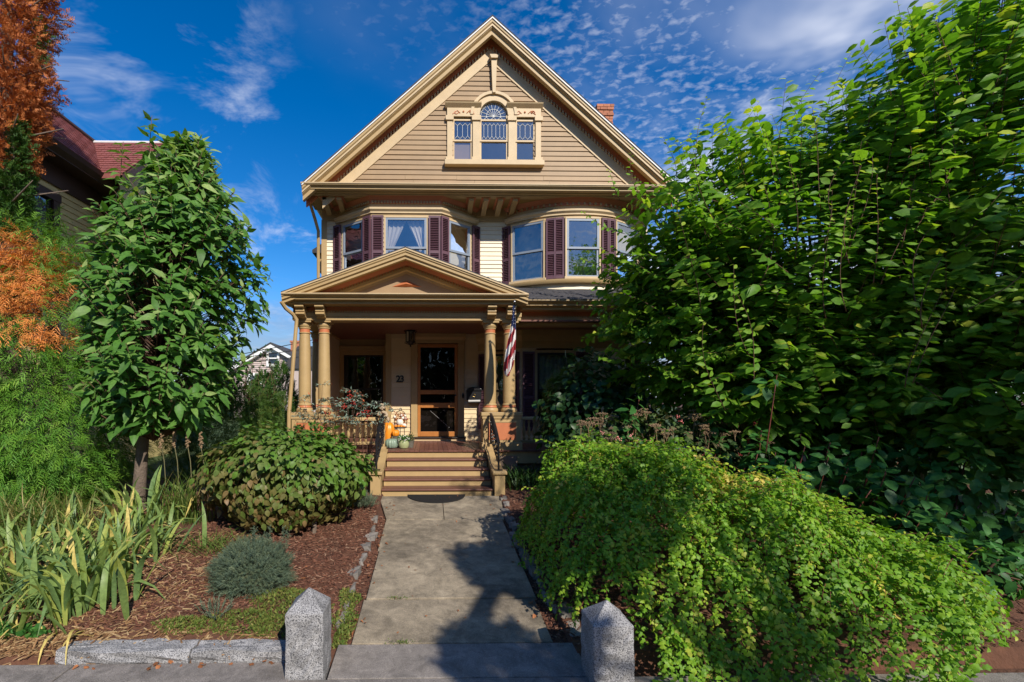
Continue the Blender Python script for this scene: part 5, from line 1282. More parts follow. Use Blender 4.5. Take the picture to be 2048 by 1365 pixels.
# ================================================================== plants on the left
def magnolia():
    b = np.array([-4.02, 6.4, -.1]); e = empty('young_tree', b); tag(e, 'young tree with long drooping glossy leaves and slim grey trunk', 'tree')
    mb = MB(); top = Vector((-3.65, 6.4, 4.9)); path = [Vector((-4.03, 6.4, -.2)), Vector((-4.02, 6.4, .25)), Vector((-3.97, 6.4, .9)), Vector((-3.90, 6.4, 1.6)), Vector((-3.93, 6.42, 2.6)), Vector((-3.80, 6.4, 3.8)), top]
    mb.tube(path, [.105, .085, .075, .06, .038, .022, .010], 12); mb.build('trunk', 'bark', e, smooth=True)
    pos, dr, up, sz, rn, pf = [], [], [], [], [], []; tw = []
    for k in range(760):
        z = rng.uniform(1.38, 5.2); q = (z - 1.3) / 3.9
        rmax = float(np.interp(q, [0, .12, .35, .6, .78, .9, 1], [.82, 1.08, 1.28, 1.20, .84, .50, .2])); a = rng.uniform(0, 6.28); rr = rmax * math.sqrt(rng.uniform(.25, 1.0))
        lop = (1 + .14 * math.sin(3 * a + z * 2.2)) * (.82 if math.cos(a) < 0 else 1.04)
        cxm = -3.82 + .75 * max(0, q - .35); tip = np.array([cxm + rr * lop * math.cos(a), 6.4 + .9 * rr * lop * math.sin(a), z]); root = np.array([cxm, 6.4, max(1.0, z - .45 - .35 * rr)])
        g = nrm(tip - root); g = nrm(g + np.array([0, 0, .35])); tw.append(([Vector(root), Vector(root * .5 + tip * .5 + np.array([0, 0, -.05])), Vector(tip)], .009, .003))
        n = int(rng.integers(9, 15)); a0 = rng.uniform(0, 6.28); s1 = nrm(np.cross(g, [.2, .1, 1])); s2 = np.cross(g, s1)
        for i in range(n):
            t = i / n; p = tip - g * (.34 * (1 - t)); an = a0 + i * 2.4; o = s1 * math.cos(an) + s2 * math.sin(an)
            L = rng.choice([.13, .18, .23]) * rng.uniform(.85, 1.15) * (.75 + .35 * (1 - t))
            pos.append(p); dr.append(o * .8 + g * .38 + np.array([0, 0, -.30 + .5 * t + .25 * rng.normal()])); up.append(np.array([.3, -.7, .7]) + .3 * g + .35 * rng.normal(size=3)); sz.append(L); rn.append(np.clip(.40 + .20 * rng.normal() + .4 * (t > .85) + (.25 if z > 4.3 else 0), 0, .99)); pf.append(1 if tip[1] < 6.3 else .3)
    for (lx, ly, lz) in ((-3.72, 6.2, 5.35), (-3.35, 6.2, 5.15), (-3.12, 6.3, 4.85), (-4.1, 6.2, 5.0), (-2.75, 6.3, 4.1), (-2.62, 6.3, 3.6)):
        tip = np.array([lx, ly, lz]); g = nrm(np.array([.08, 0, 1.0]) if lz > 4.5 else np.array([.8, -.2, .5])); tw.append(([Vector(tip - g * .9), Vector(tip)], .008, .003)); s1 = nrm(np.cross(g, [.2, 1, .1])); s2 = np.cross(g, s1)
        for i in range(22):
            t = i / 22; an = i * 2.4; o = s1 * math.cos(an) + s2 * math.sin(an); pos.append(tip - g * .6 * (1 - t)); dr.append(o * .8 + g * .25 + np.array([0, 0, -.35 + .4 * t])); up.append(np.array([0, 0, 1.0]) + .25 * rng.normal(size=3)); sz.append(rng.uniform(.15, .22) * (1.1 - .4 * t)); rn.append(.55 + .3 * t); pf.append(1)
    foliage(e, 'magnolia', [tpl_ovate(.38, .30, .45, .08), tpl_ovate(.44, .22, .65, .08), tpl_ovate(.36, .40, .30, .08), tpl_ovate(.42, -.3, .5, .08), tpl_ovate(.40, .15, -.2, .08)], pos, dr, up, sz, rn, prefer=np.array(pf))
    stems(e, tw, 'twigs', 'twig', 5)
magnolia()

def round_shrub():
    def rf(p, o):
        brown = .55 - .38 * (p[:, 2] - .55) / .6 - .22 * (p[:, 0] + 1.85) + .22 * rng.normal(size=len(p))
        return np.clip(.25 + .75 * np.clip(brown, 0, 1) * (o[:, 1] < .6), .0, .99) * np.clip(.75 + .3 * rng.random(len(p)), 0, 1)
    e = bush('round_shrub', 'clipped rounded shrub with green and bronzed overlapping leaves left of the steps', (-1.86, 5.95, .60), (1.06, .80, .64), 7200, 'viburnum', [tpl_ovate(.68, .18, .3), tpl_ovate(.62, .25, .4)], (.07, .115), rfun=rf, tipdown=.9, zmin=.02, shell=(.70, 1.02))
    for x in (-2.05, -1.75, -1.45):
        mb = MB(); mb.tube([(x, 5.7, ground_z(x, 5.7) - .1), (x + .02, 5.72, .15), (x + .05, 5.8, .45)], [.03, .026, .02], 7); mb.build('trunk', 'bark', e, smooth=True)
round_shrub()

def dwarf_spruce():
    c, r = np.array([-1.66, 4.30, -.03]), np.array([.345, .32, .275]); e = empty('dwarf_spruce', (-1.7, 4.3, -.25)); tag(e, 'low blue-grey dwarf conifer mound in the mulch bed', 'shrub')
    n = 8500; d = unit(n); d = d[d[:, 2] > -.75]; n = len(d); lump = 1 + .14 * np.sin(d[:, 0] * 11) * np.sin(d[:, 2] * 9 + 1) + .06 * np.sin(d[:, 1] * 17)
    pos = c + r * d * (rng.uniform(.60, 1.0, n) * lump)[:, None]
    foliage(e, 'spruce', [tpl_tuft(12, s, .030) for s in range(3)], pos, nrm(d + np.array([0, 0, .35]) + .35 * rng.normal(size=(n, 3))), unit(n), rng.uniform(.045, .075, n), rng.beta(2, 2, n), singles=0, massname='needles')
    for k in range(5):
        p = c + np.array([rng.uniform(-.05, .35), rng.uniform(-.1, .1), r[2] * .85]); L = .16; m = 24; q = np.array([p + np.array([0, 0, L * i / m]) for i in range(m)])
        foliage(e, 'spruce', [tpl_tuft(8, k, .05)], q, nrm(np.array([0, 0, .6]) + rng.normal(size=(m, 3))), unit(m), np.full(m, .05), rng.random(m), singles=0, massname='needles')
    stems(e, [(curve((-1.68, 4.32, -.32), tuple(c + r * unit(1)[0] * .6), 0, 4), .014, .005) for k in range(9)], 'branches', 'twig', 4)
dwarf_spruce()

def irises():
    tp = [tpl_blade(6, .085, b, .18, taper=.55) for b in (.2, .5, .9, 1.4)]
    spots = [('iris_clump', 'tall fan of iris leaves nearest the kerb, at the right end of the iris bed', (-2.92, 3.98), .17, 58, (.42, .70)), ('iris_clump', 'pale green iris fan in the middle of the iris bed', (-3.4, 4.35), .26, 80, (.36, .60)),
             ('iris_clump', 'yellowing iris fan at the far left of the bed by the frame edge', (-3.75, 4.15), .26, 75, (.38, .62)), ('iris_clump', 'iris leaves in front of the young tree trunk', (-3.3, 4.95), .28, 80, (.40, .60)), ('iris_clump', 'small iris fan behind the trunk of the young tree', (-3.75, 6.0), .22, 40, (.5, .75)),
             ('iris_clump', 'withering iris leaves at the back left of the bed', (-4.2, 4.9), .34, 80, (.40, .62)), ('iris_clump', 'iris leaves low at the bottom left corner by the pavement', (-3.55, 3.72), .2, 40, (.28, .5))]
    for nm, lb, (cx, cy), s, n, sz in spots:
        e = empty(nm, (cx, cy, ground_z(cx, cy))); tag(e, lb, 'plant', 'irises in the left bed')
        def pl(k):
            x, y = cx + rng.normal() * s, cy + rng.normal() * s * .8; y = max(y, 3.66); a = math.atan2(y - cy, x - cx) + rng.normal() * .7
            return np.array([x, y, ground_z(x, y) - .01]), a
        blades(e, 'iris', n, pl, tp, sz, (.02, .55), lambda k: np.clip(.36 + .26 * rng.normal() + (.45 if rng.random() < .10 else 0), 0, .99), name='blade', mass='blades')
        # dead blades lying at the foot
        def pl2(k):
            x, y = cx + rng.normal() * s * 1.2, cy + rng.normal() * s; y = max(y, 3.62); return np.array([x, y, ground_z(x, y) + .02]), rng.uniform(-3.6, .5)
        blades(e, 'iris', n // 4, pl2, [tpl_blade(6, .06, 1.3, .3), tpl_blade(6, .05, .9, .3)], (.25, .45), (1.2, 3.5), lambda k: rng.uniform(.80, .99), singles=60, name='dry_blade', mass='dry_blades')
irises()

def grasses():
    def tuft(lb, cx, cy, s, n, h, lo, hi, lean=(.1, .7)):
        e = empty('grass_clump', (cx, cy, ground_z(cx, cy))); tag(e, lb, 'plant', 'fine grasses in the left bed')
        blades(e, 'grass', n, lambda k: (np.array([cx + rng.normal() * s, cy + rng.normal() * s * .6, ground_z(cx, cy) - .01]), None), [tpl_blade(5, .022, .8, .1), tpl_blade(5, .020, .4, .1)], h, lean, lambda k: rng.uniform(lo, hi), singles=0)
        return e
    tuft('fine straw-tipped grass between the irises and the cypress', -4.75, 5.6, .38, 700, (.35, .75), .25, .98); tuft('tawny grass at the left edge below the cypress', -5.3, 5.3, .3, 420, (.3, .65), .35, .98)
    e = tuft('slender green stalks with dark seed spikes right of the trunk', -3.2, 6.0, .16, 150, (.45, .8), .1, .75, (.02, .3))
    for k in range(4):
        x, y = -3.45 + .17 * k, 6.1; mb = MB(); mb.tube([(x, y, ground_z(x, y)), (x - .05, y, .75), (x - .09, y, .98)], .006, 5); mb.build('stalk', 'greentwig', e)
        m2 = MB()
        for i in range(26): m2.ball((x - .09 + rng.normal() * .012, y + rng.normal() * .012, .93 + .008 * i), .013, 5, 3)
        m2.build('seed_spike', 'dry_flower', e)
    tuft('sprawling green grass at the foot of the round shrub', -2.35, 5.1, .20, 160, (.25, .45), .1, .7, (.6, 1.6))
grasses()

def cypress():
    # broad thread-leaf cypress with dead patches
    c, r = np.array([-5.55, 6.75, 1.75]), np.array([1.42, 1.05, 2.35]); e = empty('thread_cypress', (-5.6, 6.8, 0)); tag(e, 'drooping green thread-leaf cypress with rusty dead patches at the left edge', 'tree')
    n = 17000; d = unit(n); d = d[d[:, 1] < .6]; n = len(d); lump = 1 + .12 * np.sin(d[:, 0] * 6 + 1) * np.sin(d[:, 2] * 7) + .08 * np.sin(d[:, 1] * 8 + d[:, 2] * 13)
    pos = c + r * d * (rng.uniform(.68, 1.03, n) * lump)[:, None]; px, py, dep = to_px(pos)
    rn = np.clip(.40 + .20 * rng.normal(size=n), 0, .78)
    # the dead boughs hang on the upper front of the crown
    dead = ((np.hypot((pos[:, 0] + 5.95) / .60, (pos[:, 2] - 3.62) / .34) < 1) | (np.hypot((pos[:, 0] + 5.35) / .42, (pos[:, 2] - 3.0) / .36) < 1) | (np.hypot((pos[:, 0] + 5.0) / .26, (pos[:, 2] - 2.45) / .17) < 1)) & (rng.random(n) < .93)
    rn = np.where(dead, rng.uniform(.81, .99, n), rn); keep = (pos[:, 2] > .05) & ~((pos[:, 2] > 2.6) & (pos[:, 0] > -5.25 + (3.95 - pos[:, 2]) * .55)); pos, d, rn = pos[keep], d[keep], rn[keep]; n = len(pos)
    foliage(e, 'cypress', [tpl_spray(8, s, .5, .028, .6) for s in range(4)], pos, nrm(d * np.array([1, 1, .3]) + np.array([0, 0, -.35]) + .35 * rng.normal(size=(n, 3))), nrm(d + np.array([0, 0, .8]) + .3 * rng.normal(size=(n, 3))), rng.uniform(.16, .30, n), rn, singles=0, massname='sprays')
    mb = MB(); mb.tube([(-5.6, 6.9, -.2), (-5.58, 6.9, 1.5), (-5.55, 6.85, 3.6)], [.14, .11, .03], 9); mb.build('trunk', 'bark', e, smooth=True)
    stems(e, [(curve((-5.58, 6.9, rng.uniform(.4, 3)), tuple(c + r * unit(1)[0] * .75), .1, 5), .02, .006) for k in range(40)], 'branches', 'bark', 5)
    # tall dying column behind it
    e2 = empty('rusty_cypress', (-6.25, 7.0, 0)); tag(e2, 'tall narrow conifer turned rusty orange at the top left corner', 'tree')
    n = 17000; z = rng.uniform(3.9, 8.3, n); a = rng.uniform(0, 6.28, n); rad = np.interp(z, [3.9, 4.9, 5.5, 6.2, 7.5, 9], [.26, .36, .48, .60, .64, .55]) * (1 + .13 * np.sin(z * 4.2 + 2 * a) + .12 * np.sin(z * 10 + 3 * a) + .06 * np.sin(z * 23 + 7 * a)); q = rng.uniform(.55, 1.04, n)
    pos = np.stack([-6.40 + rad * q * np.cos(a), 6.95 + rad * q * np.sin(a) * .9, z], 1); d = np.stack([np.cos(a), np.sin(a), np.full(n, .25)], 1)
    rn = rng.beta(2, 2, n); green = ((np.sin(z * 1.9 + 1.0) * np.cos(a * 1.5 + .3)) > .72) | (z < 4.95)
    for sel, mm in ((~green, 'rusty'), (green, 'cone')):
        k = np.where(sel)[0]; foliage(e2, mm, [tpl_spray(8, s + 9, .9, .068, .15) for s in range(3)], pos[k], nrm(d[k] + np.array([0, 0, .1]) + .55 * rng.normal(size=(len(k), 3))), nrm(unit(len(k)) + d[k] * .5), rng.uniform(.09, .165, len(k)), rn[k], singles=0, massname='sprays')
    mb = MB(); mb.tube([(-6.3, 6.95, -.2), (-6.3, 6.95, 4), (-6.3, 6.95, 9.0)], [.16, .12, .03], 9); mb.build('trunk', 'bark', e2, smooth=True)
    stems(e2, [(curve((-6.3, 6.95, zz), (-6.3 + .75 * math.cos(zz * 7), 6.95 + .7 * math.sin(zz * 7), zz + .25), .0, 4), .02, .006) for zz in np.linspace(1.2, 8.5, 60)], 'branches', 'bark', 4)
cypress()

def nandina():
    e = empty('berry_bush', (-1.7, 8.35, 0)); tag(e, 'airy silvery bush with red berries in front of the left balustrade', 'shrub')
    heads = [(690, 800, 8.35), (705, 815, 8.3), (720, 790, 8.35), (735, 812, 8.3), (745, 828, 8.25), (765, 812, 8.3), (785, 820, 8.35), (670, 822, 8.3), (655, 800, 8.35), (640, 812, 8.3), (620, 790, 8.35), (608, 802, 8.35), (630, 838, 8.25), (660, 845, 8.25), (690, 842, 8.2), (715, 848, 8.2), (700, 780, 8.4), (680, 835, 8.2), (755, 845, 8.2), (725, 832, 8.25), (602, 830, 8.3), (645, 770, 8.4), (710, 797, 8.35), (675, 808, 8.3), (725, 805, 8.3)]
    pos, dr, up, sz, rn = [], [], [], [], []; tw = []
    for (px, py, Y) in heads:
        h = np.array(PT(px, py, Y)); sparse = px < 655 and py < 815
        tw.append((curve((h[0] * .75 - .40 + rng.uniform(-.2, .2), 8.4, 0), tuple(h), .05, 6), .008, .003))
        for j in range(3 if sparse else 7):
            g = nrm(np.array([rng.normal(), rng.normal() * .6, rng.uniform(-.3, .5)])); L = rng.uniform(.10, .20); s1 = nrm(np.cross(g, [.1, .2, 1])); tw.append(([Vector(h), Vector(h + g * L)], .003, .0015))
            for i in range(9):
                t = (i + 1) / 9; sg = 1 if i % 2 else -1; p = h + g * L * t
                pos.append(p); dr.append(g * .5 + s1 * sg + .4 * rng.normal(size=3)); up.append(np.array([0, -.3, 1]) + .5 * rng.normal(size=3)); sz.append(rng.uniform(.045, .075)); rn.append(rng.uniform(0, .83) if rng.random() > .09 else rng.uniform(.86, .99))
    foliage(e, 'nandina', [tpl_simple(.34, .3, .2), tpl_simple(.28, .3, .35)], pos, dr, up, sz, rn, singles=0, massname='foliage')
    stems(e, tw, 'twigs', 'twig', 4)
    for (px, py) in ((700, 790), (708, 806), (690, 812), (735, 822), (722, 826), (655, 822), (735, 838)):
        h = PT(px, py, 8.28); mb = MB()
        for i in range(9): mb.ball((h.x + rng.normal() * .03, h.y + rng.normal() * .03, h.z + rng.normal() * .03), .012, 6, 4)
        tag(mb.build('berry_cluster', 'berry', e, smooth=True), kind='stuff')
nandina()

def back_left():
    # rough twiggy hedge beside the house
    e = empty('wild_hedge', (-4.3, 9.3, 0)); tag(e, 'untidy fine-leaved green hedge between the young tree and the porch', 'shrub')
    n = 5200; d = unit(n); pos = np.array([-3.95, 9.3, .75]) + np.array([1.45, .7, 1.15]) * d * rng.uniform(.55, 1.05, n)[:, None]; pos = pos[pos[:, 2] > 0]; n = len(pos)
    foliage(e, 'grass', [tpl_spray(8, s, .6, .03, .1) for s in range(3)], pos, nrm(np.array([.25, -.2, .75]) + .7 * rng.normal(size=(n, 3))), unit(n), rng.uniform(.15, .28, n), np.clip(.22 + .22 * rng.normal(size=n), 0, .75), singles=0, massname='sprays')
    tw = []
    for k in range(26):
        a = PT(rng.uniform(430, 570), rng.uniform(800, 850), 9.2); b = a + Vector((rng.uniform(-.45, .45), 0, rng.uniform(.5, 1.15))); tw.append(([a, a.lerp(b, .5) + Vector((rng.uniform(-.08, .08), 0, 0)), b], .007, .003))
    stems(e, tw, 'twigs', 'twig', 4)
    pos, dr = [], []
    for pts, _, _ in tw:
        for i in range(16):
            t = rng.uniform(.25, 1); p = pts[0].lerp(pts[2], t); pos.append(np.array(p) + .04 * rng.normal(size=3)); dr.append(unit(1)[0])
    foliage(e, 'lily', [tpl_simple(.4, .2, .2)], pos, dr, unit(len(pos)), rng.uniform(.08, .13, len(pos)), rng.random(len(pos)), singles=0)
    # two clipped cones farther back
    for (px, py, Y, r, lb) in ((560, 728, 15.0, .62, 'pointed green arborvitae beside the porch columns'), (525, 748, 15.5, .6, 'second pointed arborvitae, half behind the hedge')):
        tp = PT(px, py, Y); e = empty('arborvitae', (tp.x, Y, 0)); tag(e, lb, 'tree')
        n = 1900; z = tp.z * np.sqrt(rng.uniform(0, 1, n)); z = tp.z - (tp.z - .1) * rng.uniform(0, 1, n) ** .65; a = rng.uniform(0, 6.28, n); rad = r * np.clip((tp.z - z) / 1.6, 0.03, 1) ** .7 * rng.uniform(.75, 1.05, n)
        pos = np.stack([tp.x + rad * np.cos(a), Y + rad * np.sin(a), z], 1); foliage(e, 'cone', [tpl_spray(8, 4, .5, .05, .0)], pos, nrm(np.stack([np.cos(a) * .5, np.sin(a) * .5, np.full(n, .8)], 1) + .25 * rng.normal(size=(n, 3))), unit(n), rng.uniform(.18, .3, n), rng.random(n), singles=0, massname='sprays')
        mb = MB(); mb.tube([(tp.x, Y, -.1), (tp.x, Y, tp.z - .3)], [.07, .02], 7); mb.build('trunk', 'bark', e)
    # far trees
    for (px, py, Y, rx, rz, lb) in ((450, 722, 46, 2.6, 2.2, 'distant round tree left of the far house'), (418, 745, 40, 2.4, 2.0, 'distant bushy tree behind the young tree'), (385, 700, 38, 3.0, 3.0, 'distant tall tree hidden behind the young tree')):
        tp = PT(px, py, Y); e = empty('far_tree', (tp.x, Y, 0)); tag(e, lb, 'tree', 'trees beyond the neighbouring gardens')
        n = 2200; d = unit(n); pos = np.array([tp.x, Y, tp.z - rz]) + np.array([rx, rx * .8, rz]) * d * (rng.uniform(.6, 1.05, n) * (1 + .15 * np.sin(d[:, 0] * 7) * np.sin(d[:, 2] * 6)))[:, None]
        foliage(e, 'far_tree', [tpl_simple(.7, .2, .2)], pos, nrm(d + .6 * rng.normal(size=(n, 3))), unit(n), rng.uniform(.3, .55, n), rng.random(n), singles=0, massname='crown')
        mb = MB(); mb.tube([(tp.x, Y, -.2), (tp.x, Y, tp.z - rz)], [.22, .14], 8); mb.build('trunk', 'bark', e)
back_left()

def low_cover():
    def carpet(lb, polys, m, n, size, tpls, h, cat='ground cover', name='moss_patch'):
        e = empty(name, (*polys[0][:2], 0)); tag(e, lb, cat)
        pos = []
        for (cx, cy, rx, ry, w) in polys:
            k = int(n * w); a = rng.uniform(0, 6.28, k); q = np.sqrt(rng.random(k)); x = cx + rx * q * np.cos(a) * (1 + .2 * np.sin(3 * a)); y = np.maximum(3.60, cy + ry * q * np.sin(a))
            hh = h * (1 - q ** 2) * rng.uniform(.3, 1, k); pos += [np.array([xx, yy, ground_z(xx, yy) + z + .003]) for xx, yy, z in zip(x, y, hh)]
        pos = np.array(pos); k = len(pos)
        foliage(e, m, tpls, pos, nrm(np.array([0, 0, .6]) + .7 * rng.normal(size=(k, 3))), unit(k), rng.uniform(*size, k), rng.beta(2, 2, k), singles=0, massname='leaves')
        return e
    carpet('yellow-green creeping ground cover beside the left granite post', [(-1.22, 3.95, .33, .34, .55), (-1.5, 3.75, .35, .14, .25), (-.92, 3.75, .1, .25, .2)], 'moss', 5200, (.020, .038), [tpl_simple(.45, .2, .2), tpl_tuft(6, 1, .06)], .07)
    carpet('green creeping mat between the post and the walk', [(-.72, 3.85, .09, .30, .6), (-.75, 4.25, .09, .2, .4)], 'moss', 1600, (.020, .036), [tpl_simple(.45, .2, .2)], .06)
    carpet('small green moss cushion behind the kerb', [(-1.95, 3.72, .28, .09, 1)], 'moss', 1000, (.018, .03), [tpl_simple(.45, .2, .2)], .05)
    carpet('tiny weed growing at the foot of the left post', [(-1.08, 3.62, .10, .02, .2)], 'moss', 400, (.02, .035), [tpl_simple(.45, .2, .2)], .05)
    e = carpet('leafy weeds at the bottom left corner by the pavement', [(-3.35, 3.66, .35, .05, 1)], 'hydrangea', 260, (.04, .07), [tpl_ovate(.7, .1, .2)], .08)
    def brush(lb, cx, cy, rx, rz, n, L, nm='lavender_tuft'):
        e = empty(nm, (cx, cy, ground_z(cx, cy))); tag(e, lb, 'plant'); d = unit(n); d[:, 2] = np.abs(d[:, 2]) + .25; d = nrm(d)
        pos = np.array([cx, cy, ground_z(cx, cy)]) + np.array([rx, rx * .8, rz]) * d * rng.uniform(.3, 1, n)[:, None]
        foliage(e, 'lavender', [tpl_tuft(10, s, .03, .4) for s in range(2)], pos, nrm(d + np.array([0, 0, .5])), unit(n), rng.uniform(*L, n), rng.random(n), singles=0, massname='needles')
        return e
    brush('grey-green lavender tuft beside the walk near the steps', -1.02, 6.75, .26, .20, 420, (.07, .13)); brush('lavender sprig at the left end of the steps', -1.3, 6.95, .2, .18, 260, (.07, .12))
    brush('sparse grey lavender twigs in the bare soil', -1.78, 3.82, .16, .10, 34, (.08, .14))
    # small weeds in the walk joints
    for (x, y, lb) in ((-.33, 4.268, 'small weed in a joint of the walk, farther from the pavement'), (-.22, 3.60, 'small weed in the walk joint next to the granite sill')):
        e = empty('joint_weed', (x, y, GZ(y))); tag(e, lb, 'weed'); n = 60; pos = np.array([x, y, GZ(y)]) + np.array([.06, .012, .012]) * rng.normal(size=(n, 3)); pos[:, 2] = np.abs(pos[:, 2] - GZ(y)) + GZ(y)
        foliage(e, 'moss', [tpl_simple(.3, .2, .2)], pos, nrm(np.array([0, 0, .4]) + .8 * rng.normal(size=(n, 3))), unit(n), rng.uniform(.015, .03, n), rng.random(n) * .6, singles=0)
low_cover()

def mulch():
    def chips(name, lb, n, region, mm, size):
        V0 = np.array([(-.5, -.5, -.5), (.5, -.5, -.5), (.5, .5, -.5), (-.5, .5, -.5), (-.4, -.35, .5), (.45, -.4, .5), (.35, .4, .5), (-.45, .35, .5)]); F = [(0, 3, 2, 1), (4, 5, 6, 7), (0, 1, 5, 4), (1, 2, 6, 5), (2, 3, 7, 6), (3, 0, 4, 7)]
        P = []
        while len(P) < n:
            x, y = region()
            P.append((x, y, ground_z(x, y) + rng.uniform(.0, .016)))
        P = np.array(P); d = rng.normal(size=(n, 3)) * np.array([1, 1, .22]); B = basis(d, np.array([0, 0, 1]) + .25 * rng.normal(size=(n, 3))); S = np.stack([rng.uniform(*size, n), rng.uniform(.005, .014, n), rng.uniform(.002, .006, n)], 1)
        V = np.einsum('nij,nvj->nvi', B, V0[None] * S[:, None, :]) + P[:, None, :]
        me = fast_mesh(name, V.reshape(-1, 3), F, 8, n, rng.random(n)); me.polygons.foreach_set('use_smooth', np.zeros(len(me.polygons), dtype=bool)); me.materials.append(MATS[mm])
        o = bpy.data.objects.new(name, me); COL.objects.link(o); tag(o, lb, kind='stuff')
    leafmat('mulch_mix', [(0, (.060, .024, .015)), (.5, (.135, .052, .030)), (.85, (.215, .092, .055)), (1, (.32, .20, .13))], rough=.85, trans=0.0)
    def left(): 
        while True:
            x, y = rng.uniform(-2.9, -.80), rng.uniform(3.7, 7.2)
            if rng.random() < 1.25 - .1 * y: return x, y
    chips('mulch', 'reddish shredded bark mulch over the left bed', 12500, left, 'mulch_mix', (.02, .06))
    chips('mulch', 'shredded bark mulch strip right of the walk', 4500, lambda: (rng.uniform(1.0, 2.0), rng.uniform(3.5, 7.6)), 'mulch_mix', (.02, .05))
    chips('mulch', 'dark bark mulch under the right edge of the cascading shrub', 3000, lambda: (rng.uniform(3.3, 6.2), rng.uniform(3.46, 5.6)), 'mulch_mix', (.02, .06))
    def strip():
        s = rng.random() < .5
        return (rng.uniform(-.80, -.58) if s else rng.uniform(.94, 1.14)), rng.uniform(3.65, 6.6)
    chips('mulch', 'bark litter along both edges of the walk slabs', 2600, strip, 'mulch_mix', (.015, .045))
    # straw and shrivelled leaves under the irises and along the kerb
    leafmat('litter_mix', [(0, (.13, .06, .028)), (.5, (.27, .15, .065)), (1, (.44, .31, .16))], rough=.8, trans=.0)
    chips('leaf_litter', 'dry straw-coloured litter under the irises', 3400, lambda: (rng.uniform(-4.6, -1.9), rng.uniform(3.64, 5.6)), 'litter_mix', (.03, .12))
    chips('leaf_litter', 'dry straw and leaf litter spilling off the bed beside the kerb', 1500, lambda: (rng.uniform(-4.6, -2.5) if rng.random() < .8 else rng.uniform(-2.5, -1.1), rng.uniform(3.425, 3.68)), 'litter_mix', (.03, .14))
mulch()

def fallen_leaves():
    tp = [tpl_ovate(.7, .5, .5), tpl_ovate(.6, -.4, .3), tpl_lobed(-.2)]; me = []
    for V, F in tp:
        m = fast_mesh('fallen_leaf', V, F, len(V), 1, np.array([.5])); m.materials.append(MATS['rust_leaf']); me.append(m)
    def drop(x, y, s, lb, z=None):
        o = bpy.data.objects.new('fallen_leaf', me[int(rng.integers(0, 3))]); COL.objects.link(o); o.location = (x, y, (GZ(y) if z is None else z) + .012); o.scale = (s,) * 3; o.rotation_euler = (rng.uniform(-.4, .4), rng.uniform(-.2, .3), rng.uniform(0, 6.28))
        tag(o, lb, 'leaf', 'fallen leaves'); return o
    for i in range(18): drop(rng.uniform(-2.6, -1.05), rng.uniform(3.33, 3.41), rng.uniform(.03, .06), 'dry brown leaf lying on the pavement against the kerb', -.372)
    for i in range(46): 
        s = rng.random() < .6; y = rng.uniform(3.7, 7.2); drop(rng.uniform(-.66, -.52) if s else rng.uniform(.88, 1.02), y, rng.uniform(.025, .055), 'small dry leaf lying along the edge of the walk')
    for i in range(34): y = rng.uniform(3.7, 7.3); drop(rng.uniform(-.5, .9), y, rng.uniform(.014, .03), 'tiny dry leaf scattered on the walk slabs')
    for i in range(5): drop(rng.uniform(-.1, .5), rng.uniform(7.2, 7.42), rng.uniform(.02, .035), 'tiny dry leaf lying on the doormat', .012)
    for i in range(22): x, y = rng.uniform(-2.3, -1.2), rng.uniform(3.8, 5.2); drop(x, y, rng.uniform(.04, .08), 'orange brown leaf lying on the mulch bed', ground_z(x, y) + .01)
fallen_leaves()
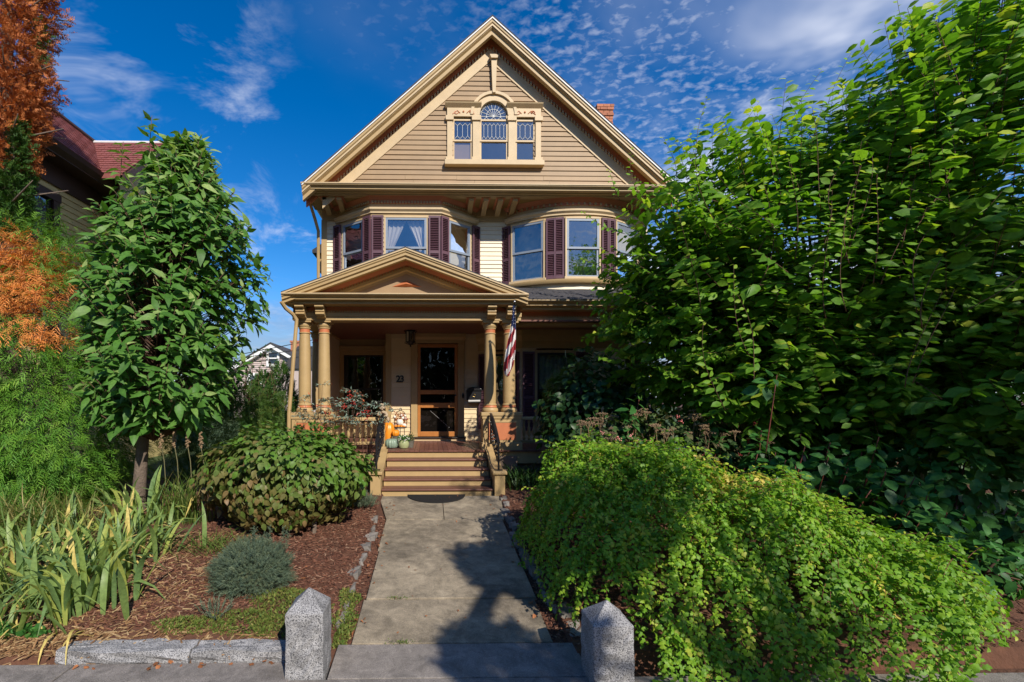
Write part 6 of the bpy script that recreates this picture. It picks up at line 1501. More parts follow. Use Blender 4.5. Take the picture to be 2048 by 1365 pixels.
# ================================================================== neighbours and small things
def neighbor():
    e = empty('neighbor_house', (-7.2, 10, 0)); tag(e, 'neighbouring yellow clapboard house with dark brown eaves and red slate roof', 'house')
    X0 = -7.20; ez = 6.16
    w = MB(); w.box(X0 - .2, X0 - .035, 7.7, 13.0, 0, ez - .45); wo = w.build('wall', 'neighbor_yellow', e)
    fr = Matrix.Translation((X0, 0, 0)) @ Matrix.Rotation(R(90), 4, 'Z')       # local x -> +Y, local -y -> +X
    clapboards(wo, lambda z: (7.7, 13.0), 2.2, ez - .52, .115, fr, [(7.95, 8.85, 3.6, 5.35)], 'neighbor_yellow')
    f = MB(); f.box(X0 - .05, X0 + .05, 7.7, 13.02, ez - .52, ez - .12); f.build('frieze_board', 'neighbor_brown', e)
    s = MB(); s.box(X0 - .05, -6.80, 7.4, 13.3, ez - .14, ez - .06); s.build('soffit', 'neighbor_brown', e)
    g = MB(); g.prism([(-6.82, ez - .14), (-6.70, ez - .05), (-6.66, ez + .02), (-6.80, ez + .03), (-6.90, ez - .06)], 'y', 7.4, 13.35); g.build('gutter', 'neighbor_brown', e)
    ww = MB(); ww.box(X0, X0 + .05, 7.80, 7.95, 3.5, 5.45); ww.box(X0, X0 + .05, 8.85, 9.00, 3.5, 5.45); ww.box(X0, X0 + .06, 7.78, 9.02, 5.35, 5.5); wo2 = ww.build('window', 'neighbor_brown', e)
    ss = MB(); ss.box(X0 - .03, X0 + .0, 7.95, 8.02, 3.6, 5.35); ss.box(X0 - .03, X0, 8.78, 8.85, 3.6, 5.35); ss.box(X0 - .03, X0, 7.95, 8.85, 4.45, 4.52); ss.build('sash', 'dark_sash', wo2)
    MB().add([(X0 - .02, 8.0, 3.6), (X0 - .02, 8.8, 3.6), (X0 - .02, 8.8, 5.35), (X0 - .02, 8.0, 5.35)], [(0, 1, 2, 3)]).build('pane', 'glass', wo2)
    MB().add([(X0 - .034, 7.9, 3.5), (X0 - .034, 8.9, 3.5), (X0 - .034, 8.9, 5.4), (X0 - .034, 7.9, 5.4)], [(0, 1, 2, 3)]).build('room_shade_backing', 'interior', wo2)  # dark sheet standing in for the unlit room
    # main roof slope up to a break, in courses of slate
    rx, rz = -7.95, 7.62; ex_, ezz = -6.72, ez + .02
    r = MB(); r.prism([(ex_, ezz), (rx, rz), (rx, rz - .08), (ex_, ezz - .06)], 'y', 7.4, 13.3); ro = r.build('roof', 'slate_red', e)
    def courses(p00, p01, p10, p11, rows, cols, parent, nrmv):
        mb = MB(); A, B, C, D = [Vector(p) for p in (p00, p01, p10, p11)]; nv = Vector(nrmv).normalized()
        for i in range(rows):
            t0, t1 = i / rows, min(1, (i + 1.25) / rows); off = (i % 2) * .5
            for j in range(-1, cols):
                s0, s1 = max(0, (j + off) / cols), min(1, (j + 1 + off) / cols - .004)
                if s1 <= s0: continue
                def q(s, t): return A.lerp(B, s).lerp(C.lerp(D, s), t)
                h = .016 + random.uniform(0, .008); a, b, c, d = q(s0, t0) + nv * h, q(s1, t0) + nv * h, q(s1, t1) + nv * .004, q(s0, t1) + nv * .004
                mb.add([a, b, c, d, q(s0, t0), q(s1, t0)], [(0, 1, 2, 3), (4, 5, 1, 0)])
        o = mb.build('slates', 'slate_red', parent); tag(o, kind='stuff')
    sl = (Vector((rx, 0, rz)) - Vector((ex_, 0, ezz))).normalized(); nv = Vector((-sl.z, 0, sl.x)); nv = nv if nv.z > 0 else -nv
    courses((ex_, 7.4, ezz), (ex_, 13.3, ezz), (rx, 7.4, rz), (rx, 13.3, rz), 17, 24, ro, nv)
    MB().tube([(rx, 7.4, rz + .03), (rx, 13.3, rz + .03)], .05, 6).build('ridge_cap', 'neighbor_brown', ro)
    # cross gable towards the garden
    cy = 10.95; hz = 7.60; gx = -6.30; half = 1.45; ze = 6.18
    m = MB(); m.add([(-8.0, cy, hz), (gx, cy, hz), (gx, cy - half, ze), (-6.75, cy - half, ze), (-8.0, cy, hz - .1), (gx, cy, hz - .1), (gx, cy - half, ze - .1), (-6.75, cy - half, ze - .1)], [(0, 1, 2, 3), (7, 6, 5, 4), (1, 5, 6, 2), (2, 6, 7, 3)]); cg = m.build('cross_roof', 'slate_red', e)
    m = MB(); m.add([(-8.0, cy, hz), (gx, cy, hz), (gx, cy + half, ze), (-8, cy + half, ze)], [(0, 3, 2, 1)]); m.build('cross_roof', 'slate_red', e)
    courses((-6.75, cy - half, ze), (gx + .02, cy - half, ze), (-7.9, cy, hz), (gx + .02, cy, hz), 15, 10, cg, (0, -.7, .7))
    MB().tube([(-8, cy, hz + .02), (gx + .05, cy, hz + .02)], .03, 6).build('ridge_cap', 'white_trim', cg)
    m = MB(); m.add([(gx - .2, cy - half + .2, ze - .1), (gx - .2, cy + half, ze - .1), (gx - .2, cy, hz - .15)], [(0, 1, 2)]); m.add([(gx - .2, cy - half + .2, 3), (gx - .2, cy + half, 3), (gx - .2, cy + half, ze - .1), (gx - .2, cy - half + .2, ze - .1)], [(0, 1, 2, 3)]); m.build('cross_wall', 'neighbor_yellow', e)
    rk = MB(); rk.sweep([[(gx - .03, y, z - .03), (gx + .05, y, z - .03), (gx + .05, y, z - .22), (gx - .03, y, z - .22)] for y, z in ((cy - half, ze), (cy, hz), (cy + half, ze))]); rk.build('rake_board', 'neighbor_brown', e)
    b = MB(); b.box(-9.5, -7.42, 7.7, 13.0, 0, 6.0); b.build('house_body', 'neighbor_yellow', e)
neighbor()

def far_house():
    Y = 38; e = empty('far_house', (PT(545, 800, Y).x, Y, 0)); tag(e, 'distant pink-grey sided house with white trim and brick chimney', 'house')
    X = lambda p: XA(p, Y); Z = lambda p: ZA(p, Y)
    ax, az = X(545), Z(690); lx, lz = X(455), Z(742); sl = (az - lz) / (ax - lx); rx = 2 * ax - lx
    w = MB(); w.prism([(lx + .5, -1), (rx - .5, -1), (rx - .5, lz + .3), (ax, az - .35), (lx + .5, lz + .3)], 'y', Y + .06, Y + .4); wo = w.build('wall', 'vinyl', e)
    z = 1.5; k = 0
    while z < az - .4:
        hw = min(ax - lx - .5, (az - .35 - z) / sl)
        MB().add([(ax - hw, Y + .05, z), (ax + hw, Y + .05, z), (ax + hw, Y - .03, z), (ax - hw, Y - .03, z), (ax - hw, Y + .05, z + .16), (ax + hw, Y + .05, z + .16), (ax + hw, Y + .03, z + .16), (ax - hw, Y + .03, z + .16)], [(0, 3, 2, 1), (4, 5, 6, 7), (0, 1, 5, 4), (1, 2, 6, 5), (2, 3, 7, 6), (3, 0, 4, 7)]).build('siding_board', 'vinyl', wo); z += .16
    section_x([(lx, lz), (ax, az), (rx, lz)], [(Y - .45, 0), (Y - .45, -.32), (Y + .1, -.32), (Y + .1, 0)]).build('rake_board', 'white_trim', e)
    for s in (-1, 1):
        r = MB(); r.prism([(ax, az), (ax + s * (ax - lx), lz), (ax + s * (ax - lx), lz + .12), (ax, az + .13)], 'y', Y - .5, Y + 9); r.build('roof', 'shingle', e)
    win = MB(); a, b, c, d = X(538), X(555), Z(729), Z(706)
    for q in ((a - .18, a, c - .2, d + .2), (b, b + .18, c - .2, d + .2), (a, b, d, d + .2), (a, b, c - .2, c)): win.box(q[0], q[1], Y - .12, Y + .06, q[2], q[3])
    wn = win.build('window', 'white_trim', e); MB().box(a, b, Y - .03, Y + .05, c, d).build('pane', 'glass_dim', wn); MB().box(a, b, Y - .08, Y - .04, (c + d) / 2 - .05, (c + d) / 2 + .05).build('sash_rail', 'white_trim', wn)
    MB().box(a - .0, b, Y + .045, Y + .058, c, d).build('room_shade_backing', 'interior', wn)
    win = MB(); a, b, c, d = X(500), X(520), Z(775), Z(752)
    for q in ((a - .18, a, c - .2, d + .2), (b, b + .18, c - .2, d + .2), (a, b, d, d + .2)): win.box(q[0], q[1], Y - .12, Y + .06, q[2], q[3])
    wn = win.build('window', 'white_trim', e); MB().box(a, b, Y - .03, Y + .05, c, d).build('pane', 'glass', wn)
    ch = MB(); ch.box(X(559), X(580), Y + 3, Y + 3.9, 4, Z(688) + .45); co = ch.build('chimney', 'brick', e); MB().box(X(557.5), X(581.5), Y + 2.95, Y + 3.95, Z(688) + .45, Z(688) + .62).build('chimney_cap', 'brick', co)
    # a lower wing beyond, seen between the columns
    wg = MB(); wg.box(X(600), X(680), Y - 4, Y - 3, -1, Z(745)); wgo = wg.build('wing', 'vinyl', e); MB().prism([(X(598), Z(745)), (X(684), Z(745)), (X(684), Z(705)), (X(625), Z(705))], 'y', Y - 4.2, Y - 2.8).build('wing_roof', 'shingle', wgo)
    wp = MB(); wp.box(X(632), X(641), Y - 4.1, Y - 4.0, Z(795), Z(755)); wp.build('window', 'white_trim', e)
far_house()
def wires():
    for i, (a, b, lb) in enumerate((((430, 702), (700, 648), 'highest overhead wire crossing the sky left of the porch'), ((430, 706), (700, 668), 'middle overhead wire crossing the sky left of the porch'), ((430, 714), (700, 686), 'lowest overhead wire crossing the sky left of the porch'))):
        p, q = PT(*a, 26), PT(*b, 26); d = q - p; p = p - d * 2; q = q + d * 2
        m = MB(); m.tube([p.lerp(q, t / 12) + Vector((0, 0, -.5 * math.sin(math.pi * t / 12))) for t in range(13)], .022, 5); tag(m.build('overhead_wire', 'wire'), lb, 'wire', 'overhead wires')
wires()

def text(body, size, loc, m, parent=None, rot=(R(90), 0, 0), extrude=.006, name='digit', offset=.0):
    cu = bpy.data.curves.new(name, 'FONT'); cu.body = body; cu.size = size; cu.extrude = extrude; cu.offset = offset; cu.align_x = 'CENTER'; cu.align_y = 'CENTER'
    tmp = bpy.data.objects.new('tmp', cu); COL.objects.link(tmp)
    dg = bpy.context.evaluated_depsgraph_get(); me = bpy.data.meshes.new_from_object(tmp.evaluated_get(dg)); bpy.data.objects.remove(tmp)
    me.transform(Matrix.Translation(loc) @ Matrix.Rotation(rot[0], 4, 'X')); me.name = name; me.materials.clear(); me.materials.append(MATS[m])
    o = bpy.data.objects.new(name, me); COL.objects.link(o)
    if parent: adopt(o, parent)
    return o
def number():
    e = empty('house_number', (XA(800, 10.74), 10.74, ZA(759, 10.74))); tag(e, 'black metal house number 23 on the clapboards left of the door', 'house number')
    text('2', .215, (XA(796.5, 10.765), 10.765, ZA(759, 10.765)), 'iron', e, offset=.006); text('3', .215, (XA(804, 10.765), 10.765, ZA(759, 10.765)), 'iron', e, offset=.006)
number()
def mailbox():
    Y = 10.72; x0, x1 = XA(933, Y), XA(962, Y); z0, z1 = ZA(801, Y), ZA(776, Y); e = empty('mailbox', ((x0 + x1) / 2, Y, z0)); tag(e, 'black arched wall mailbox right of the door', 'mailbox')
    arc = [(x0, z0), (x1, z0), (x1, z1 - .05)] + [((x0 + x1) / 2 + (x1 - x0) / 2 * math.cos(a), z1 - .05 + .05 * math.sin(a)) for a in np.linspace(.2, 2.94, 9)] + [(x0, z1 - .05)]
    MB().prism(arc, 'y', Y - .10, Y + .05).build('box_body', 'iron', e, bevel=.006)
    lid = [((x0 + x1) / 2 + (x1 - x0 + .03) / 2 * math.cos(a), z1 - .07 + .085 * math.sin(a)) for a in np.linspace(0, math.pi, 12)]
    MB().prism(lid, 'y', Y - .125, Y - .101).build('lid', 'iron', e, bevel=.005)
    m = MB(); c = ((x0 + x1) / 2, Y - .105, z0 + .11); m.tube([(c[0] + .03 * math.cos(a), c[1], c[2] + .03 * math.sin(a)) for a in np.linspace(0, 6.28, 17)], .005, 5); m.build('emblem_ring', 'brass', e)
    MB().box(x0 + .03, x1 - .02, Y - .11, Y + .02, z0 - .055, z0 - .003).build('letter_tray', 'iron', e)
    p = MB(); p.tube([(x0 + .035, Y - .09, z0 - .02), (x1 - .03, Y - .09, z0 - .015)], .028, 10); o = p.build('rolled_newspaper', 'paper', None, smooth=True); tag(o, 'rolled pale newspaper in the rack under the mailbox', 'newspaper')
mailbox()
def lantern():
    Y = 10.25; c = PT(821, 680, Y); e = empty('porch_lantern', (c.x, Y, 3.1)); tag(e, 'black iron lantern hanging from the porch ceiling left of the door', 'lantern')
    zt, zb = ZA(664, Y), ZA(684, Y); r = .10
    for k in range(6):
        a = k * math.pi / 3 + .25; b = a + math.pi / 3
        p = lambda an, rr, z: (c.x + rr * math.cos(an), Y + rr * math.sin(an), z)
        MB().tube([p(a, r, zb), p(a, r, zt)], .010, 5).build('bar', 'iron', e)
        MB().add([p(a, r - .006, zb), p(b, r - .006, zb), p(b, r - .006, zt), p(a, r - .006, zt)], [(0, 1, 2, 3)]).build('pane', 'frost' if k % 2 else 'lamp_glass', e)
        s = MB(); s.tube([p(a, r + .005, zt - .03), p(a, r + .045, zt + .01), p(a, r + .02, zt + .03)], .007, 5); s.tube([p(a, r + .005, zb), p(a, r + .035, zb - .03), p(a, .03, zb - .07)], .007, 5); s.build('scroll', 'iron', e)
    m = MB(); m.lathe([(r + .03, 0), (r + .03, .012), (.07, .05), (.04, .08), (.015, .12), (.012, .16)], (c.x, Y, zt), 12); m.build('roof_cap', 'iron', e, smooth=True)
    MB().lathe([(.01, -.12), (.02, -.10), (.015, -.07), (r, -.02), (r + .012, 0), (r, .006)], (c.x, Y, zb), 12).build('base_cup', 'iron', e, smooth=True)
    MB().tube([(c.x, Y, zt + .12), (c.x, Y, 3.12)], .009, 6).build('hanging_rod', 'iron', e)
    MB().lathe([(.008, 0), (.016, .01), (.016, .11), (.008, .12)], (c.x, Y, zb + .02), 8).build('candle', 'frost', e, smooth=True)
lantern()
def flag():
    tip = PT(1029, 604, 8.02); foot = PT(1022, 700, 8.74); e = empty('flag', foot); tag(e, 'furled striped American flag hanging on a pole at the right porch column', 'flag')
    MB().tube([foot, tip], .012, 8).build('pole', 'iron', e, smooth=True); MB().ball(tip, .022, 10, 7).build('finial', 'steel', e, smooth=True); 
    MB().box(foot.x - .03, foot.x + .03, 8.71, 8.78, foot.z - .06, foot.z + .05).build('pole_bracket', 'iron', e)
    n, w = 46, 22; rows = []
    for i in range(n + 1):
        t = i / n; cen = PT(1027.5 - 17 * max(0, t - .25) ** 1.15, 612 + 136 * t, 8.05 + .12 * t); wid = np.interp(t, [0, .2, .32, .6, .9, 1], [.04, .07, .095, .145, .165, .09]); row = []
        for j in range(w + 1):
            s = j / w - .5; x = cen.x + wid * s + .006 * math.sin(9 * s + 5 * t); y = cen.y + .038 * math.sin(s * 15 + 2.2 * t + .6) * (.5 + t); z = cen.z - .10 * (s + .5) * 0 - .05 * math.cos(s * 3.2) * (t > .85) * 1.2 + (.055 * (s + .1) if t > .8 else 0)
            row.append((x, y, z))
        rows.append(row)
    me = bpy.data.meshes.new('cloth'); vs = [p for r_ in rows for p in r_]; fs = []; mi = []
    for i in range(n):
        for j in range(w):
            fs.append((i * (w + 1) + j, i * (w + 1) + j + 1, (i + 1) * (w + 1) + j + 1, (i + 1) * (w + 1) + j)); t = (i + .5) / n; s = (j + .5) / w
            canton = t < .30 + .05 * s
            mi.append(2 if canton else (0 if math.floor((s * .8 + t * 2.6) * 2.4) % 2 else 1))
    me.from_pydata(vs, [], fs); me.update()
    for q in ('flag_red', 'canvas_white', 'flag_blue'): me.materials.append(MATS[q])
    for p, k in zip(me.polygons, mi): p.material_index = k; p.use_smooth = True
    o = bpy.data.objects.new('cloth', me); COL.objects.link(o); adopt(o, e); sd = o.modifiers.new('thick', 'SOLIDIFY'); sd.thickness = .003
    st = MB()
    for i in range(2, 14, 2):
        for j in range(2 + (i // 2) % 2 * 3, w, 6):
            a, b = Vector(rows[i][j]), Vector(rows[i][j + 1]); c = (a + b) / 2 + Vector((0, -.006, 0)); q = []
            for k in range(10):
                an = k * math.pi / 5; rr = .011 if k % 2 == 0 else .0045; q.append((c.x + rr * math.sin(an), c.y, c.z + rr * math.cos(an)))
            st.add(q, [tuple(range(10))])
    tag(st.build('stars', 'canvas_white', o), kind='stuff')
flag()

def rail(x, y0, y1, z0, z1, lb):
    """ornate iron handrail climbing beside the steps"""
    e = empty('iron_handrail', (x, y0, z0)); tag(e, lb, 'handrail')
    def top(t): return (x, y0 + (y1 - y0) * t, z0 + .42 + (z1 - z0 + .12) * t + .05 * math.sin(math.pi * t))
    def bot(t): return (x, y0 + (y1 - y0) * t, z0 + .07 + (z1 - z0) * t)
    m = MB(); m.sweep([[(x - .022, p[1], p[2]), (x + .022, p[1], p[2]), (x + .026, p[1], p[2] + .016), (x, p[1], p[2] + .026), (x - .026, p[1], p[2] + .016)] for p in [top(i / 14) for i in range(15)]]); m.build('handrail', 'iron', e, smooth=True)
    MB().tube([bot(i / 10) for i in range(11)], .010, 6).build('lower_bar', 'iron', e)
    for t in (0, 1): MB().tube([(x, bot(t)[1], bot(t)[2] - .09), top(t)], .017, 8).build('post', 'iron', e)
    MB().box(x - .06, x + .06, y0 - .06, y0 + .06, z0 - .025, z0 - .010).build('foot_plate', 'iron', e)
    for k in range(7):
        t = (k + .5) / 7; a, b = Vector(bot(t)), Vector(top(t)); c = a.lerp(b, .5); s = MB(); H_ = (b - a).length / 2
        for sg in (-1, 1):
            pts = []
            for i in range(19):
                q = i / 18; an = q * 7.5; rr = .062 * (1 - .8 * q); pts.append((x + .026 * math.sin(an * 1.0) * sg, c.y + rr * math.cos(an), c.z + sg * (H_ * .48 + rr * math.sin(an) * .9)))
            s.tube(pts, .0075, 5)
        s.tube([a, (x + .018, c.y + .03, c.z), b], .0085, 5)
        for i in range(6):
            p = a.lerp(b, (i + .5) / 6); s.ball((p.x + random.uniform(-.028, .028), p.y + random.uniform(-.05, .05), p.z), random.uniform(.012, .020), 6, 4)
        s.build('scroll_panel', 'iron', e, smooth=True)
rail(-.90, 7.60, 8.66, .42, .75, 'black wrought iron handrail on the left side of the porch steps'); rail(1.12, 7.60, 8.60, .42, .75, 'black wrought iron handrail on the right side of the porch steps')

def doormat():
    m = MB(); n = 20; pts = [(.085 + .47 * math.cos(a), 7.50 - .42 * math.sin(a)) for a in np.linspace(0, math.pi, n)]
    m.add([(x, y, GZ(y) + .004) for x, y in pts] + [(x, y, GZ(y) + .018) for x, y in pts], [tuple(range(n - 1, -1, -1)), tuple(range(n, 2 * n))] + [(i, (i + 1) % n, (i + 1) % n + n, i + n) for i in range(n)])
    tag(m.build('doormat', 'rubber', bevel=.004), 'black half-round rubber doormat at the foot of the steps', 'doormat')
doormat()

def gourd(name, label, x, y, prof, m, ribs, depth, stem=True, tilt=0):
    z = .612; e = empty(name, (x, y, z)); tag(e, label, 'pumpkin')
    MB().lathe(prof, (x, y, z), 48, rib=lambda a: 1 - depth * abs(math.cos(a * ribs / 2)) ** 6).build('rind', m, e, smooth=True)
    if stem: h = prof[-1][1]; MB().tube([(x, y, z + h - .02), (x + .005, y, z + h + .02), (x + .02, y, z + h + .05)], [.016, .011, .013], 7).build('stalk', 'stem', e, smooth=True)
def pump(r, h): return [(.02 * r, .02 * h), (.45 * r, 0), (.8 * r, .08 * h), (.97 * r, .28 * h), (1.0 * r, .5 * h), (.95 * r, .72 * h), (.75 * r, .92 * h), (.4 * r, 1.0 * h), (.12 * r, .93 * h), (.02, .92 * h)]
def porch_things():
    gourd('green_pumpkin', 'large blue-green ribbed pumpkin on the porch floor', XA(783, 9.05), 9.05, pump(.135, .185), 'pumpkin_green', 12, .10)
    gourd('tall_pumpkin', 'tall orange pumpkin behind the green one on the porch', XA(777, 9.5), 9.5, [(.03, 0), (.11, .01), (.135, .08), (.14, .2), (.13, .33), (.11, .42), (.07, .47), (.03, .485), (.01, .48)], 'pumpkin', 10, .07)
    # the small one sits on an upturned grey pot
    x, y = XA(791, 9.35), 9.35
    p2 = MB(); p2.lathe([(.085, 0), (.10, .012), (.085, .19), (.095, .205), (.02, .21)], (x, y, .612), 16); tag(p2.build('pot_stand', 'pot_grey', smooth=True), 'upturned dark pot under the small orange pumpkin', 'pot')
    e = empty('small_pumpkin', (x, y, .822)); tag(e, 'small round orange pumpkin between the tall pumpkin and the flower basket', 'pumpkin')
    MB().lathe(pump(.082, .125), (x, y, .822), 40, rib=lambda a: 1 - .09 * abs(math.cos(a * 5)) ** 6).build('rind', 'pumpkin', e, smooth=True); MB().tube([(x, y, .93), (x - .01, y, .965), (x - .015, y, .985)], [.012, .009, .010], 6).build('stalk', 'stem', e)
    # green glazed pot with white flowers
    x, y = XA(807.5, 9.0), 9.0; e = empty('flower_pot', (x, y, .612)); tag(e, 'pale green glazed pot of small white flowers on the porch', 'flower pot')
    MB().lathe([(.055, 0), (.085, .01), (.105, .06), (.105, .105), (.088, .150), (.095, .165), (.085, .165), (.075, .14), (.01, .13)], (x, y, .612), 28).build('pot', 'pot_green', e, smooth=True)
    n = 420; d = unit(n); d[:, 2] = np.abs(d[:, 2]); pos = np.array([x, y, .76]) + np.array([.13, .11, .10]) * d * rng.uniform(.3, 1, n)[:, None]; foliage(e, 'hydrangea', [tpl_simple(.4, .2, .2)], pos, nrm(d + .5 * rng.normal(size=(n, 3))), unit(n), rng.uniform(.03, .05, n), rng.random(n), singles=0)
    for k in range(16):
        d1 = unit(1)[0]; d1[2] = abs(d1[2]); d1[1] = -abs(d1[1]); MB().ball(tuple(np.array([x, y, .765]) + np.array([.13, .11, .10]) * d1), .014, 8, 4, (1, 1, .6)).build('blossom', 'white_petal', e, smooth=True)
    x, y = XA(820, 9.15), 9.15; e = empty('grey_pot', (x, y, .612)); tag(e, 'small grey pot with a fading plant right of the green pot', 'flower pot')
    MB().lathe([(.06, 0), (.065, .01), (.085, .13), (.092, .14), (.08, .14), (.01, .12)], (x, y, .612), 20).build('pot', 'pot_grey', e, smooth=True)
    n = 160; d = unit(n); d[:, 2] = np.abs(d[:, 2]); pos = np.array([x, y, .74]) + np.array([.08, .08, .17]) * d * rng.uniform(.3, 1, n)[:, None]; foliage(e, 'brown_bush', [tpl_simple(.4, .2, .2)], pos, nrm(d + .5 * rng.normal(size=(n, 3))), unit(n), rng.uniform(.03, .05, n), rng.random(n), singles=0)
    # harvest basket on an iron stand
    x, y = XA(801, 10.3), 10.3; e = empty('harvest_stand', (x, y, .612)); tag(e, 'iron stand with autumn arrangement of white gourds and dried blooms', 'arrangement')
    for a in (0.5, 2.6, 4.7): MB().tube([(x + .11 * math.cos(a), y + .11 * math.sin(a), .612), (x + .09 * math.cos(a), y + .09 * math.sin(a), .92)], .008, 6).build('leg', 'iron', e)
    MB().lathe([(.10, 0), (.135, .01), (.15, .04), (.14, .04), (.09, .02)], (x, y, .92), 18).build('tray', 'pot_grey', e, smooth=True)
    MB().tube([(x + .14 * math.cos(a), y, 1.08 + .24 * math.sin(a)) for a in np.linspace(-.6, 3.74, 20)], .008, 6).build('hoop', 'iron', e)
    MB().tube([(x + .03 * math.cos(a), y, 1.345 + .03 * math.sin(a)) for a in np.linspace(0, 6.28, 12)], .006, 5).build('hanger_ring', 'iron', e)
    MB().lathe(pump(.078, .13), (x - .01, y - .07, 1.0), 36, rib=lambda a: 1 - .09 * abs(math.cos(a * 4)) ** 6).build('white_gourd', 'pumpkin_white', e, smooth=True)
    MB().lathe(pump(.05, .075), (x + .09, y - .09, .96), 30, rib=lambda a: 1 - .08 * abs(math.cos(a * 4)) ** 6).build('white_gourd', 'pumpkin_white', e, smooth=True)
    for k in range(4): MB().lathe(pump(.032, .045), (x - .10 + .062 * k, y - .11, .955), 20, rib=lambda a: 1 - .08 * abs(math.cos(a * 4)) ** 6).build('tiny_gourd', 'pumpkin', e, smooth=True)
    for k in range(16): MB().ball((x + rng.uniform(-.13, .13), y - .03 + rng.uniform(-.05, .04), 1.12 + rng.uniform(-.12, .13)), rng.uniform(.020, .036), 8, 5).build('dried_bloom', ('pinkmum', 'rust_leaf', 'pumpkin_white')[k % 3], e, smooth=True)
    n = 300; d = unit(n); pos = np.array([x, y, 1.12]) + np.array([.15, .08, .17]) * d * rng.uniform(.5, 1, n)[:, None]; foliage(e, 'rusty', [tpl_simple(.5, .2, .3)], pos, nrm(d + .5 * rng.normal(size=(n, 3))), unit(n), rng.uniform(.03, .055, n), rng.random(n), singles=0)
porch_things()

def cherub():
    """small garden statue of a child leaning over the newel, arms crossed"""
    x, y = -.925, 8.78; z = 1.215; e = empty('cherub_statue', (x, y, z)); tag(e, 'small weathered stone cherub leaning on folded arms on the left newel post', 'statue')
    bm = bmesh.new()
    me = bpy.data.meshes.new('body'); pts = [(0, .03, .02), (0, .02, .07), (0, .0, .11), (0, -.012, .135), (0, -.02, .165),
           (-.055, -.01, .10), (-.085, -.045, .055), (-.03, -.085, .045), (.035, -.09, .05), (.055, -.01, .10), (.095, -.04, .05), (.06, -.085, .025), (-.02, -.095, .03), (.05, .06, .015), (-.05, .06, .015), (.11, .02, -.02), (.115, .0, -.075)]
    ed = [(0, 1), (1, 2), (2, 3), (3, 4), (2, 5), (5, 6), (6, 7), (7, 8), (2, 9), (9, 10), (10, 11), (11, 12), (0, 13), (0, 14), (13, 15), (15, 16)]
    rad = [.055, .055, .045, .030, .032, .034, .028, .024, .018, .034, .028, .024, .018, .042, .042, .034, .026]
    me.from_pydata([(x + p[0], y + p[1], z + p[2]) for p in pts], ed, []); o = bpy.data.objects.new('body', me); COL.objects.link(o); adopt(o, e); me.materials.append(MATS['statue'])
    sk = o.modifiers.new('skin', 'SKIN'); me.skin_vertices[0].data[0].use_root = True
    for i, r_ in enumerate(rad): me.skin_vertices[0].data[i].radius = (r_, r_)
    o.modifiers.new('smooth', 'SUBSURF').levels = 2; o.modifiers['smooth'].render_levels = 2
    h = Vector((x, y - .028, z + .205)); m = MB(); m.ball(h, .058, 18, 12, (.93, 1, 1.06)); m.ball(h + Vector((0, -.056, -.008)), .012, 8, 6, (.8, 1, 1)); 
    m.ball(h + Vector((-.03, -.044, -.018)), .020, 8, 6); m.ball(h + Vector((.03, -.044, -.018)), .020, 8, 6); m.ball(h + Vector((0, -.046, -.042)), .018, 8, 6); m.ball(h + Vector((-.056, 0, -.005)), .014, 8, 6, (.5, 1, 1.2)); m.ball(h + Vector((.056, 0, -.005)), .014, 8, 6, (.5, 1, 1.2))
    m.build('head', 'statue', e, smooth=True)
    c = MB()
    for k in range(46):
        a = rng.uniform(0, 6.28); q = rng.uniform(.15, 1.0); p = h + Vector((.055 * math.cos(a) * math.sqrt(1 - q * q * .8), .05 * math.sin(a) * .9 * math.sqrt(1 - q * q * .8) + .012, .060 * q)); c.ball(p, rng.uniform(.010, .016), 7, 5)
    c.build('curly_hair', 'statue', e, smooth=True)
    f = MB()
    for sx in (-1, 1):
        f.ball(h + Vector((sx * .02, -.054, .004)), .006, 7, 5, (1.3, .6, .8))
    f.build('eyes', 'statue', e, smooth=True)
cherub()
# ================================================================== the street side, behind the viewer
def street():
    mat('asphalt', (0.050, 0.049, 0.048), 0.85, 0.15, 3, 0.3, 120)
    m = MB(); m.box(-60, 60, -11.5, -3.0, -.62, -.50); tag(m.build('road', 'asphalt'), 'dark asphalt street behind the viewer', kind='structure')
    m = MB(); m.box(-60, 60, -3.0, -2.8, -.62, -.37); tag(m.build('street_kerb', 'granite'), 'granite kerb between pavement and street', kind='structure')
    for i, (x, y, h, r) in enumerate(((-17, -17, 11, 5.0), (-8.5, -19, 12, 5.2), (0.5, -17.5, 10.5, 4.6), (9, -19, 12, 5.2), (18, -18, 11, 5.0))):  # unseen trees, added to dim the porch and show in the windows
        e = empty('street_tree', (x, y, -.5)); tag(e, ('unseen broad tree added across the street, first from the left', 'unseen tall tree added across the street, second from the left', 'unseen lower tree added across the street opposite the walk', 'unseen tall tree added across the street, second from the right', 'unseen broad tree added across the street, last on the right')[i], 'tree', 'unseen trees added across the street')
        n = 3800; d = unit(n); pos = np.array([x, y, h * .52]) + np.array([r, r * .7, h * .5]) * d * (rng.uniform(.55, 1.03, n) * (1 + .15 * np.sin(d[:, 0] * 7) * np.sin(d[:, 2] * 6 + i)))[:, None]
        foliage(e, 'far_tree', [tpl_simple(.8, .2, .2)], pos, nrm(d + .6 * rng.normal(size=(n, 3))), unit(n), rng.uniform(.45, .8, n), rng.random(n), singles=0, massname='crown')
        mb = MB(); mb.tube([(x, y, -.6), (x, y, h * .5)], [.3, .18], 8); mb.build('trunk', 'bark', e)
street()
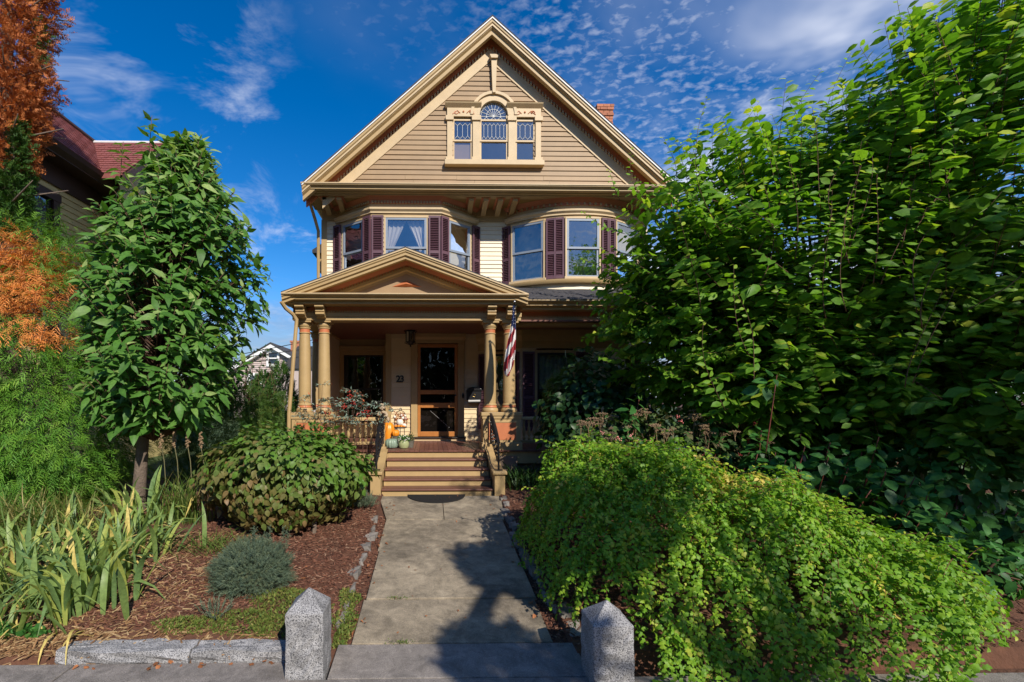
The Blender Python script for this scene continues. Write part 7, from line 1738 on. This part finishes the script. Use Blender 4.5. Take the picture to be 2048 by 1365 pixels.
def verge_tree():
    """young street tree beside the viewer; only its shadow falls into the view"""
    e = empty('verge_tree', (4.9, -2.4, -.4)); tag(e, 'young street tree on the verge whose shadow falls across the walk', 'tree')
    L = np.array([-.45, 1.0, -.80])
    pos = []
    def blob(tx, ty, t, r, n, flat=1.0):
        c = np.array([tx, ty, GZ(ty)]) - L * t; d = unit(n); pos.append(c + r * d * (rng.random(n) ** .4)[:, None] * np.array([1, 1, flat])); return c
    cs = [blob(.70, 4.92, 6.6, .44, 1500), blob(1.0, 4.72, 6.9, .42, 1300), blob(.55, 3.36, 6.3, .44, 1300), blob(1.15, 5.3, 7.2, .45, 260), blob(.75, 7.75, 8.6, .40, 110), blob(1.05, 8.45, 9.2, .42, 120), blob(1.35, 9.3, 9.6, .4, 90), blob(2.3, 3.3, 7.2, .35, 200)]
    pos = np.concatenate(pos); n = len(pos)
    foliage(e, 'elm', [tpl_lite(.55, .2, .3)], pos, nrm(rng.normal(size=(n, 3)) + np.array([0, 0, -.4])), unit(n), rng.uniform(.09, .14, n), rng.random(n) * .9, singles=0)
    fork = Vector((4.75, -2.6, 3.9)); mb = MB(); mb.tube([(4.9, -2.4, -.6), (4.88, -2.45, 1.5), fork], [.10, .085, .06], 9); mb.build('trunk', 'bark', e, smooth=True)
    st = [([fork, fork.lerp(Vector(c), .5) + Vector((0, 0, .12)), Vector(c)], .04, .012) for c in cs]
    a = Vector(np.array([.12, 3.25, GZ(3.25)]) - L * 5.6); b = Vector(np.array([.62, 4.5, GZ(4.5)]) - L * 6.6); st.append(([a, a.lerp(b, .5), b], .075, .085)); st.append(([b, b.lerp(fork, .5) + Vector((0, 0, .1)), fork], .05, .06))
    stems(e, st, 'limbs', 'bark', 7)
verge_tree()
def verge_tree_two():  # unseen tree, crown placed to shade the lower right of the garden
    e = empty('verge_tree', (9.9, -3.1, -.4)); tag(e, 'unseen taller street tree added on the verge to shade the lower right of the garden', 'tree')
    n = 3400; d = unit(n); pos = np.array([9.8, -3.2, 8.0]) + np.array([2.0, 1.7, 1.75]) * d * (rng.uniform(.3, 1.05, n) * (1 + .2 * np.sin(d[:, 0] * 6) * np.sin(d[:, 2] * 5)))[:, None]
    foliage(e, 'elm', [tpl_lite(.55, .2, .3)], pos, nrm(d + .8 * rng.normal(size=(n, 3))), unit(n), rng.uniform(.13, .19, n), rng.random(n) * .9, singles=0)
    mb = MB(); mb.tube([(9.9, -3.1, -.6), (9.9, -3.1, 3), (9.8, -3.2, 7.5)], [.18, .15, .05], 9); mb.build('trunk', 'bark', e, smooth=True)
    stems(e, [([Vector((9.85, -3.15, rng.uniform(4.5, 6.5))), Vector(np.array([9.8, -3.2, 8.0]) + np.array([1.8, 1.5, 1.5]) * unit(1)[0])], .05, .012) for k in range(14)], 'limbs', 'bark', 6)
verge_tree_two()
